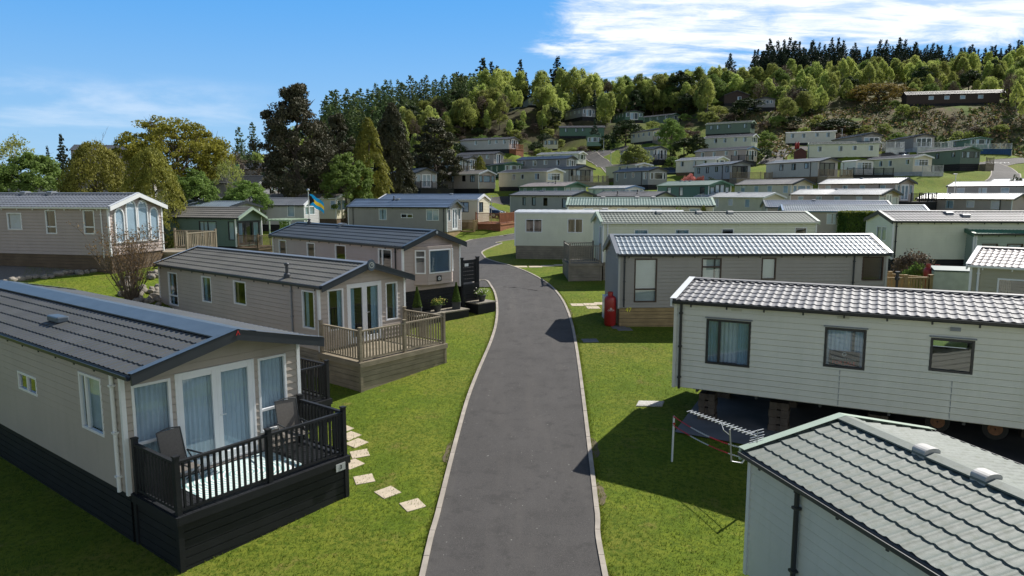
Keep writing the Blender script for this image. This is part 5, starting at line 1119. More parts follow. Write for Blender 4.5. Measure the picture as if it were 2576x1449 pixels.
# rough ground cover on the bank (nobody could count it)
rng = np.random.default_rng(9); n = 5200; xs = rng.uniform(50, 165, n); ys = rng.uniform(136, 185, n); C_ = []; 
keep = [(x, y) for x, y in zip(xs, ys) if not any(abs(x-V['pose'][0]) < 5.5 and abs(y-V['pose'][1]) < 7 for V in VAN.values())]
zz = np.array([H(x, y) for x, y in keep]); kk = np.array(keep); m = 7
cc = np.repeat(np.column_stack([kk, zz]), m, 0); cc[:, :2] += rng.normal(size=(len(cc), 2))*.35; cc[:, 2] += rng.uniform(.02, .4, len(cc))
for nm_, sel, mt in (('bracken', np.arange(len(cc)) % 3 == 0, leafmat('dead_bracken', (.20, .135, .07), (.32, .22, .12))), ('rough_grass', np.arange(len(cc)) % 3 == 1, leafmat('rough_grass_blades', (.09, .12, .025), (.15, .17, .04))), ('bramble', np.arange(len(cc)) % 3 == 2, LM['dark'])):
    V_, F_ = leaves(cc[sel], .34, elong=1.9, out=np.tile([0, 0, .6], (sel.sum(), 1)), rng=rng)
    tag(obj(nm_, npmesh(nm_, V_, F_, mt)), {'bracken': 'dead brown bracken over the rough bank below the long lodge', 'rough_grass': 'rough green grass tufts over the bank below the long lodge', 'bramble': 'dark low bramble scattered over the bank'}[nm_], 'ground cover', kind='stuff')
# ------------------------------------------------------------------ decks
SOLIDF = WHITE
deck('v1', 6.06, 7.72, -1.86, 1.86, W_BLACK, 'black stained deck with railings, patterned rug and two folding chairs in the near left', [((6.16, -1.80), (7.66, -1.80)), ((7.66, -1.80), (7.66, 1.80)), ((7.66, 1.80), (6.16, 1.80))], zf=.03, det=2, depth=1.75, gap=.115, name='black_deck')
deck('v1', 1.6, 3.9, 1.96, 4.4, W_BLACK, 'black side deck with railing half hidden behind the nearest left caravan', [((1.7, 4.34), (3.84, 4.34)), ((3.84, 4.34), (3.84, 1.98))], zf=.0, det=2, depth=1.6, gap=.115, name='black_deck')
deck('v2', 5.66, 7.8, -1.95, 1.75, W_GREY, 'weathered timber deck with spindle railing outside the second caravan on the left', [((5.75, -1.88), (7.73, -1.88)), ((7.73, -1.88), (7.73, 1.69)), ((7.73, 1.69), (5.75, 1.69))], zf=-.02, det=2, depth=1.6, gap=.12)
q3 = POSE['v3']; L3, W3 = q3[4], q3[5]
deck('v3', L3/2-2.6, L3/2+.1, W3/2+.1, W3/2+.98, W_BLACK, 'black deck with solid boarded side screen and white name plate beyond the bay window', [((L3/2-2.5, W3/2+.92), (L3/2+.02, W3/2+.92))], zf=.05, det=1, depth=1.7, name='black_deck')
p = loc('v3', L3/2+.02, W3/2+.55, .12); o = empty('boarded_screen', p, q3[3], 'black horizontal board screen with white name plate and post cap, beside the road bend', 'fence panel')
m = MB()
for k in range(6): m.box(-.02, .02, -.4, .42, k*.17, k*.17+.145)
m.build('board_panel', W_BLACK, o)
for yy in (-.46, .48): m = MB(); m.box(-.06, .06, yy-.06, yy+.06, -1.2, 1.08); m.box(-.075, .075, yy-.075, yy+.075, 1.08, 1.12); m.build('post', W_BLACK, o)
m = MB(); m.box(.021, .03, -.3, -.08, .72, .84); m.build('name_plate', WHITE, o)
# low planter shelf in front of v3
f3 = loc('v3', L3/2+.55, -.1, -.95)
o = empty('planter_shelf', (f3.x, f3.y, H(f3.x, f3.y)), q3[3], 'low black boarded shelf carrying topiary cones and flower pots', 'planter shelf')
m = MB(); m.box(-.42, .42, -1.5, 1.35, .3, .35); m.build('top_board', SK_GREY, o)
m = MB(); m.box(-.39, .39, -1.47, 1.32, -.4, .3); m.build('side_boards', W_BLACK, o)
o2_ = loc('v3', L3/2+.5, W3/2+.75); o2 = empty('planter_shelf', (o2_.x, o2_.y, H(o2_.x, o2_.y)+.12), q3[3], 'short black shelf with the white flowered pot, nearest the road', 'planter shelf')
m = MB(); m.box(-.42, .42, -.5, .6, .3, .35); m.build('top_board', SK_GREY, o2); m = MB(); m.box(-.39, .39, -.47, .57, -.4, .3); m.build('side_boards', W_BLACK, o2)
POT = mat('dark_pot', (.035, .04, .045), .5, .1)
def pot(P, kind, label, h=.3):
    o = empty('planter', P, 0, label, 'planter')
    m = MB()
    if kind == 'cone': m.box(-.17, .17, -.17, .17, 0, .3); m.box(-.19, .19, -.19, .19, .26, .3)
    else: m.lathe([(.12, 0), (.15, .1), (.2, .26), (.215, .28), (.19, .285)], n=16)
    m.build('pot', POT, o)
    rg = np.random.default_rng(int(P[0]*100) % 999)
    if kind == 'cone':
        n = 3000; t = rg.uniform(0, 1, n)**.8; a = rg.uniform(0, 6.28, n); r = .19*(1-t)*rg.uniform(.9, 1.02, n)+.015
        c = np.stack([np.cos(a)*r, np.sin(a)*r, .3+t*.85], 1); V_, F_ = leaves(c, .03, out=np.stack([np.cos(a), np.sin(a), a*0+.3], 1), rng=rg); obj('topiary', npmesh('topiary', V_, F_, LM['hedge']), o)
    else:
        c = rg.normal(size=(350, 3))*np.array([.12, .12, .07])+np.array([0, 0, .38]); V_, F_ = leaves(c, .05, rng=rg); obj('leaves', npmesh('leaves', V_, F_, LM['lime']), o)
        c = rg.normal(size=(90, 3))*np.array([.15, .15, .05])+np.array([0, 0, .46]); V_, F_ = leaves(c, .055, elong=1, out=np.tile([0, 0, 1.], (90, 1)), rng=rg); obj('flowers', npmesh('flowers', V_, F_, mat('flower_'+kind, {'y': (.6, .5, .1), 'w': (.75, .72, .6)}[kind], .7)), o)
def onshelf(root, x, y): return root.location+Vector((math.cos(q3[3])*x-math.sin(q3[3])*y, math.sin(q3[3])*x+math.cos(q3[3])*y, .35))
pot(onshelf(o, 0, -1.15), 'cone', 'clipped cone topiary in a square pot, the left one on the shelf')
pot(onshelf(o, 0, -.1), 'y', 'round dark pot of yellow and white flowers between the two cones')
pot(onshelf(o, 0, .95), 'cone', 'clipped cone topiary in a square pot, the right one on the shelf')
pot(onshelf(o2, 0, .1), 'w', 'round dark pot of white flowers on the short shelf by the road')
L4, W4 = VAN['v4']['L'], VAN['v4']['W']
deck('v4', L4/2-1.4, L4/2+1.3, W4/2+.1, W4/2+2.6, W_GREY, 'weathered timber deck and railing right of the arched gable', [((L4/2-1.3, W4/2+2.5), (L4/2+1.22, W4/2+2.5)), ((L4/2+1.22, W4/2+2.5), (L4/2+1.22, W4/2+.2))], zf=-.1, det=1, depth=1.3)
L5, W5 = VAN['v5']['L'], VAN['v5']['W']
deck('v5', L5/2+.05, L5/2+2.2, -W5/2, W5/2, SK_BROWN, 'brown boarded deck with open green pergola railing at the dark green caravan', [((L5/2+2.1, -W5/2+.1), (L5/2+2.1, W5/2-.1)), ((L5/2+.1, -W5/2+.1), (L5/2+2.1, -W5/2+.1))], det=1, depth=1.2, railm=SK_BROWN)
pg = empty('pergola', loc('v5', L5/2+2.9, W5/2-.2, 0), POSE['v5'][3], 'pale green open pergola frame with climbing leaves beside the glazed gable', 'pergola')
for (a, b) in ((-1, -1), (1, -1), (1, 1), (-1, 1)): m = MB(); m.box(a-.04, a+.04, b-.04, b+.04, -.9, 2.0); m.build('post', SAGE_T, pg)
m = MB()
for b in (-1, 1): m.box(-1.2, 1.2, b-.03, b+.03, 2.0, 2.1)
for k in range(6): m.box(-1+k*.4-.02, -1+k*.4+.02, -1.15, 1.15, 2.1, 2.16)
m.build('top_beams', SAGE_T, pg)
rg = np.random.default_rng(4); c = np.stack([rg.uniform(.0, 1, 900), rg.uniform(-1.02, -.95, 900), rg.uniform(.3, 2.0, 900)], 1); V_, F_ = leaves(c, .09, rng=rg); obj('climbing_leaves', npmesh('climbing_leaves', V_, F_, LM['lime']), pg)
L_, W_ = VAN['v11']['L'], VAN['v11']['W']
deck('v11', L_/2+.05, L_/2+1.8, -W_/2-.2, W_/2+1.9, SK_DARK, 'black railed deck in front of the taupe caravan', [((L_/2+1.72, -W_/2-.1), (L_/2+1.72, W_/2+1.8)), ((L_/2+.1, -W_/2-.12), (L_/2+1.72, -W_/2-.12))], det=1, depth=1.8, gap=.2, name='black_deck')
L_, W_ = VAN['v13']['L'], VAN['v13']['W']
deck('v13', L_/2-.9, L_/2+1.3, W_/2+.05, W_/2+1.2, SK_TAN, 'small pine deck with close boarded rail at the end of the mauve caravan', [((L_/2-.8, W_/2+1.12), (L_/2+1.22, W_/2+1.12)), ((L_/2+1.22, W_/2+1.12), (L_/2+1.22, W_/2+.15))], det=1, depth=1.1, gap=.1)
L_, W_ = VAN['v14']['L'], VAN['v14']['W']
deck('v14', L_/2-2.0, L_/2+2.4, -W_/2-2.6, -W_/2-.1, W_ORANGE, 'orange stained deck with boarded base at the bend in the road', [((L_/2-1.9, -W_/2-2.5), (L_/2+2.3, -W_/2-2.5)), ((L_/2+2.3, -W_/2-2.5), (L_/2+2.3, -W_/2-.2))], det=1, depth=1.7, gap=.11, name='orange_deck') if False else deck('v14', L_/2+.1, L_/2+2.7, -W_/2-1.2, W_/2+.2, W_ORANGE, 'orange stained deck with boarded base at the bend in the road', [((L_/2+.2, -W_/2-1.1), (L_/2+2.6, -W_/2-1.1)), ((L_/2+2.6, -W_/2-1.1), (L_/2+2.6, W_/2+.1))], det=1, depth=1.7, gap=.11, name='orange_deck')
L_, W_ = VAN['v22']['L'], VAN['v22']['W']
deck('v22', -L_/2-1.9, -L_/2-.05, -W_/2-.1, W_/2-.5, SK_GREY, 'grey timber entrance deck at the left end of the long cream caravan', [((-L_/2-1.82, -W_/2-.02), (-L_/2-.15, -W_/2-.02)), ((-L_/2-1.82, -W_/2-.02), (-L_/2-1.82, W_/2-.6)), ((-L_/2-1.82, W_/2-.6), (-L_/2-.15, W_/2-.6))], det=1, depth=1.35, gap=.115)
def fd(k, x0, x1, y0, y1, wood, label, sides='Fr', **kw):
    L_, W_ = VAN[k]['L'], VAN[k]['W']; X0, X1 = x0+L_/2, x1+L_/2
    rails = []
    if 'F' in sides: rails.append(((X1-.08, y0+.08), (X1-.08, y1-.08)))
    if 'r' in sides: rails.append(((X0+.08, y0+.08), (X1-.08, y0+.08)))
    if 'l' in sides: rails.append(((X0+.08, y1-.08), (X1-.08, y1-.08)))
    d = dict(det=0, depth=1.9, gap=.24); d.update(kw); return deck(k, X0, X1, y0, y1, wood, label, rails, **d)
fd('v40', .05, 1.6, -1.9, 1.4, W_ORANGE, 'small orange deck at the end of the long light grey caravan', 'Frl')
fd('v44', .05, 2.2, -1.8, 2.6, SK_GREY, 'grey railed deck of the cream caravan above the road junction', 'Frl')
fd('v45', .05, 1.6, -1.7, 1.9, SK_DARK, 'dark railed deck behind the round leafing tree', 'Fr')
fd('v46', .05, 2.0, -1.9, 1.7, SK_GREY, 'grey deck of the taupe caravan below the long light grey one', 'Fl')
fd('v48', .05, 1.6, -1.7, 1.7, SK_BROWN, 'brown deck beside the little golden conifer', 'F')
fd('v52', .05, 1.8, -2.4, 3.6, SK_GREY, 'brown timber fenced deck around the dark bifold doors at the foot of the road', 'Frl', gap=.18)
fd('v57', .05, 2.0, -1.9, 4.3, W_GREY, 'brown spindle deck right of the blue grey caravan', 'Frl', gap=.2)
fd('v58', -1.5, 1.8, -4.0, -1.85, SK_DARK, 'long dark railed deck of the light blue gabled caravan', 'Fr')
fd('v63', .05, 1.8, -1.9, 3.0, W_GREY, 'weathered spindle deck at the shiny roofed light grey caravan', 'Frl', gap=.2)
fd('v64', .05, 1.6, -3.2, 4.0, SK_DARK, 'black spindle railed deck under the curved roof caravan', 'Fr', gap=.2)
fd('v65', .05, 1.9, -1.8, 2.2, SK_WHITE, 'pale boarded deck of the cream caravan with the grid bay', 'Fl')
fd('v66', -.2, 1.2, 1.9, 3.4, W_GREY, 'small timber deck at the right end of the green caravan', 'Fl')
fd('v68', .05, 1.7, -1.9, 4.4, W_WHITE, 'white railed deck in front of the fully glazed caravan', 'Frl')
fd('v67', .05, 1.4, 1.9, 5.2, W_WHITE, 'white picket deck left of the parked silver car', 'Frl')
fd('v69', .05, 2.6, -4.2, 4.4, W_BLUE, 'bright blue boarded deck on the right of the upper terrace', 'F', railm=W_WHITE)
fd('v34', .05, 2.0, -1.8, 3.4, SK_DARK, 'dark railed deck below the grass bank on the right', 'Fl')
# ------------------------------------------------------------------ road side props
q1 = POSE['v1']
def onv(key, lx, ly, z, name, label, cat, rz=0): return empty(name, loc(key, lx, ly, z), POSE[key][3]+rz, label, cat)
SLING = mat('sling_fabric', (.15, .135, .12), .8, .12, 30)
def chair(lx, ly, rz, label):
    o = onv('v1', lx, ly, .03, 'folding_chair', label, 'chair', rz)
    for s in (-1, 1):
        m = MB(); m.tube([(-.30, s*.26, 0), (.1, s*.26, .42), (.28, s*.26, .62)] if False else [(.28, s*.27, 0), (.05, s*.27, .40), (-.22, s*.27, .62)], .013, 6); m.tube([(-.28, s*.25, 0), (.26, s*.25, .44)], .013, 6); m.tube([(-.22, s*.27, .62), (.26, s*.27, .64)], .016, 6); m.tube([(-.17, s*.24, .38), (-.36, s*.24, 1.06)], .013, 6); m.build('side_frame', DGREY, o)
    m = MB(); m.tube([(-.36, -.24, 1.06), (-.365, 0, 1.10), (-.36, .24, 1.06)], .013, 6); m.build('top_rail', DGREY, o)
    m = MB(); m.box(-.19, .27, -.23, .23, .41, .42); m.build('seat', SLING, o)
    m = MB(); m.add([(-.19, -.23, .42), (-.19, .23, .42), (-.36, .23, 1.06), (-.36, -.23, 1.06), (-.20, -.23, .42), (-.20, .23, .42), (-.37, .23, 1.06), (-.37, -.23, 1.06)], [(0,1,2,3),(7,6,5,4),(0,3,7,4),(1,5,6,2)]); m.build('backrest', SLING, o)
chair(6.55, -1.15, .1, 'grey sling folding chair at the left end of the black deck')
chair(6.6, 1.3, -.2, 'grey sling folding chair at the right end of the black deck')
# rug
rm = mat('rug_weave', (.5, .66, .66), .9, .05, 30); nt = rm.node_tree; N = nt.nodes; L = nt.links; pb = N['Principled BSDF']; src = pb.inputs['Base Color'].links[0].from_socket
tc = N.new('ShaderNodeTexCoord'); wv = N.new('ShaderNodeTexWave'); wv.wave_type = 'RINGS'; wv.rings_direction = 'Z'; wv.inputs['Scale'].default_value = 4.2; wv.inputs['Distortion'].default_value = 5; wv.inputs['Detail'].default_value = 1; wv.inputs['Detail Scale'].default_value = .8
L.new(tc.outputs['Object'], wv.inputs['Vector']); cr = N.new('ShaderNodeValToRGB'); cr.color_ramp.elements[0].position = .45; cr.color_ramp.elements[1].position = .55; cr.color_ramp.elements[0].color = (.80, .84, .82, 1); cr.color_ramp.elements[1].color = (.30, .50, .50, 1); L.new(wv.outputs['Fac'], cr.inputs[0]); L.new(cr.outputs[0], pb.inputs['Base Color'])
o = MB(); o.box(-.68, .68, -1.15, 1.0, 0, .008); r_ = o.build('outdoor_rug', rm); tag(r_, 'pale teal and white leaf patterned rug laid on the black deck', 'rug'); r_.location = loc('v1', 6.83, -.05, .035); r_.rotation_euler = (0, 0, q1[3])
def text(s, size, m, name, loc_, rot, parent=None, ex=.004):
    cu = bpy.data.curves.new('t', 'FONT'); cu.body = s; cu.size = size; cu.extrude = ex; cu.align_x = 'CENTER'; cu.align_y = 'CENTER'
    to = bpy.data.objects.new('t', cu); C.objects.link(to); bpy.context.view_layer.update()
    me = bpy.data.meshes.new_from_object(to.evaluated_get(bpy.context.evaluated_depsgraph_get())); bpy.data.objects.remove(to); me.materials.clear(); me.materials.append(m)
    o = obj(name, me, parent); o.location = loc_; o.rotation_euler = rot; return o
YEL = mat('yellow_paint', (.9, .85, .08), .5); REDP = mat('red_paint', (.36, .02, .02), .4, .1, coat=.3); LTXT = mat('pale_lettering', (.75, .75, .72), .5)
# house number plates
root1 = [c_ for c_ in C.objects if c_.name.startswith('black_deck') and c_.get('label', '').startswith('black stained deck with')][0]
pl = MB(); pl.box(-.0, .012, -.12, .12, -.08, .08); p1 = pl.build('number_plate', mat('plate_grey', (.45, .47, .48), .4), root1); p1.location = (.86, 1.62, .42); text('3', .13, DARKT, 'lettering', (.016, 0, 0), (R(90), 0, R(90)), p1)
t47 = text('47', .26, YEL, 'number', (-VAN['v23']['L']/2+.42, -VAN['v23']['W']/2-.01, .8-.08), (R(90), 0, 0), VAN['v23']['root'])
# emblems on the gables
def emblem(key, lx, lz, r, m1, m2, sq=False):
    rt = VAN[key]['root']; m = MB(); f = VAN[key]['sk']
    if sq: m.box(lx, lx+.03, -r, r, f+lz-r, f+lz+r)
    else: m.prism([(r*.95*math.cos(a), f+lz+r*1.15*math.sin(a)) for a in [k*math.pi/12 for k in range(24)]], 'x', lx, lx+.05)
    b = m.build('emblem', m1, rt); m = MB(); n = 20; R_, r_2 = r*.62, r*.42
    for k in range(n):
        a, c = 2*math.pi*k/n, 2*math.pi*(k+1)/n; x = lx+(.034 if sq else .055); z = f+lz
        m.quad((x, r_2*math.cos(a), z+r_2*math.sin(a)), (x, R_*math.cos(a), z+R_*math.sin(a)), (x, R_*math.cos(c), z+R_*math.sin(c)), (x, r_2*math.cos(c), z+r_2*math.sin(c)))
    m.box(lx+.03, lx+(.036 if sq else .056), -r*.1, r*.28, f+lz-r*.1, f+lz+r*.22); m.build('emblem_ring', m2, b)
emblem('v2', L2 := VAN['v2']['L']/2+.4, VAN['v2']['h']+VAN['v2']['r']-.02, .17, NAVYT, GALV)
emblem('v3', VAN['v3']['L']/2+.3, VAN['v3']['h']+VAN['v3']['r']-.02, .08, NAVYT, WHITE)
t_ = text('^', .22, mat('red_mark', (.5, .03, .03), .5), 'gable_mark', (VAN['v1']['L']/2+.79, 0, VAN['v1']['sk']+VAN['v1']['h']+VAN['v1']['r']-.02), (R(90), 0, R(90)), VAN['v1']['root'])
# v3 bay front (projecting three sided bay)
def bay(key, y0, y1, z0, z1, pro, wm, fm, zb0=.45, grid=False):
    V = VAN[key]; rt = V['root']; f = V['sk']; L_ = V['L']/2; c = .42
    a = [(L_, y0-c), (L_+pro, y0), (L_+pro, y1), (L_, y1+c)]
    m = MB(); zs = [zb0, z0, z1, V['h']-.04]
    for i in range(3):
        (xa, ya), (xb, yb) = a[i], a[i+1]; d = Vector((xb-xa, yb-ya, 0)); ln = d.length; d.normalize(); n = Vector((d.y, -d.x, 0))
        wall_panel(m, (xa, ya, 0), d, n, 0, ln, f+zb0, f+V['h']-.04, None, [(.07, ln-.07, f+z0, f+z1)], .15, .012)
    m.add([(p[0], p[1], f+zb0) for p in a], [(0, 1, 2, 3)]); m.add([(p[0], p[1], f+V['h']-.04) for p in a], [(3, 2, 1, 0)]); m.build('bay_wall', wm, rt)
    for i in range(3):
        (xa, ya), (xb, yb) = a[i], a[i+1]; d = Vector((xb-xa, yb-ya, 0)); ln = d.length; d.normalize(); n = Vector((d.y, -d.x, 0))
        M = lambda s, z, o, xa=xa, ya=ya, d=d, n=n: Vector((xa, ya, z))+d*s+n*o
        w = MB(); fw = .055; s0, s1, za, zb_ = .07, ln-.07, f+z0, f+z1
        fbox(w, M, s0, s0+fw, za, zb_, -.04, .03); fbox(w, M, s1-fw, s1, za, zb_, -.04, .03); fbox(w, M, s0+fw, s1-fw, za, za+fw, -.04, .03); fbox(w, M, s0+fw, s1-fw, zb_-fw, zb_, -.04, .03)
        if i != 1: zc = zb_-.3*(zb_-za); fbox(w, M, s0+fw, s1-fw, zc-.03, zc+.03, -.035, .025)
        wo = w.build('window', fm, rt, bevel=.006); g_ = MB(); g_.quad(M(s0, za, -.01), M(s1, za, -.01), M(s1, zb_, -.01), M(s0, zb_, -.01)); g_.build('pane', GLASS, wo)
        if i == 1:
            b_ = MB(); k = za+.06
            while k < zb_-.06: b_.quad(M(s0+.05, k, -.06), M(s1-.05, k, -.06), M(s1-.05, k+.035, -.045), M(s0+.05, k+.035, -.045)); k += .04
            b_.build('blind', mat('blue_grey_blind', (.12, .19, .28), .6), wo)
bay('v3', -.58, .72, .72, 1.72, .42, PINK, WHITE, .25)
emblem('v3', VAN['v3']['L']/2+.44, .5, .12, BLACKF, WHITE, True)
# arched windows of v4
def arch(key, yc, w, z0, zs, m=WHITE):
    V = VAN[key]; rt = V['root']; f = V['sk']; x = V['L']/2+.02; n = 14; r = w/2
    o = [(yc-r, z0), (yc+r, z0)]+[(yc+r*math.cos(a), zs+r*1.25*math.sin(a)) for a in [math.pi*k/n for k in range(n+1)]]
    ri = r-.06; i_ = [(yc-ri, z0+.07), (yc+ri, z0+.07)]+[(yc+ri*math.cos(a), zs+ri*1.25*math.sin(a)) for a in [math.pi*k/n for k in range(n+1)]]
    N_ = len(o); mb = MB(); X1 = x+.05
    P = [(X1, a, f+b) for a, b in o]+[(X1, a, f+b) for a, b in i_]+[(x-.02, a, f+b) for a, b in o]+[(x-.02, a, f+b) for a, b in i_]
    fs = []
    for k in range(N_): j = (k+1) % N_; fs += [(k, j, N_+j, N_+k), (k, 2*N_+k, 2*N_+j, j), (N_+k, N_+j, 3*N_+j, 3*N_+k)]
    mb.add(P, fs); wo = mb.build('arched_window', m, rt)
    g_ = MB(); g_.add([(x+.018, a, f+b) for a, b in i_], [tuple(range(N_))]); g_.build('pane', GLASS, wo)
    b_ = MB(); b_.add([(x+.004, a, f+b) for a, b in i_], [tuple(range(N_))]); b_.build('drape', CURT, wo)
arch('v4', -1.12, .6, .55, 1.82); arch('v4', -.37, .7, .55, 2.12); arch('v4', .37, .7, .55, 2.12); arch('v4', 1.12, .6, .55, 1.82)
# gable truss decoration is a white dentil strip under v4's verge
# downpipes, flues, vents
def pipe(key, side, s, z0, z1, m, r=.03, out=.05):
    V = VAN[key]; M = mapper(side, V['L'], V['W']); f = V['sk']; b = MB(); b.tube([M(s, f+z0, out), M(s, f+z1, out)], r, 10)
    for z in (z0+.3, (z0+z1)/2, z1-.25): a = M(s, f+z, out); b.box(a.x-r*1.3, a.x+r*1.3, a.y-r*1.3, a.y+r*1.3, f+z-.02, f+z+.02)
    b.build('downpipe', m, V['root'])
pipe('v23', 'R', .22, .05, 2.15, DARKT); pipe('v23', 'R', 9.75, -.1, 2.15, DARKT); pipe('v2', 'R', 9.75, -.1, 2.1, GREYT); pipe('v3', 'R', 10.9, -.1, 1.9, BLACKF); pipe('v4', 'R', 10.45, -.1, 2.15, WHITE)
pipe('v24', 'R', .16, -.02, 2.25, BLACKF, .035, .06); pipe('v25', 'R', 1.3, -.5, 2.0, DARKT, .04, .07); pipe('v26', 'R', .15, -.1, 2.1, BLACKF, .035); pipe('v13', 'R', .55, -.1, 2.1, BLACKF); pipe('v13', 'R', 10.1, -.1, 2.1, BLACKF); pipe('v1', 'R', 11.75, .0, 2.3, WHITE, .04, .05)
pipe('v22', 'R', .25, -.1, 2.1, WHITE, .04, .05); pipe('v28', 'R', .25, -.1, 2.1, WHITE, .04, .05); pipe('v27', 'R', .1, -.1, 2.1, WHITE, .05, .05)
for k, s in (('v55', 8.4), ('v57', 8.2), ('v63', 8.7), ('v52', 9.2), ('v11', .05), ('v34', 8.6), ('v36', 9.6)): pipe(k, 'R', min(s, VAN[k]['L']-.2), -.1, 2.05, BLACKF, .05, .05)
def roofpt(key, s, t, sd=-1):
    V = VAN[key]; return Vector((-V['L']/2+s, sd*V['W']/2*(1-t), V['sk']+V['h']+V['r']*t+.03))
def flue(key, s, t, h=.45, m=DARKT):
    p = roofpt(key, s, t); b = MB(); b.lathe([(.13, -.05), (.11, .12), (.055, .16), (.05, h), (.085, h), (.085, h+.06), (.05, h+.09)], p, 14); b.build('flue', m, VAN[key]['root'])
    b = MB(); b.box(p.x-.25, p.x+.25, p.y-.25, p.y+.2, p.z-.02, p.z+.025) if False else None
flue('v2', 9.2, .1, .42); flue('v13', 4.2, .9, .3); flue('v18', 4.5, .15, .5, BLACKF); flue('v18', 7.5, .5, .45, BLACKF); flue('v16', 7.5, .6, .4); flue('v60', 6.3, .9, .3); flue('v3', 1.2, .95, .2)
def vent(key, s, w=.34, m=WHITE, t=1.):
    V = VAN[key]; p = roofpt(key, s, t); b = MB(); z = p.z+.03; n = 8; pr = [(-w*.62, z-.1)]+[(w*.62*-math.cos(math.pi*k/n), z+.035+.06*math.sin(math.pi*k/n)) for k in range(n+1)]+[(w*.62, z-.1)]
    b.prism([(a+p.y, c_) for a, c_ in pr], 'x', p.x-w/2, p.x+w/2); vo = b.build('roof_vent', m, V['root'], bevel=.008); l = MB()
    for k in range(7):
        a = p.y-w*.5+k*w*.16; l.box(p.x-w/2-.006, p.x-w/2+.002, a, a+.012, z-.03, z+.05)
    l.build('louvre', DGREY, vo)
WM = mat('vent_plastic', (.45, .44, .42), .5, .12, 8)
vent('v25', 1.72, .24, WM); vent('v25', 2.72, .24, WM)
for s in (2.2, 4.5, 6.3): vent('v22', s+1.2, .32, WM, .93)
vent('v4', 4.4, .32, GREYT); vent('v4', 6.0, .32, GREYT); vent('v26', 3.6, .4, GREYT, .75); vent('v26', 4.3, .4, GREYT, .5); vent('v3', 4.3, .3, GREYT); vent('v13', 4.6, .3, GREYT); vent('v21', 5.8, .4, WM, .9); vent('v14', 7.2, .3, GREYT); vent('v20', 2.5, .3, WM); vent('v20', 5, .3, WM); vent('v20', 6.2, .3, WM); vent('v24', 9.3, .3, GREYT)
for k, ss in (('v15', (4.5, 5)), ('v16', (5, 6)), ('v33', (2, 4, 6)), ('v53', (3, 6)), ('v12', (3, 5)), ('v55', (4,)), ('v10', ()), ('v34', (5,)), ('v35', (5,)), ('v50', (5,)), ('v59', (4, 7)), ('v29', (4.5,)), ('v27', ()), ('v19', (3, 4, 5))):
    for s in ss: vent(k, s, .3, GREYT)
# dormer skylight on v1's slope
p = roofpt('v1', 7.1, .42); sk_ = MB(); sk_.box(p.x-.3, p.x+.3, p.y-.13, p.y+.13, p.z, p.z+.14); sk_.build('roof_vent', NAVYT, VAN['v1']['root'], bevel=.03)
# small wall details on v24 : vents, lamp, panel joints
rt = VAN['v24']['root']; f24 = VAN['v24']['sk']; M = mapper('R', VAN['v24']['L'], VAN['v24']['W'])
for s in (1.55, 4.0): b = MB(); fbox(b, M, s-.13, s+.13, f24+2.15, f24+2.2, .0, .025); b.build('wall_vent', mat('vent_cream', (.5, .49, .4), .5), rt)
b = MB(); fbox(b, M, 6.18, 6.38, f24+2.06, f24+2.14, .0, .05); b.build('wall_lamp', GREYT, rt)
for s in (4.0, 6.3, 8.6): b = MB(); fbox(b, M, s-.006, s+.006, f24+.0, f24+.93, .0, .018); b.build('panel_joint', GREYT, rt)
for s0, s1, z in ((.78, 1.95, 1.92), (3.59, 4.55, 1.94), (5.79, 6.7, 1.89)): b = MB(); fbox(b, M, s0, s1, f24+z, f24+z+.025, .0, .06); b.build('window_drip', GREYT, rt)
sg = MB(); a, c_ = 3.74, 4.40; sg.quad(M(a, f24+1.0, -.05), M(c_, f24+1.0, -.05), M(c_, f24+1.36, -.05), M(a, f24+1.36, -.05)); sgo = sg.build('sale_sign', mat('dark_sign_card', (.03, .02, .02), .6)); tag(sgo, 'dark FOR SALE card standing inside the middle window of the raised caravan', 'sign')
sgo.location = rt.location; sgo.rotation_euler = rt.rotation_euler; yv = -VAN['v24']['W']/2+.045
text('FOR SALE', .12, mat('sign_red', (.55, .04, .03), .5), 'lettering', (-VAN['v24']['L']/2+4.07, yv, f24+1.07), (R(90), 0, 0), sgo, .001)
text('Dalbeattie Forest', .075, mat('sign_grey', (.3, .3, .3), .5), 'lettering', (-VAN['v24']['L']/2+4.07, yv, f24+1.18), (R(90), 0, 0), sgo, .001)
m = MB(); n = 16
for k in range(n):
    a1, a2 = 2*math.pi*k/n, 2*math.pi*(k+1)/n; X = -VAN['v24']['L']/2+4.07; Z = f24+1.29
    m.quad((X+.03*math.cos(a1), yv, Z+.03*math.sin(a1)), (X+.05*math.cos(a1), yv, Z+.05*math.sin(a1)), (X+.05*math.cos(a2), yv, Z+.05*math.sin(a2)), (X+.03*math.cos(a2), yv, Z+.03*math.sin(a2)))
m.build('sign_emblem', mat('sign_grey', (.3, .3, .3), .5), sgo)
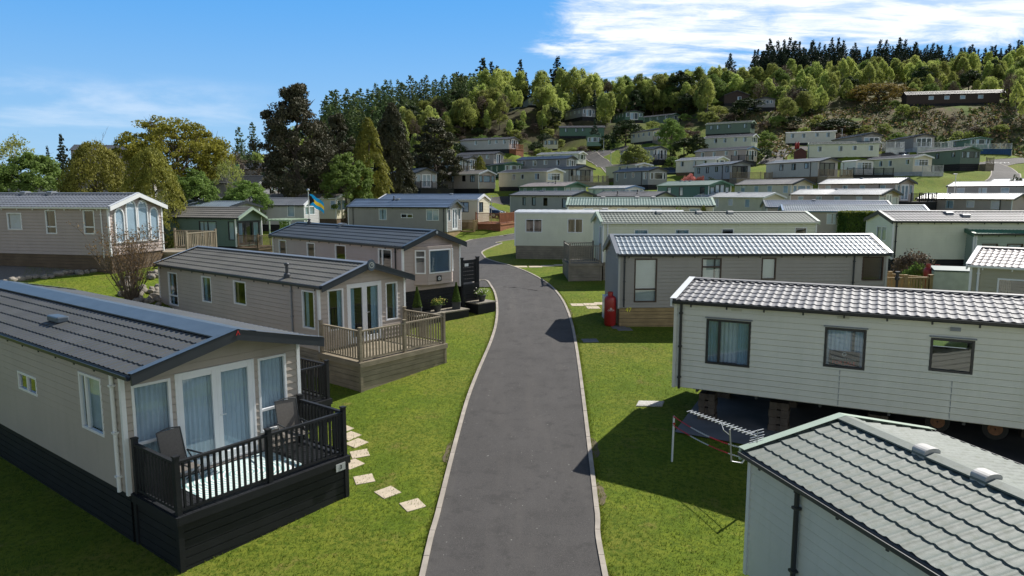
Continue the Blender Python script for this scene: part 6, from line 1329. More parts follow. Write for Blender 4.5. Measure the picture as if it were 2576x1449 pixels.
# piers, chassis and wheels of the raised caravan
BLOCK = mat('concrete_block', (.11, .088, .072), .9, .2, 8, bump=.4, bscale=30)
L_, W_ = VAN['v24']['L'], VAN['v24']['W']
m = MB(); m.box(-L_/2+.3, L_/2-.3, -1.0, -.88, f24-.28, f24-.02); m.box(-L_/2+.3, L_/2-.3, .88, 1.0, f24-.28, f24-.02); 
for k in range(8): xx = -L_/2+.6+k*1.5; m.box(xx-.03, xx+.03, -W_/2+.1, W_/2-.1, f24-.1, f24-.025)
m.build('chassis', DGREY, rt)
m = MB()
for k in range(7): m.box(-L_/2+.3, L_/2-.2, W_/2-.14, W_/2-.11, f24-.17-k*.17, f24-.01-k*.17)
m.build('added_dark_boards', SK_DARK, rt)  # far-side boards added to keep the gap under the floor dark
for i, (s, wd) in enumerate(((.75, .45), (2.6, .5), (4.9, .45), (8.4, .5), (10.6, .5))):
    for sd, ly in ((0, -1.1), (1, 1.1)):
        wp = loc('v24', -L_/2+s, ly, 0); gz = H(wp.x, wp.y); o = empty('block_pier', (wp.x, wp.y, gz), q := POSE['v24'][3], ('concrete block stack under the near side of the raised caravan, %s from the left' % ('first', 'second', 'third', 'fourth', 'fifth')[i]) if sd == 0 else 'concrete block stack hidden on the far side beneath the raised caravan', 'block pier', 'block piers under the raised caravan')
        hgt = POSE['v24'][2]-gz-.28; nb = max(1, round(hgt/.2)); bh = hgt/nb
        for k in range(nb):
            b = MB(); j = .02*(k % 2); b.box(-wd/2+j, -.05, -.2, .2, k*bh+.004, (k+1)*bh-.004); b.box(.05, wd/2-j, -.2, .2, k*bh+.004, (k+1)*bh-.004); b.box(-.05, .05, -.17, .2, k*bh+.02, (k+1)*bh-.02); b.build('block', BLOCK, o)
rust = mat('rusty_wheel', (.20, .09, .045), .7, .3, 12); tyre = mat('tyre_rubber', (.02, .02, .02), .8)
for s in (6.15, 7.3):
    o = MB(); n = 24; y0 = -1.15
    c0 = Vector((-L_/2+s, y0, f24-.30))
    def ring(r1, r2, ya, yb, mb):
        for k in range(n):
            a1, a2 = 2*math.pi*k/n, 2*math.pi*(k+1)/n
            P = lambda r, a, y: (c0.x+r*math.cos(a), y, c0.z+r*math.sin(a))
            mb.quad(P(r1, a1, ya), P(r1, a2, ya), P(r2, a2, ya), P(r2, a1, ya)); mb.quad(P(r2, a1, ya), P(r2, a2, ya), P(r2, a2, yb), P(r2, a1, yb))
    ring(.15, .26, y0, y0+.17, o); w = o.build('wheel', tyre, rt); o = MB(); ring(.02, .15, y0-.01, y0+.1, o); ring(.05, .1, y0-.03, y0, o); o.build('rim', rust, w)
# concrete base slab under it
def sheet(name, poly, m, lift, label=None, cat=None, th=.03, kind=None, group=None):
    cx_ = sum(p[0] for p in poly)/len(poly); cy_ = sum(p[1] for p in poly)/len(poly); z = max(H(*p[:2]) for p in poly)+lift if len(poly) < 5 else H(cx_, cy_)+lift
    zz = [H(*p[:2])+lift for p in poly]; n = len(poly); b = MB()
    b.add([(p[0]-cx_, p[1]-cy_, h-zz[0]) for p, h in zip(poly, zz)]+[(p[0]-cx_, p[1]-cy_, h-zz[0]-th-.05) for p, h in zip(poly, zz)], [tuple(range(n)), tuple(reversed(range(n, 2*n)))]+[(i, n+i, n+(i+1) % n, (i+1) % n) for i in range(n)])
    o = b.build(name, m, bevel=.006); o.location = (cx_, cy_, zz[0]); return tag(o, label, cat, group, kind)
SLABM = mat('concrete_slab', (.17, .17, .175), .85, .2, 1.5, bump=.2, bscale=40, det=7); PAVE = mat('buff_paving', (.52, .44, .33), .85, .14, 4, bump=.2, bscale=50)
pl = [loc('v24', a, b, 0) for a, b in ((-L_/2+.2, -2.6), (L_/2, -2.6), (L_/2, 2.2), (-L_/2+.2, 2.2))]
sl = MB(); nx_ = 24
for i in range(nx_):
    for j in range(8):
        def pp(a, b): w = loc('v24', -L_/2+.2+(L_-.2)*a/nx_, -2.5+4.7*b/8, 0); return (w.x, w.y, H(w.x, w.y)+.045)
        sl.quad(pp(i, j), pp(i+1, j), pp(i+1, j+1), pp(i, j+1))
tag(sl.build('concrete_base', SLABM), 'bare concrete base slab beneath the raised off white caravan', 'concrete base')
# stepping stones
def stone(u, v, s=.42, m=PAVE, rz=None, label='', group='stepping stones', name='stepping_stone', asp=1.):
    g = G(u, v); a = random.uniform(-.3, .3)+.6 if rz is None else rz; P = []
    for dx, dy in ((-1, -1), (1, -1), (1, 1), (-1, 1)):
        dx *= s/2*asp; dy *= s/2; P.append((g.x+math.cos(a)*dx-math.sin(a)*dy, g.y+math.sin(a)*dx+math.cos(a)*dy))
    return sheet(name, P, m, .014, label, 'paving slab', .03, None, group)
ORD = ['nearest the camera', 'second nearest the camera', 'third nearest the camera', 'fourth nearest the camera', 'fifth nearest the camera', 'sixth nearest the camera', 'seventh nearest the camera', 'farthest from the camera']
for i, (u, v) in enumerate([(1038,1271),(975,1239),(916,1206),(886,1168),(905,1142),(897,1115),(880,1097),(862,1080)]): stone(u, v, .43, label='buff stepping stone in the lawn beside the black deck, '+ORD[i])
for i, (u, v) in enumerate([(1452,767),(1484,766),(1512,764),(1492,774)]): stone(u, v, .5, rz=.1, asp=1.2, label='buff paving slab on the path to the caravan numbered 47, '+['left end', 'middle', 'right end', 'offset one in front'][i], group='path slabs of caravan 47')
for i, (u, v) in enumerate([(1570,828),(1484,857),(1556,823)]): stone(u, v, .5, SLABM, .1, 'grey slab in the shaded grass below caravan 47, '+['by its pine base', 'alone in the lawn', 'under the red cylinder'][i], 'grey slabs by caravan 47', asp=1.2)
for i, (u, v) in enumerate([(1310,671),(1347,671),(1378,669),(1410,667),(1440,665)]): stone(u, v, .5, rz=.1, asp=1.6, label='thin pale slab in the lawn row below the cream box, '+['leftmost', 'second from left', 'middle', 'second from right', 'rightmost'][i], group='slab row across the lawn')
DRAIN = mat('drain_cover_steel', (.38, .37, .34), .5, .2, 20, metal=.4, bump=.6, bscale=60)
g = G(1636, 1017); P = []
for dx, dy in ((-.45, -.2), (.3, -.2), (.45, .22), (-.3, .22)): P.append((g.x+dx, g.y+dy))
dc = sheet('drain_cover', P, DRAIN, .03, 'rectangular ribbed drain cover in the lawn beside the raised caravan', 'drain cover')
b = MB()
for k in range(12): t = k/11; a = Vector((-.40+.68*t, -.17, .002)); c_ = a+Vector((.12, .36, 0)); b.bar(a, c_, .018, .012)
b.build('cover_ribs', DRAIN, dc)
# gas cylinders
def gasb(P, label, h=1.3, r=.19, txt=True):
    o = empty('gas_cylinder', P, 0, label, 'gas cylinder', 'red gas cylinders'); s = h/1.3
    m = MB(); m.lathe([(r*.8, 0), (r*.85, .03), (r, .06), (r, 1.0*s), (r*.93, 1.08*s), (r*.7, 1.14*s), (r*.3, 1.17*s)], n=28); m.build('body', REDP, o, smooth=True)
    m = MB(); m.lathe([(.09, 1.12*s), (.11, 1.15*s), (.11, 1.3*s), (.095, 1.3*s), (.095, 1.2*s)], n=16); m.build('valve_guard', REDP, o)
    m = MB(); m.tube([(0, 0, 1.16*s), (0, 0, 1.24*s), (.1, 0, 1.25*s)], .02, 8); m.build('valve', mat('brass', (.5, .4, .2), .35, metal=1.), o)
    if txt: 
        t = text('CALOR', .085, LTXT, 'lettering', (0, -r-.004, .62*s), (R(90), 0, 0), o, .001)
        m = MB(); n = 14
        for k in range(n):
            a1, a2 = 2*math.pi*k/n, 2*math.pi*(k+1)/n; m.quad((.025*math.cos(a1), -r-.004, .74+.025*math.sin(a1)), (.045*math.cos(a1), -r-.004, .74+.045*math.sin(a1)), (.045*math.cos(a2), -r-.004, .74+.045*math.sin(a2)), (.025*math.cos(a2), -r-.004, .74+.025*math.sin(a2)))
        m.build('printed_mark', LTXT, o)
def GZp(v): return Vector((v[0], v[1], H(v[0], v[1])))
gasb(GZp(loc('v23', -VAN['v23']['L']/2-.3, -1.35)), 'red gas cylinder at the left corner of the caravan numbered 47', 1.42, .245)
g = at(2337, 655, 35); gasb(GZp(g), 'red gas cylinder beside the twiggy shrub, the left of two', 1.5, .2, False)
g = at(2359, 655, 35.3); gasb(GZp(g), 'red gas cylinder beside the green lidded box, the right of two', 1.4, .2, False)
for u, l in ((2184, 'left'), (2189.5, 'right')): pass
for u, l in ((2002.5, 'left'), (2008.5, 'right')): g = at(u, 365, 145); gasb(GZp(g), 'tiny red gas cylinder under the boxy flat roofed caravan, %s one' % l, 1.4, .22, False)
g = at(2030, 395, 115.5); gasb(GZp(g), 'red gas cylinder leaning on the long pale green caravan beside the brown shed', 1.6, .25, False)
# meter box on caravan 47's end
V = VAN['v23']; b = MB(); b.box(-V['L']/2-.35, -V['L']/2-.01, -.6, .4, .1, 1.1); b.build('service_box', WHITE, V['root'], bevel=.01)
# storage chest, cool box, timber fence by v28
g = at(2392, 700, 34.5); g = GZp(g)
o = empty('storage_box', g, -.35, 'pale garden storage box with dark green lid, right of the red gas cylinders', 'storage box'); m = MB(); m.box(-.85, .85, -.45, .45, 0, 1.25); m.build('body', mat('pale_green_plastic', (.40, .46, .42), .6), o, bevel=.03)
m = MB(); m.prism([(-.52, 1.26), (.52, 1.26), (.52, 1.44), (-.52, 1.32)], 'x', -.86, .86); m.build('lid', mat('dark_green_lid', (.03, .085, .09), .5), o, bevel=.02)
g = GZp(at(2414, 735, 27)); o = empty('utility_cabinet', g, .1, 'small white metal cabinet beside the khaki caravan', 'cabinet'); m = MB(); m.box(-.22, .22, -.18, .18, 0, .8); m.build('case', WHITE, o, bevel=.02); m = MB(); m.box(-.25, .25, -.21, .21, .8, .84); m.build('cap', WHITE, o); m = MB(); m.box(-.18, .18, -.187, -.181, .08, .72); m.build('door', GALV, o)
def picket(P0, P1, label, h=1.1, m=SK_TAN, cap=True, group=None):
    P0, P1 = Vector(P0), Vector(P1); o = empty('picket_fence', (P0.x, P0.y, H(P0.x, P0.y)), 0, label, 'fence', group); d = (P1-P0).to_2d(); n = int(d.length/.13); b = MB()
    zg = [H(P0.x+d.x*k/n, P0.y+d.y*k/n)-o.location.z for k in range(n+1)]
    for k in range(n+1): x, y = d.x*k/n, d.y*k/n; b.box(x-.04, x+.04, y-.012, y+.012, zg[k]-.1, zg[k]+h)
    b.build('pickets', m, o)
    b = MB(); b.bar((0, 0, zg[0]+h+.0), (d.x, d.y, zg[-1]+h), .09, .05); b.build('top_rail', m, o); b = MB(); b.bar((0, .03, zg[0]+.3), (d.x, d.y+.03, zg[-1]+.3), .04, .08); b.build('lower_rail', m, o)
    for t in (0, .5, 1): b = MB(); x, y = d.x*t, d.y*t; zz = H(P0.x+x, P0.y+y)-o.location.z; b.box(x-.06, x+.06, y-.06, y+.06, zz-.2, zz+h+.1); b.box(x-.08, x+.08, y-.08, y+.08, zz+h+.1, zz+h+.14); b.build('post', m, o)
A_ = loc('v23', VAN['v23']['L']/2+.15, -.9); B_ = A_+Vector((1.5, -1.0, 0)); C_p = A_+Vector((.2, 2.2, 0))
picket(A_, (A_.x+2.0, A_.y-.25, 0), 'new pine picket fence with capped post at the right end of caravan 47, near side', 1.9)
picket((A_.x+2.0, A_.y-.2, 0), (A_.x+.1, A_.y+2.6, 0), 'new pine picket fence at the right end of caravan 47, running back', 1.9)
fl = empty('flue_pipe', GZp(at(2255, 730, 27.3)), 0, 'black capped flue standing between the raised caravan and caravan 47', 'flue'); m = MB(); zt = at(2255, 683, 27.3).z-fl.location.z; m.lathe([(.05, 0), (.05, zt-.35), (.085, zt-.33), (.085, zt-.22), (.06, zt-.2), (.06, zt-.08), (.09, zt-.06), (.09, zt)], n=14); m.build('pipe', BLACKF, fl)
# TV aerial on the near right roof corner
V25 = VAN['v25']; cr_ = loc('v25', -V25['L']/2-.08, -V25['W']/2-.1, V25['h'])
o = empty('tv_aerial', cr_, 0, 'silver TV aerial on a bent pole at the corner of the near right roof', 'aerial')
mt = at(1836, 1083, cr_.y+.05)-cr_; base = at(1866, 1165, cr_.y+.02)-cr_; el_ = at(1840, 1160, cr_.y+.05)-cr_
m = MB(); m.tube([base, el_, mt+Vector((0, 0, .02))], .014, 10); m.tube([Vector((.06, .03, -.12)), base], .014, 8); m.build('mast', GALV, o)
zb_ = mt.z+cr_.z; a = at_z(1733, 1034, zb_+.02)-cr_; b_ = at_z(1905, 1098, zb_-.0)-cr_
d = (b_-a); d.normalize(); pr = Vector((-d.y, d.x, 0)).normalized(); m = MB(); m.bar(a, b_, .02, .018); m.tube([mt+Vector((0, 0, -.08)), mt+Vector((-.10, .02, 0)), a+(b_-a)*.5], .008, 6); m.build('boom', GALV, o)
m = MB(); Lb = (b_-a).length
for k in range(17): p = a+d*Lb*(k+.3)/18; w = .075+.002*k; m.bar(p-pr*w+Vector((0, 0, .008)), p+pr*w+Vector((0, 0, .008)), .014, .01)
m.build('elements', GALV, o); m = MB()
for k in range(5): z = -.09+k*.045; p = b_-d*.01*abs(k-2); m.bar(p-pr*.17+Vector((0, 0, z)), p+pr*.17+Vector((0, 0, z)), .014, .01)
m.bar(b_+Vector((0, 0, -.11)), b_+Vector((0, 0, .11)), .012, .012); m.build('reflector', GALV, o)
# posts with red and white chain
g = G(1690, 1161); h1 = 1.12; P1 = g+Vector((0, 0, h1)); z2 = P1.z-.05; P2 = at_z(1895, 1133, z2-.02); P2g = GZp(P2)
for nm, pp_, lab in (('a', g, 'slim white post with chain ends, in the shaded grass left of the aerial'), ('b', P2g, 'slim white post holding the far end of the red and white chains')):
    o = empty('chain_post', pp_, 0, lab, 'post'); m = MB(); hh = (P1.z if nm == 'a' else z2)-pp_.z; m.tube([(0, 0, -.2), (.02, 0, hh)], .024, 8); m.build('pole', WHITE, o); m = MB(); m.tube([(.02, -.03, hh-.02), (.02, .03, hh-.02)], .02, 6); m.tube([(.02, -.035, hh-.18), (.02, .035, hh-.18)], .03, 6); m.build('hook', REDP, o)
RED2 = mat('chain_red', (.55, .03, .05), .45); WH2 = mat('chain_white', (.6, .62, .62), .45)
for j, (dz, sag) in enumerate(((0, .12), (-.22, .1))):
    o = empty('plastic_chain', P1, 0, 'red and white plastic chain strung between the slim posts, the %s one' % ('upper', 'lower')[j], 'chain'); m1, m2 = MB(), MB(); A0 = Vector((0, 0, dz)); B0 = P2-P1+Vector((0, 0, dz)); n = int(B0.length/.032)
    for k in range(n):
        t = k/n; t2 = (k+1)/n; f_ = lambda t: A0.lerp(B0, t)-Vector((0, 0, sag*4*t*(1-t))); a_, c_ = f_(t), f_(t2); dd = (c_-a_).normalized(); mb_ = m1 if (t*4.2) % 2 < 1 else m2
        up = Vector((0, 0, 1)) if k % 2 else dd.cross(Vector((0, 0, 1))); s_ = dd.cross(up).normalized() if k % 2 else up.normalized()*1; s_ = s_*.009
        if k % 2: s_ = Vector((0, 0, .013))
        e_ = dd*.006; mb_.tube([a_-e_, a_+s_+e_*1.5, c_+s_-e_*1.5, c_+e_, c_-s_-e_*1.5, a_-s_+e_*1.5, a_-e_], .0062, 4, cap=False)
    m1.build('red_links', RED2, o); m2.build('white_links', WH2, o)
# flagpole and flag
g = GZp(at(779, 580, 61)); zt = at(779, 479, 61).z; o = empty('flagpole', g, 0, 'white flagpole with ball finial in front of the light grey caravan', 'flagpole'); m = MB(); m.tube([(0, 0, -.2), (0, 0, zt-g.z-.1)], [.05, .035], 10); m.build('pole', WHITE, o); m = MB(); m.lathe([(.02, 0), (.1, .06), (.13, .14), (.1, .22), (.02, .28)], (0, 0, zt-g.z-.12), 12); m.build('finial', GALV, o)
fo = empty('flag', g+Vector((.04, 0, zt-g.z-.35)), 0, 'blue, gold and black triangular striped flag flying from the white pole', 'flag')
nx2, nz2 = 22, 12; cols = dict(blue=MB(), gold=MB(), black=MB()); wF, hF = 1.5, .95
def fp(i, j): s = i/nx2; t = j/nz2; return Vector((s*wF*.8, .16*math.sin(s*7+t*1.2)*s+.05, -t*hF-s*s*.75+.06*math.sin(s*9)))
for i in range(nx2):
    for j in range(nz2):
        s, t = (i+.5)/nx2, (j+.5)/nz2; k = 'black' if s < .42*(1-abs(2*t-1)) else ('gold' if abs(t-.5) < 1/6 else 'blue'); cols[k].quad(fp(i, j), fp(i+1, j), fp(i+1, j+1), fp(i, j+1))
cols['blue'].build('blue_stripes', mat('flag_blue', (.01, .28, .62), .8, trans=.3), fo, True); cols['gold'].build('gold_stripe', mat('flag_gold', (.75, .48, .03), .8, trans=.3), fo, True); cols['black'].build('black_triangle', mat('flag_black', (.01, .01, .012), .8), fo, True)
# green banner left background
g = GZp(at(595, 440, 105)); o = empty('banner', g, 0, 'green banner on two short poles beneath the brown tree at the left', 'banner'); zz = at(595, 413, 105).z-g.z; zb2 = at(595, 427, 105).z-g.z
m = MB(); m.box(-.4, .45, -.02, .02, zb2, zz); m.build('cloth', mat('banner_green', (.02, .22, .14), .7), o); m = MB(); m.tube([(-.45, 0, 0), (-.45, 0, zz)], .03, 6); m.tube([(.5, 0, 0), (.5, 0, zz)], .03, 6); m.build('poles', GALV, o)
# lamp posts
def lamp(u, vb_, vt, Y, label):
    P = at(u, vt, Y); g = GZp(P); hh = P.z-g.z; o = empty('lamp_post', g, 0, label, 'lamp post', 'lamp posts along the park roads'); m = MB(); m.tube([(0, 0, -.2), (0, 0, hh)], [.07, .045], 8); m.build('pole', GALV, o); m = MB(); m.box(-.35, .15, -.1, .1, hh, hh+.09); m.build('lantern', GREYT, o, bevel=.03)
lamp(2405, 520, 439, 88, 'lamp post before the grass bank at the right'); lamp(1519, 400, 350, 160, 'tall lamp post at the upper road junction by the stilted green caravan'); lamp(1537, 412, 386, 138, 'short lamp post on the grass corner of the upper road'); lamp(2119, 345, 325, 147, 'lamp post behind the boxy caravan')
lamp(1252, 443, 353, 108, 'thin lamp post right of the beige black windowed caravan') if False else None
def mast(u, vt, Y, label, kind='yagi'):
    P = at(u, vt, Y); g = GZp(P); hh = P.z-g.z; o = empty('tv_aerial', g, 0, label, 'aerial'); m = MB(); m.tube([(0, 0, 0), (0, 0, hh)], .025, 8); m.build('mast', GALV, o); m = MB(); m.bar((-.5, 0, hh-.05), (.5, 0, hh-.02), .03, .03)
    for k in range(8): m.bar((-.45+k*.13, -.18, hh-.03), (-.45+k*.13, .18, hh-.03), .018, .018)
    m.build('antenna', GALV, o)
mast(1509, 521, 41.5, 'spiky TV aerial on a tall mast at the left end of the long cream caravan'); mast(1236, 492, 69, 'tall bare aerial mast in front of the mauve caravan'); mast(1624, 480, 88, 'TV aerial above the white roofs in the middle'); mast(1765, 460+28, 88, 'TV aerial standing at the end of the pale teal roof'); mast(1782, 445, 133, 'crank armed TV aerial beside the dark evergreens'); mast(2296, 560, 60, 'thin aerial mast left of the clipped hedge')
# picnic table
g = GZp(at(497, 625, 42)); o = empty('picnic_table', g, -.3, 'weathered wooden picnic table between the arched window caravan and the green one', 'picnic table'); m = MB()
for k in range(5): m.box(-.9, .9, -.36+k*.145, -.23+k*.145, .74, .78)
m.build('table_top', SK_GREY, o)
for s in (-1, 1): m = MB(); m.box(-.9, .9, s*.72-.13, s*.72+.13, .43, .47); m.build('bench', SK_GREY, o)
for s in (-1, 1): m = MB(); m.bar((s*.6, -.72, 0), (s*.6, -.2, .74), .06, .09); m.bar((s*.6, .72, 0), (s*.6, .2, .74), .06, .09); m.bar((s*.6, -.75, .4), (s*.6, .75, .4), .06, .08); m.build('leg_frame', SK_GREY, o)
# boulders edging the gravel
ROCK = mat('granite_boulder', (.25, .225, .19), .9, .28, 3, bump=.6, bscale=12, det=8)
def boulder(seed, s):
    r = random.Random(seed); bm = __import__('bmesh').new(); __import__('bmesh').ops.create_icosphere(bm, subdivisions=3, radius=1)
    o_ = Vector((r.random()*50, r.random()*50, 0))
    for v in bm.verts:
        n_ = mnoise.noise(v.co*1.1+o_)*.35+mnoise.noise(v.co*3+o_)*.12; v.co = v.co*(1+n_); v.co.x *= 1.25; v.co.z *= .78
    me = bpy.data.meshes.new('boulder'); bm.to_mesh(me); bm.free(); me.materials.append(ROCK); me.polygons.foreach_set('use_smooth', [True]*len(me.polygons)); return me
BM = [boulder(k, 1) for k in range(6)]
bl = [(70,702),(90,699),(112,700),(128,698),(146,694),(160,690),(178,688),(200,690),(218,687),(236,684),(252,681),(268,676),(288,672),(306,668),(50,706),(32,709),(14,711)]
for i, (u, v) in enumerate(bl):
    P = G(u, v); o = obj('boulder', BM[i % 6]); s = random.uniform(.12, .2); o.scale = (s, s, s); o.rotation_euler = (0, 0, random.uniform(0, 6)); o.location = P+Vector((0, 0, s*.35)); tag(o, 'rounded pale boulder in the curved row edging the gravel at the left', 'boulder', 'boulders edging the gravel')
for i in range(46):
    u, v = random.uniform(300, 402), random.uniform(690, 790); P = G(u, v); o = obj('boulder', BM[i % 6]); s = random.uniform(.1, .2); o.scale = (s, s, s); o.rotation_euler = (random.uniform(0, 3), 0, random.uniform(0, 6)); o.location = P+Vector((0, 0, s*.4)); tag(o, 'boulder of the rough rockery under the bare shrub', 'boulder', 'boulders of the rockery under the bare shrub')
# cars
def car(P, rz, col, label, name='parked_car'):
    paint = mat('car_paint_'+col[0], col[1], .25, .03, coat=.8, metal=.4); o = empty(name, P, rz, label, 'car', 'parked cars')
    prof = [(-2.15, .45, .82), (-2.1, .3, .95), (-1.5, .22, 1.0), (-.6, .2, .98), (.9, .2, .97), (1.7, .25, .88), (2.1, .32, .74), (2.18, .45, .62)]
    m = MB(); vs = []
    for x, zl, zh in prof:
        w = .88-.10*(abs(x)/2.18)**4; vs += [(x, -w*.96, zl), (x, -w, (zl+zh)/2), (x, -w*.93, zh), (x, 0, zh+.03), (x, w*.93, zh), (x, w, (zl+zh)/2), (x, w*.96, zl)]
    fs = [(i*7+k, i*7+k+1, i*7+k+8, i*7+k+7) for i in range(len(prof)-1) for k in range(6)]+[(0,1,2,3,4,5,6), tuple(reversed([49+k for k in range(7)]))]; fs += [(i*7, i*7+7, i*7+13, i*7+6) for i in range(7)]
    m.add(vs, fs); m.build('body', paint, o, smooth=True)
    gl = mat('car_glass', (.015, .02, .025), .08, .1); m = MB(); cab = [(-2.0, .92, .7), (-1.35, 1.38, .62), (-.2, 1.5, .62), (.35, 1.42, .62), (1.15, .95, .74)]
    vs = []
    for x, z, w in cab: vs += [(x, -w*(1.15 if z > 1 else 1.1), .93), (x, -w, z), (x, w, z), (x, w*(1.15 if z > 1 else 1.1), .93)]
    m.add(vs, [(i*4+k, i*4+k+1, i*4+k+5, i*4+k+4) for i in range(4) for k in range(3)]); m.build('windows', gl, o)
    m = MB(); m.add([(-1.3, -.6, 1.40), (-.2, -.6, 1.52), (.3, -.6, 1.445), (.3, .6, 1.445), (-.2, .6, 1.52), (-1.3, .6, 1.40), (-1.3, -.6, 1.43), (-.2, -.6, 1.55), (.3, -.6, 1.475), (.3, .6, 1.475), (-.2, .6, 1.55), (-1.3, .6, 1.43)], [(6,7,10,11),(7,8,9,10),(0,1,7,6),(1,2,8,7),(5,11,10,4),(4,10,9,3),(0,6,11,5),(2,3,9,8)]); m.build('roof', paint, o)
    for x in (-1.35, 1.35):
        for s in (-1, 1):
            w = MB(); n = 18; vs = []
            for yy in (s*.72, s*.9): vs += [(x+.33*math.cos(2*math.pi*k/n), yy, .33+.33*math.sin(2*math.pi*k/n)) for k in range(n)]
            w.add(vs, [(k, (k+1) % n, n+(k+1) % n, n+k) for k in range(n)]+[tuple(range(n)), tuple(range(n, 2*n))]); wo = w.build('wheel', tyre, o); w = MB(); yy = s*.905; w.add([(x+.2*math.cos(2*math.pi*k/n), yy, .33+.2*math.sin(2*math.pi*k/n)) for k in range(n)], [tuple(range(n))]); w.build('rim', GALV, wo)
    for s in (-1, 1): m = MB(); m.box(2.05, 2.17, s*.68-.16, s*.68+.16, .6, .72); m.build('headlight', mat('lamp_glass', (.8, .8, .8), .15), o); m = MB(); m.box(-2.17, -2.08, s*.7-.14, s*.7+.14, .68, .84); m.build('tail_light', REDP, o)
car(GZp(at(1225, 500, 88)), R(-25), ('blue', (.03, .05, .09)), 'dark blue car with sunlit bonnet parked behind the blue roofed caravan')
car(GZp(at(1690, 425, 128)), R(-20), ('navy', (.04, .06, .10)), 'dark car with glinting bonnet beside the off white caravan')
car(GZp(at(2267, 373, 127)), R(75), ('silver', (.35, .38, .42)), 'silver car parked between the two end on caravans on the terrace')
# brown shed beside v62
o = empty('shed', GZp(loc('v62', -VAN['v62']['L']/2-1.4, -1.5)), POSE['v62'][3], 'red brown shed at the left end of the long pale green caravan', 'shed'); m = MB(); m.prism([(-1, 0), (1, 0), (1, 1.7), (0, 2.3), (-1, 1.7)], 'y', -.9, .9); m.build('wall', mat('shed_brown', (.10, .035, .03), .8), o); m = MB(); m.bar((-1.1, 0, 1.66), (0, 0, 2.36), 2.0, .05, (0, 0, 1)); m.bar((0, 0, 2.36), (1.1, 0, 1.66), 2.0, .05, (0, 0, 1)); m.build('roof', DGREY, o); m = MB(); m.box(-.4, .4, -.93, -.9, .02, 1.7); m.build('door', mat('shed_brown', (.10, .035, .03), .8), o)
# houses in the left background
def house(u, vr, Y, L_, yaw, wm, rm, label):
    P = at(u, vr, Y); g = H(P.x, P.y); 
    o = van('h%d' % u, (P.x, P.y, g+.4, yaw, L_, 4.2, P.z-g-.4-.9, .9), wm, rm, DARKT, WHITE, None, SK_DARK, label, sk=.4, det=0, corner=None, board=0, wins=P4(L=L_, z1=1.9)+BAY(W=4.2), name='background_building', cat='building', group=None)
house(583, 443, 92, 8, -.1, GREYW, R_CHAR, 'low dark roofed building beneath the green banner')
house(285, 366, 125, 12, .2, TAUPE, R_GREY, 'grey roofed building between the two golden cypresses')
house(640, 412, 120, 10, -.4, TAUPE, R_GREY, 'grey building half hidden behind the big dark pine')
house(60, 452, 85, 9, .1, LGREY, R_LG, 'pale grey caravan roof glimpsed behind the green tree at the far left')
# painted road word at the far right
t = text('SLOW', 1.5, mat('road_paint', (.6, .6, .58), .8), 'road_marking', (0, 0, 0), (0, 0, 0), None, .002); g = G(2512, 411); t.location = g+Vector((0, 0, .1)); sx = (H(g.x+1, g.y)-H(g.x-1, g.y))/2; sy = (H(g.x, g.y+1)-H(g.x, g.y-1))/2; t.rotation_euler = (math.atan(sy), -math.atan(sx), 0); t['kind'] = 'structure'

# worn soil where wheels and feet have rubbed the grass beside the kerbs
SOIL = mat('bare_soil', (.125, .10, .055), .95, .25, 6, bump=.5, bscale=40, det=7); rs = random.Random(8); sb = MB()
for side, PL_ in ((-1, LL), (1, RR)):
    for k in range(12):
        i = rs.randrange(2, len(PL_)-3); p = PL_[i]; d = (PL_[i+1]-PL_[i-1]).normalized(); nrm = Vector((-d.y, d.x)); nrm = nrm if nrm.x*side > 0 else -nrm
        if not 9 < p.y < 33: continue
        ln, wd = rs.uniform(.3, 1.1), rs.uniform(.08, .24); n = 18; ring_ = []
        for j in range(n):
            a = 2*math.pi*j/n; q = p+d*math.cos(a)*ln*rs.uniform(.75, 1.1)+nrm*(.03+max(0, math.sin(a))*wd*rs.uniform(.6, 1.15)); ring_.append((q.x, q.y, H(q.x, q.y)+.012))
        c = p+nrm*.05; o_ = len(sb.v); sb.add([(c.x, c.y, H(c.x, c.y)+.012)]+ring_, [(0, 1+j, 1+(j+1) % n) for j in range(n)])
o_ = sb.build('bare_soil', SOIL); o_['kind'] = 'structure'
# ragged grass blades over the nearer lawns and creeping over the kerbs
rng = np.random.default_rng(21); kx = np.array([p.x for p in LL]); ky = np.array([p.y for p in LL]); rx = np.array([p.x for p in RR]); ry = np.array([p.y for p in RR])
nb = 150000; ys = 9+(rng.uniform(0, 1, nb)**1.3)*26; xs = rng.uniform(-13, 11, nb)*(ys/22+.25)
kn = 16000; kk_ = rng.integers(0, len(LL), kn); k2 = rng.integers(0, len(RR), kn)
ex = np.concatenate([kx[kk_]-np.abs(rng.normal(size=kn))*.06-.035, rx[k2]+np.abs(rng.normal(size=kn))*.06+.035]); ey = np.concatenate([ky[kk_]+rng.uniform(-.2, .2, kn), ry[k2]+rng.uniform(-.2, .2, kn)])
o1 = np.argsort(ky); o3 = np.argsort(ry); lx_ = np.interp(ys, ky[o1], kx[o1]); rx_ = np.interp(ys, ry[o3], rx[o3])
ok = (xs < lx_-.08) | (xs > rx_+.08)
for k, V_ in VAN.items():
    q = V_['pose']
    if q[1] > 45: continue
    c_, s_ = math.cos(q[3]), math.sin(q[3]); dx = xs-q[0]; dy = ys-q[1]; ok &= ~((np.abs(c_*dx+s_*dy) < V_['L']/2) & (np.abs(-s_*dx+c_*dy) < V_['W']/2))
uu2 = (xs*0)
xs = np.concatenate([xs[ok], ex]); ys = np.concatenate([ys[ok], ey]); sel = (ys > 5) & (ys < 40); xs, ys = xs[sel], ys[sel]
jj = np.clip(np.searchsorted(YS, ys, 'right')-1, 0, len(YS)-2); ty = (ys-YS[jj])/(YS[jj+1]-YS[jj])
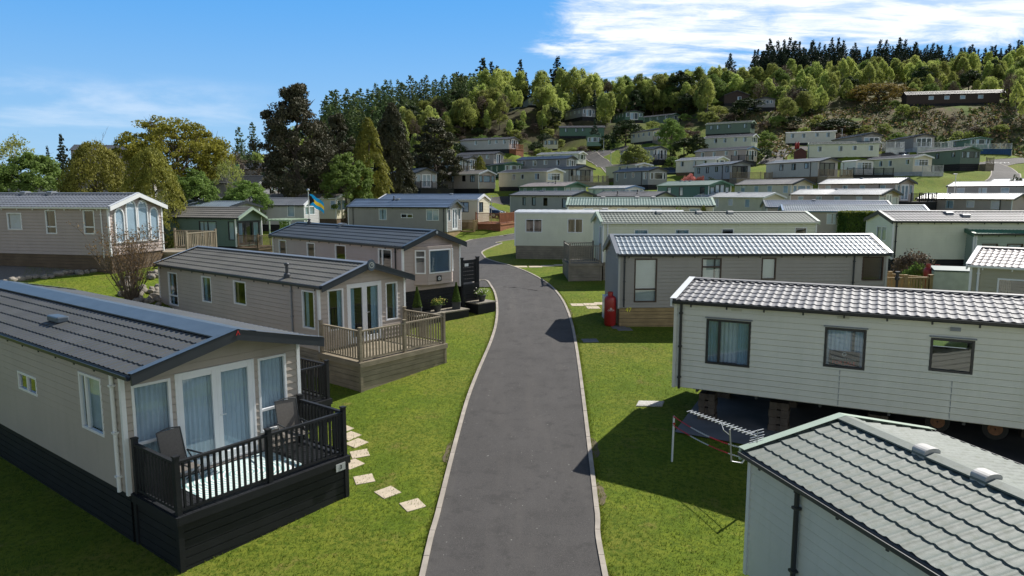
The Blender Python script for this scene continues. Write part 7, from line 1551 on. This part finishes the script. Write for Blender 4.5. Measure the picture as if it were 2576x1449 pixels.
def _row(j):
    u = xs/(np.maximum(YS[j], 0)*.93+26); i = (u+1.05)/2.1*210; i0 = np.clip(np.floor(i).astype(int), 0, 209); t = i-i0; return GZ[j, i0]*(1-t)+GZ[j, i0+1]*t
zs = _row(jj)*(1-ty)+_row(jj+1)*ty
n = len(xs); h_ = rng.uniform(.025, .065, n); a = rng.uniform(0, 6.28, n); wd = rng.uniform(.006, .012, n); le = rng.normal(size=(n, 2))*.022
B = np.stack([xs, ys, zs-.005], 1); dxy = np.stack([np.cos(a)*wd, np.sin(a)*wd, a*0], 1); T = B+np.column_stack([le, h_])
V_ = np.stack([B-dxy, B+dxy, T], 1).reshape(-1, 3)
gb = obj('grass', npmesh('grass', V_, np.arange(3*n).reshape(n, 3), leafmat('grass_blades', (.11, .17, .016), (.19, .235, .034), tr=.4))); tag(gb, 'ragged short grass blades over the nearer lawns and kerb edges', 'grass', kind='stuff')
# ------------------------------------------------------------------ camera, sun and sky
cam = bpy.data.cameras.new('camera'); co = bpy.data.objects.new('camera', cam); C.objects.link(co); bpy.context.scene.camera = co
cam.sensor_width = 36; cam.lens = 36*FOC/2576; co.location = (0, 0, CAMZ); co.rotation_euler = (R(90)-PITCH, 0, 0); cam.clip_end = 6000; cam.clip_start = .1
AZ, EL = R(45), R(43)     # sun ahead and to the right
sl_ = bpy.data.lights.new('sun', 'SUN'); sl_.energy = 5.0; sl_.angle = R(.53); sl_.color = (1, .955, .88); so = bpy.data.objects.new('sun', sl_); C.objects.link(so)
d = Vector((math.sin(AZ)*math.cos(EL), math.cos(AZ)*math.cos(EL), math.sin(EL))); so.rotation_euler = d.to_track_quat('Z', 'Y').to_euler()
w = bpy.data.worlds.new('World'); bpy.context.scene.world = w; w.use_nodes = True; nt = w.node_tree; N = nt.nodes; L = nt.links; bg = N['Background']
sky_ = N.new('ShaderNodeTexSky'); sky_.sky_type = 'NISHITA'; sky_.sun_disc = False; sky_.sun_elevation = EL; sky_.sun_rotation = AZ; sky_.altitude = 20; sky_.air_density = 1.0; sky_.dust_density = .05; sky_.ozone_density = 2.0
hs = N.new('ShaderNodeHueSaturation'); hs.inputs['Saturation'].default_value = 1.05; hs.inputs['Value'].default_value = .85; L.new(sky_.outputs[0], hs.inputs['Color'])
tc = N.new('ShaderNodeTexCoord'); sp = N.new('ShaderNodeSeparateXYZ'); L.new(tc.outputs['Generated'], sp.inputs[0])
def M_(op, a, b=None, c=None, cl=False):
    n = N.new('ShaderNodeMath'); n.operation = op; n.use_clamp = cl
    for i, v in enumerate((a, b, c)):
        if v is None: continue
        if isinstance(v, (int, float)): n.inputs[i].default_value = v
        else: L.new(v, n.inputs[i])
    return n.outputs[0]
zc = M_('MAXIMUM', sp.outputs[2], .02); cx_ = M_('DIVIDE', sp.outputs[0], M_('ADD', zc, .12)); cy_ = M_('DIVIDE', sp.outputs[1], M_('ADD', zc, .12))
cb = N.new('ShaderNodeCombineXYZ'); L.new(cx_, cb.inputs[0]); L.new(cy_, cb.inputs[1])
def nz(scale, det, rough, vec, off=(0, 0, 0), sc=(1, 1, 1), dist=0):
    mp = N.new('ShaderNodeMapping'); mp.inputs['Location'].default_value = off; mp.inputs['Scale'].default_value = sc; L.new(vec, mp.inputs['Vector'])
    n = N.new('ShaderNodeTexNoise'); n.inputs['Scale'].default_value = scale; n.inputs['Detail'].default_value = det; n.inputs['Roughness'].default_value = rough; n.inputs['Distortion'].default_value = dist; L.new(mp.outputs[0], n.inputs['Vector']); return n.outputs['Fac']
def SM(v, a, b, c=0, d_=1):
    n = N.new('ShaderNodeMapRange'); n.interpolation_type = 'SMOOTHSTEP'; L.new(v, n.inputs['Value'])
    for nm, x in (('From Min', a), ('From Max', b), ('To Min', c), ('To Max', d_)): n.inputs[nm].default_value = x
    return n.outputs['Result']
# azimuth mask: a bank of thin cloud on the right (towards the sun), small wisps low on the left
az = M_('ARCTAN2', sp.outputs[0], sp.outputs[1]); elv = M_('ARCSINE', sp.outputs[2])
edge = M_('ADD', az, M_('MULTIPLY', elv, -.15))
bank = SM(edge, -.06, .10); low = SM(elv, .10, .22); bank = M_('MULTIPLY', bank, low)
n1 = nz(1.7, 10, .64, cb.outputs[0], (3.1, 1.7, 0), (.8, 1.1, 1), .6)
cl = SM(M_('ADD', n1, M_('MULTIPLY', bank, .34)), .60, .82)
cl = M_('MULTIPLY', cl, SM(bank, .02, .5)); cl = M_('MULTIPLY', cl, SM(elv, .8, .45)); n3 = nz(6, 8, .65, cb.outputs[0], (1, 4, 0), (.5, 1.6, 1), .4); cl = M_('MULTIPLY', cl, SM(M_('ADD', n3, M_('MULTIPLY', n1, .6)), .60, .92, .38, 1))
lw = M_('MULTIPLY', SM(elv, .05, .085), SM(elv, .15, .115)); lw = M_('MULTIPLY', lw, SM(az, -.25, -.42)); n2 = nz(3.2, 7, .6, tc.outputs['Generated'], (7.2, 2.0, 1), (1, 1, 4.5), .3); wisp = M_('MULTIPLY', SM(n2, .47, .70), M_('MULTIPLY', lw, .3))
fac = M_('MAXIMUM', M_('MULTIPLY', cl, .93), wisp, cl=True)
gr_ = N.new('ShaderNodeMix'); gr_.data_type = 'RGBA'; L.new(SM(elv, -.02, .30), gr_.inputs['Factor']); gr_.inputs['A'].default_value = (4.1, 7.2, 10.6, 1); gr_.inputs['B'].default_value = (1.0, 4.7, 10.8, 1)
gm = N.new('ShaderNodeMix'); gm.data_type = 'RGBA'; L.new(M_('MULTIPLY', SM(elv, .65, .25, 0, .8), SM(sp.outputs[1], -.1, .45)), gm.inputs['Factor']); L.new(hs.outputs[0], gm.inputs['A']); L.new(gr_.outputs['Result'], gm.inputs['B'])
mx = N.new('ShaderNodeMix'); mx.data_type = 'RGBA'; L.new(fac, mx.inputs['Factor']); L.new(gm.outputs['Result'], mx.inputs['A']); mx.inputs['B'].default_value = (12., 12.2, 12.5, 1); L.new(mx.outputs['Result'], bg.inputs['Color']); bg.inputs['Strength'].default_value = .074
sc_ = bpy.context.scene; sc_.view_settings.view_transform = 'Standard'; sc_.view_settings.look = 'None'; sc_.view_settings.gamma = 1; sc_.view_settings.exposure = .35
sc_.cycles.max_bounces = 6; sc_.cycles.transparent_max_bounces = 12; sc_.cycles.diffuse_bounces = 3; sc_.cycles.glossy_bounces = 3
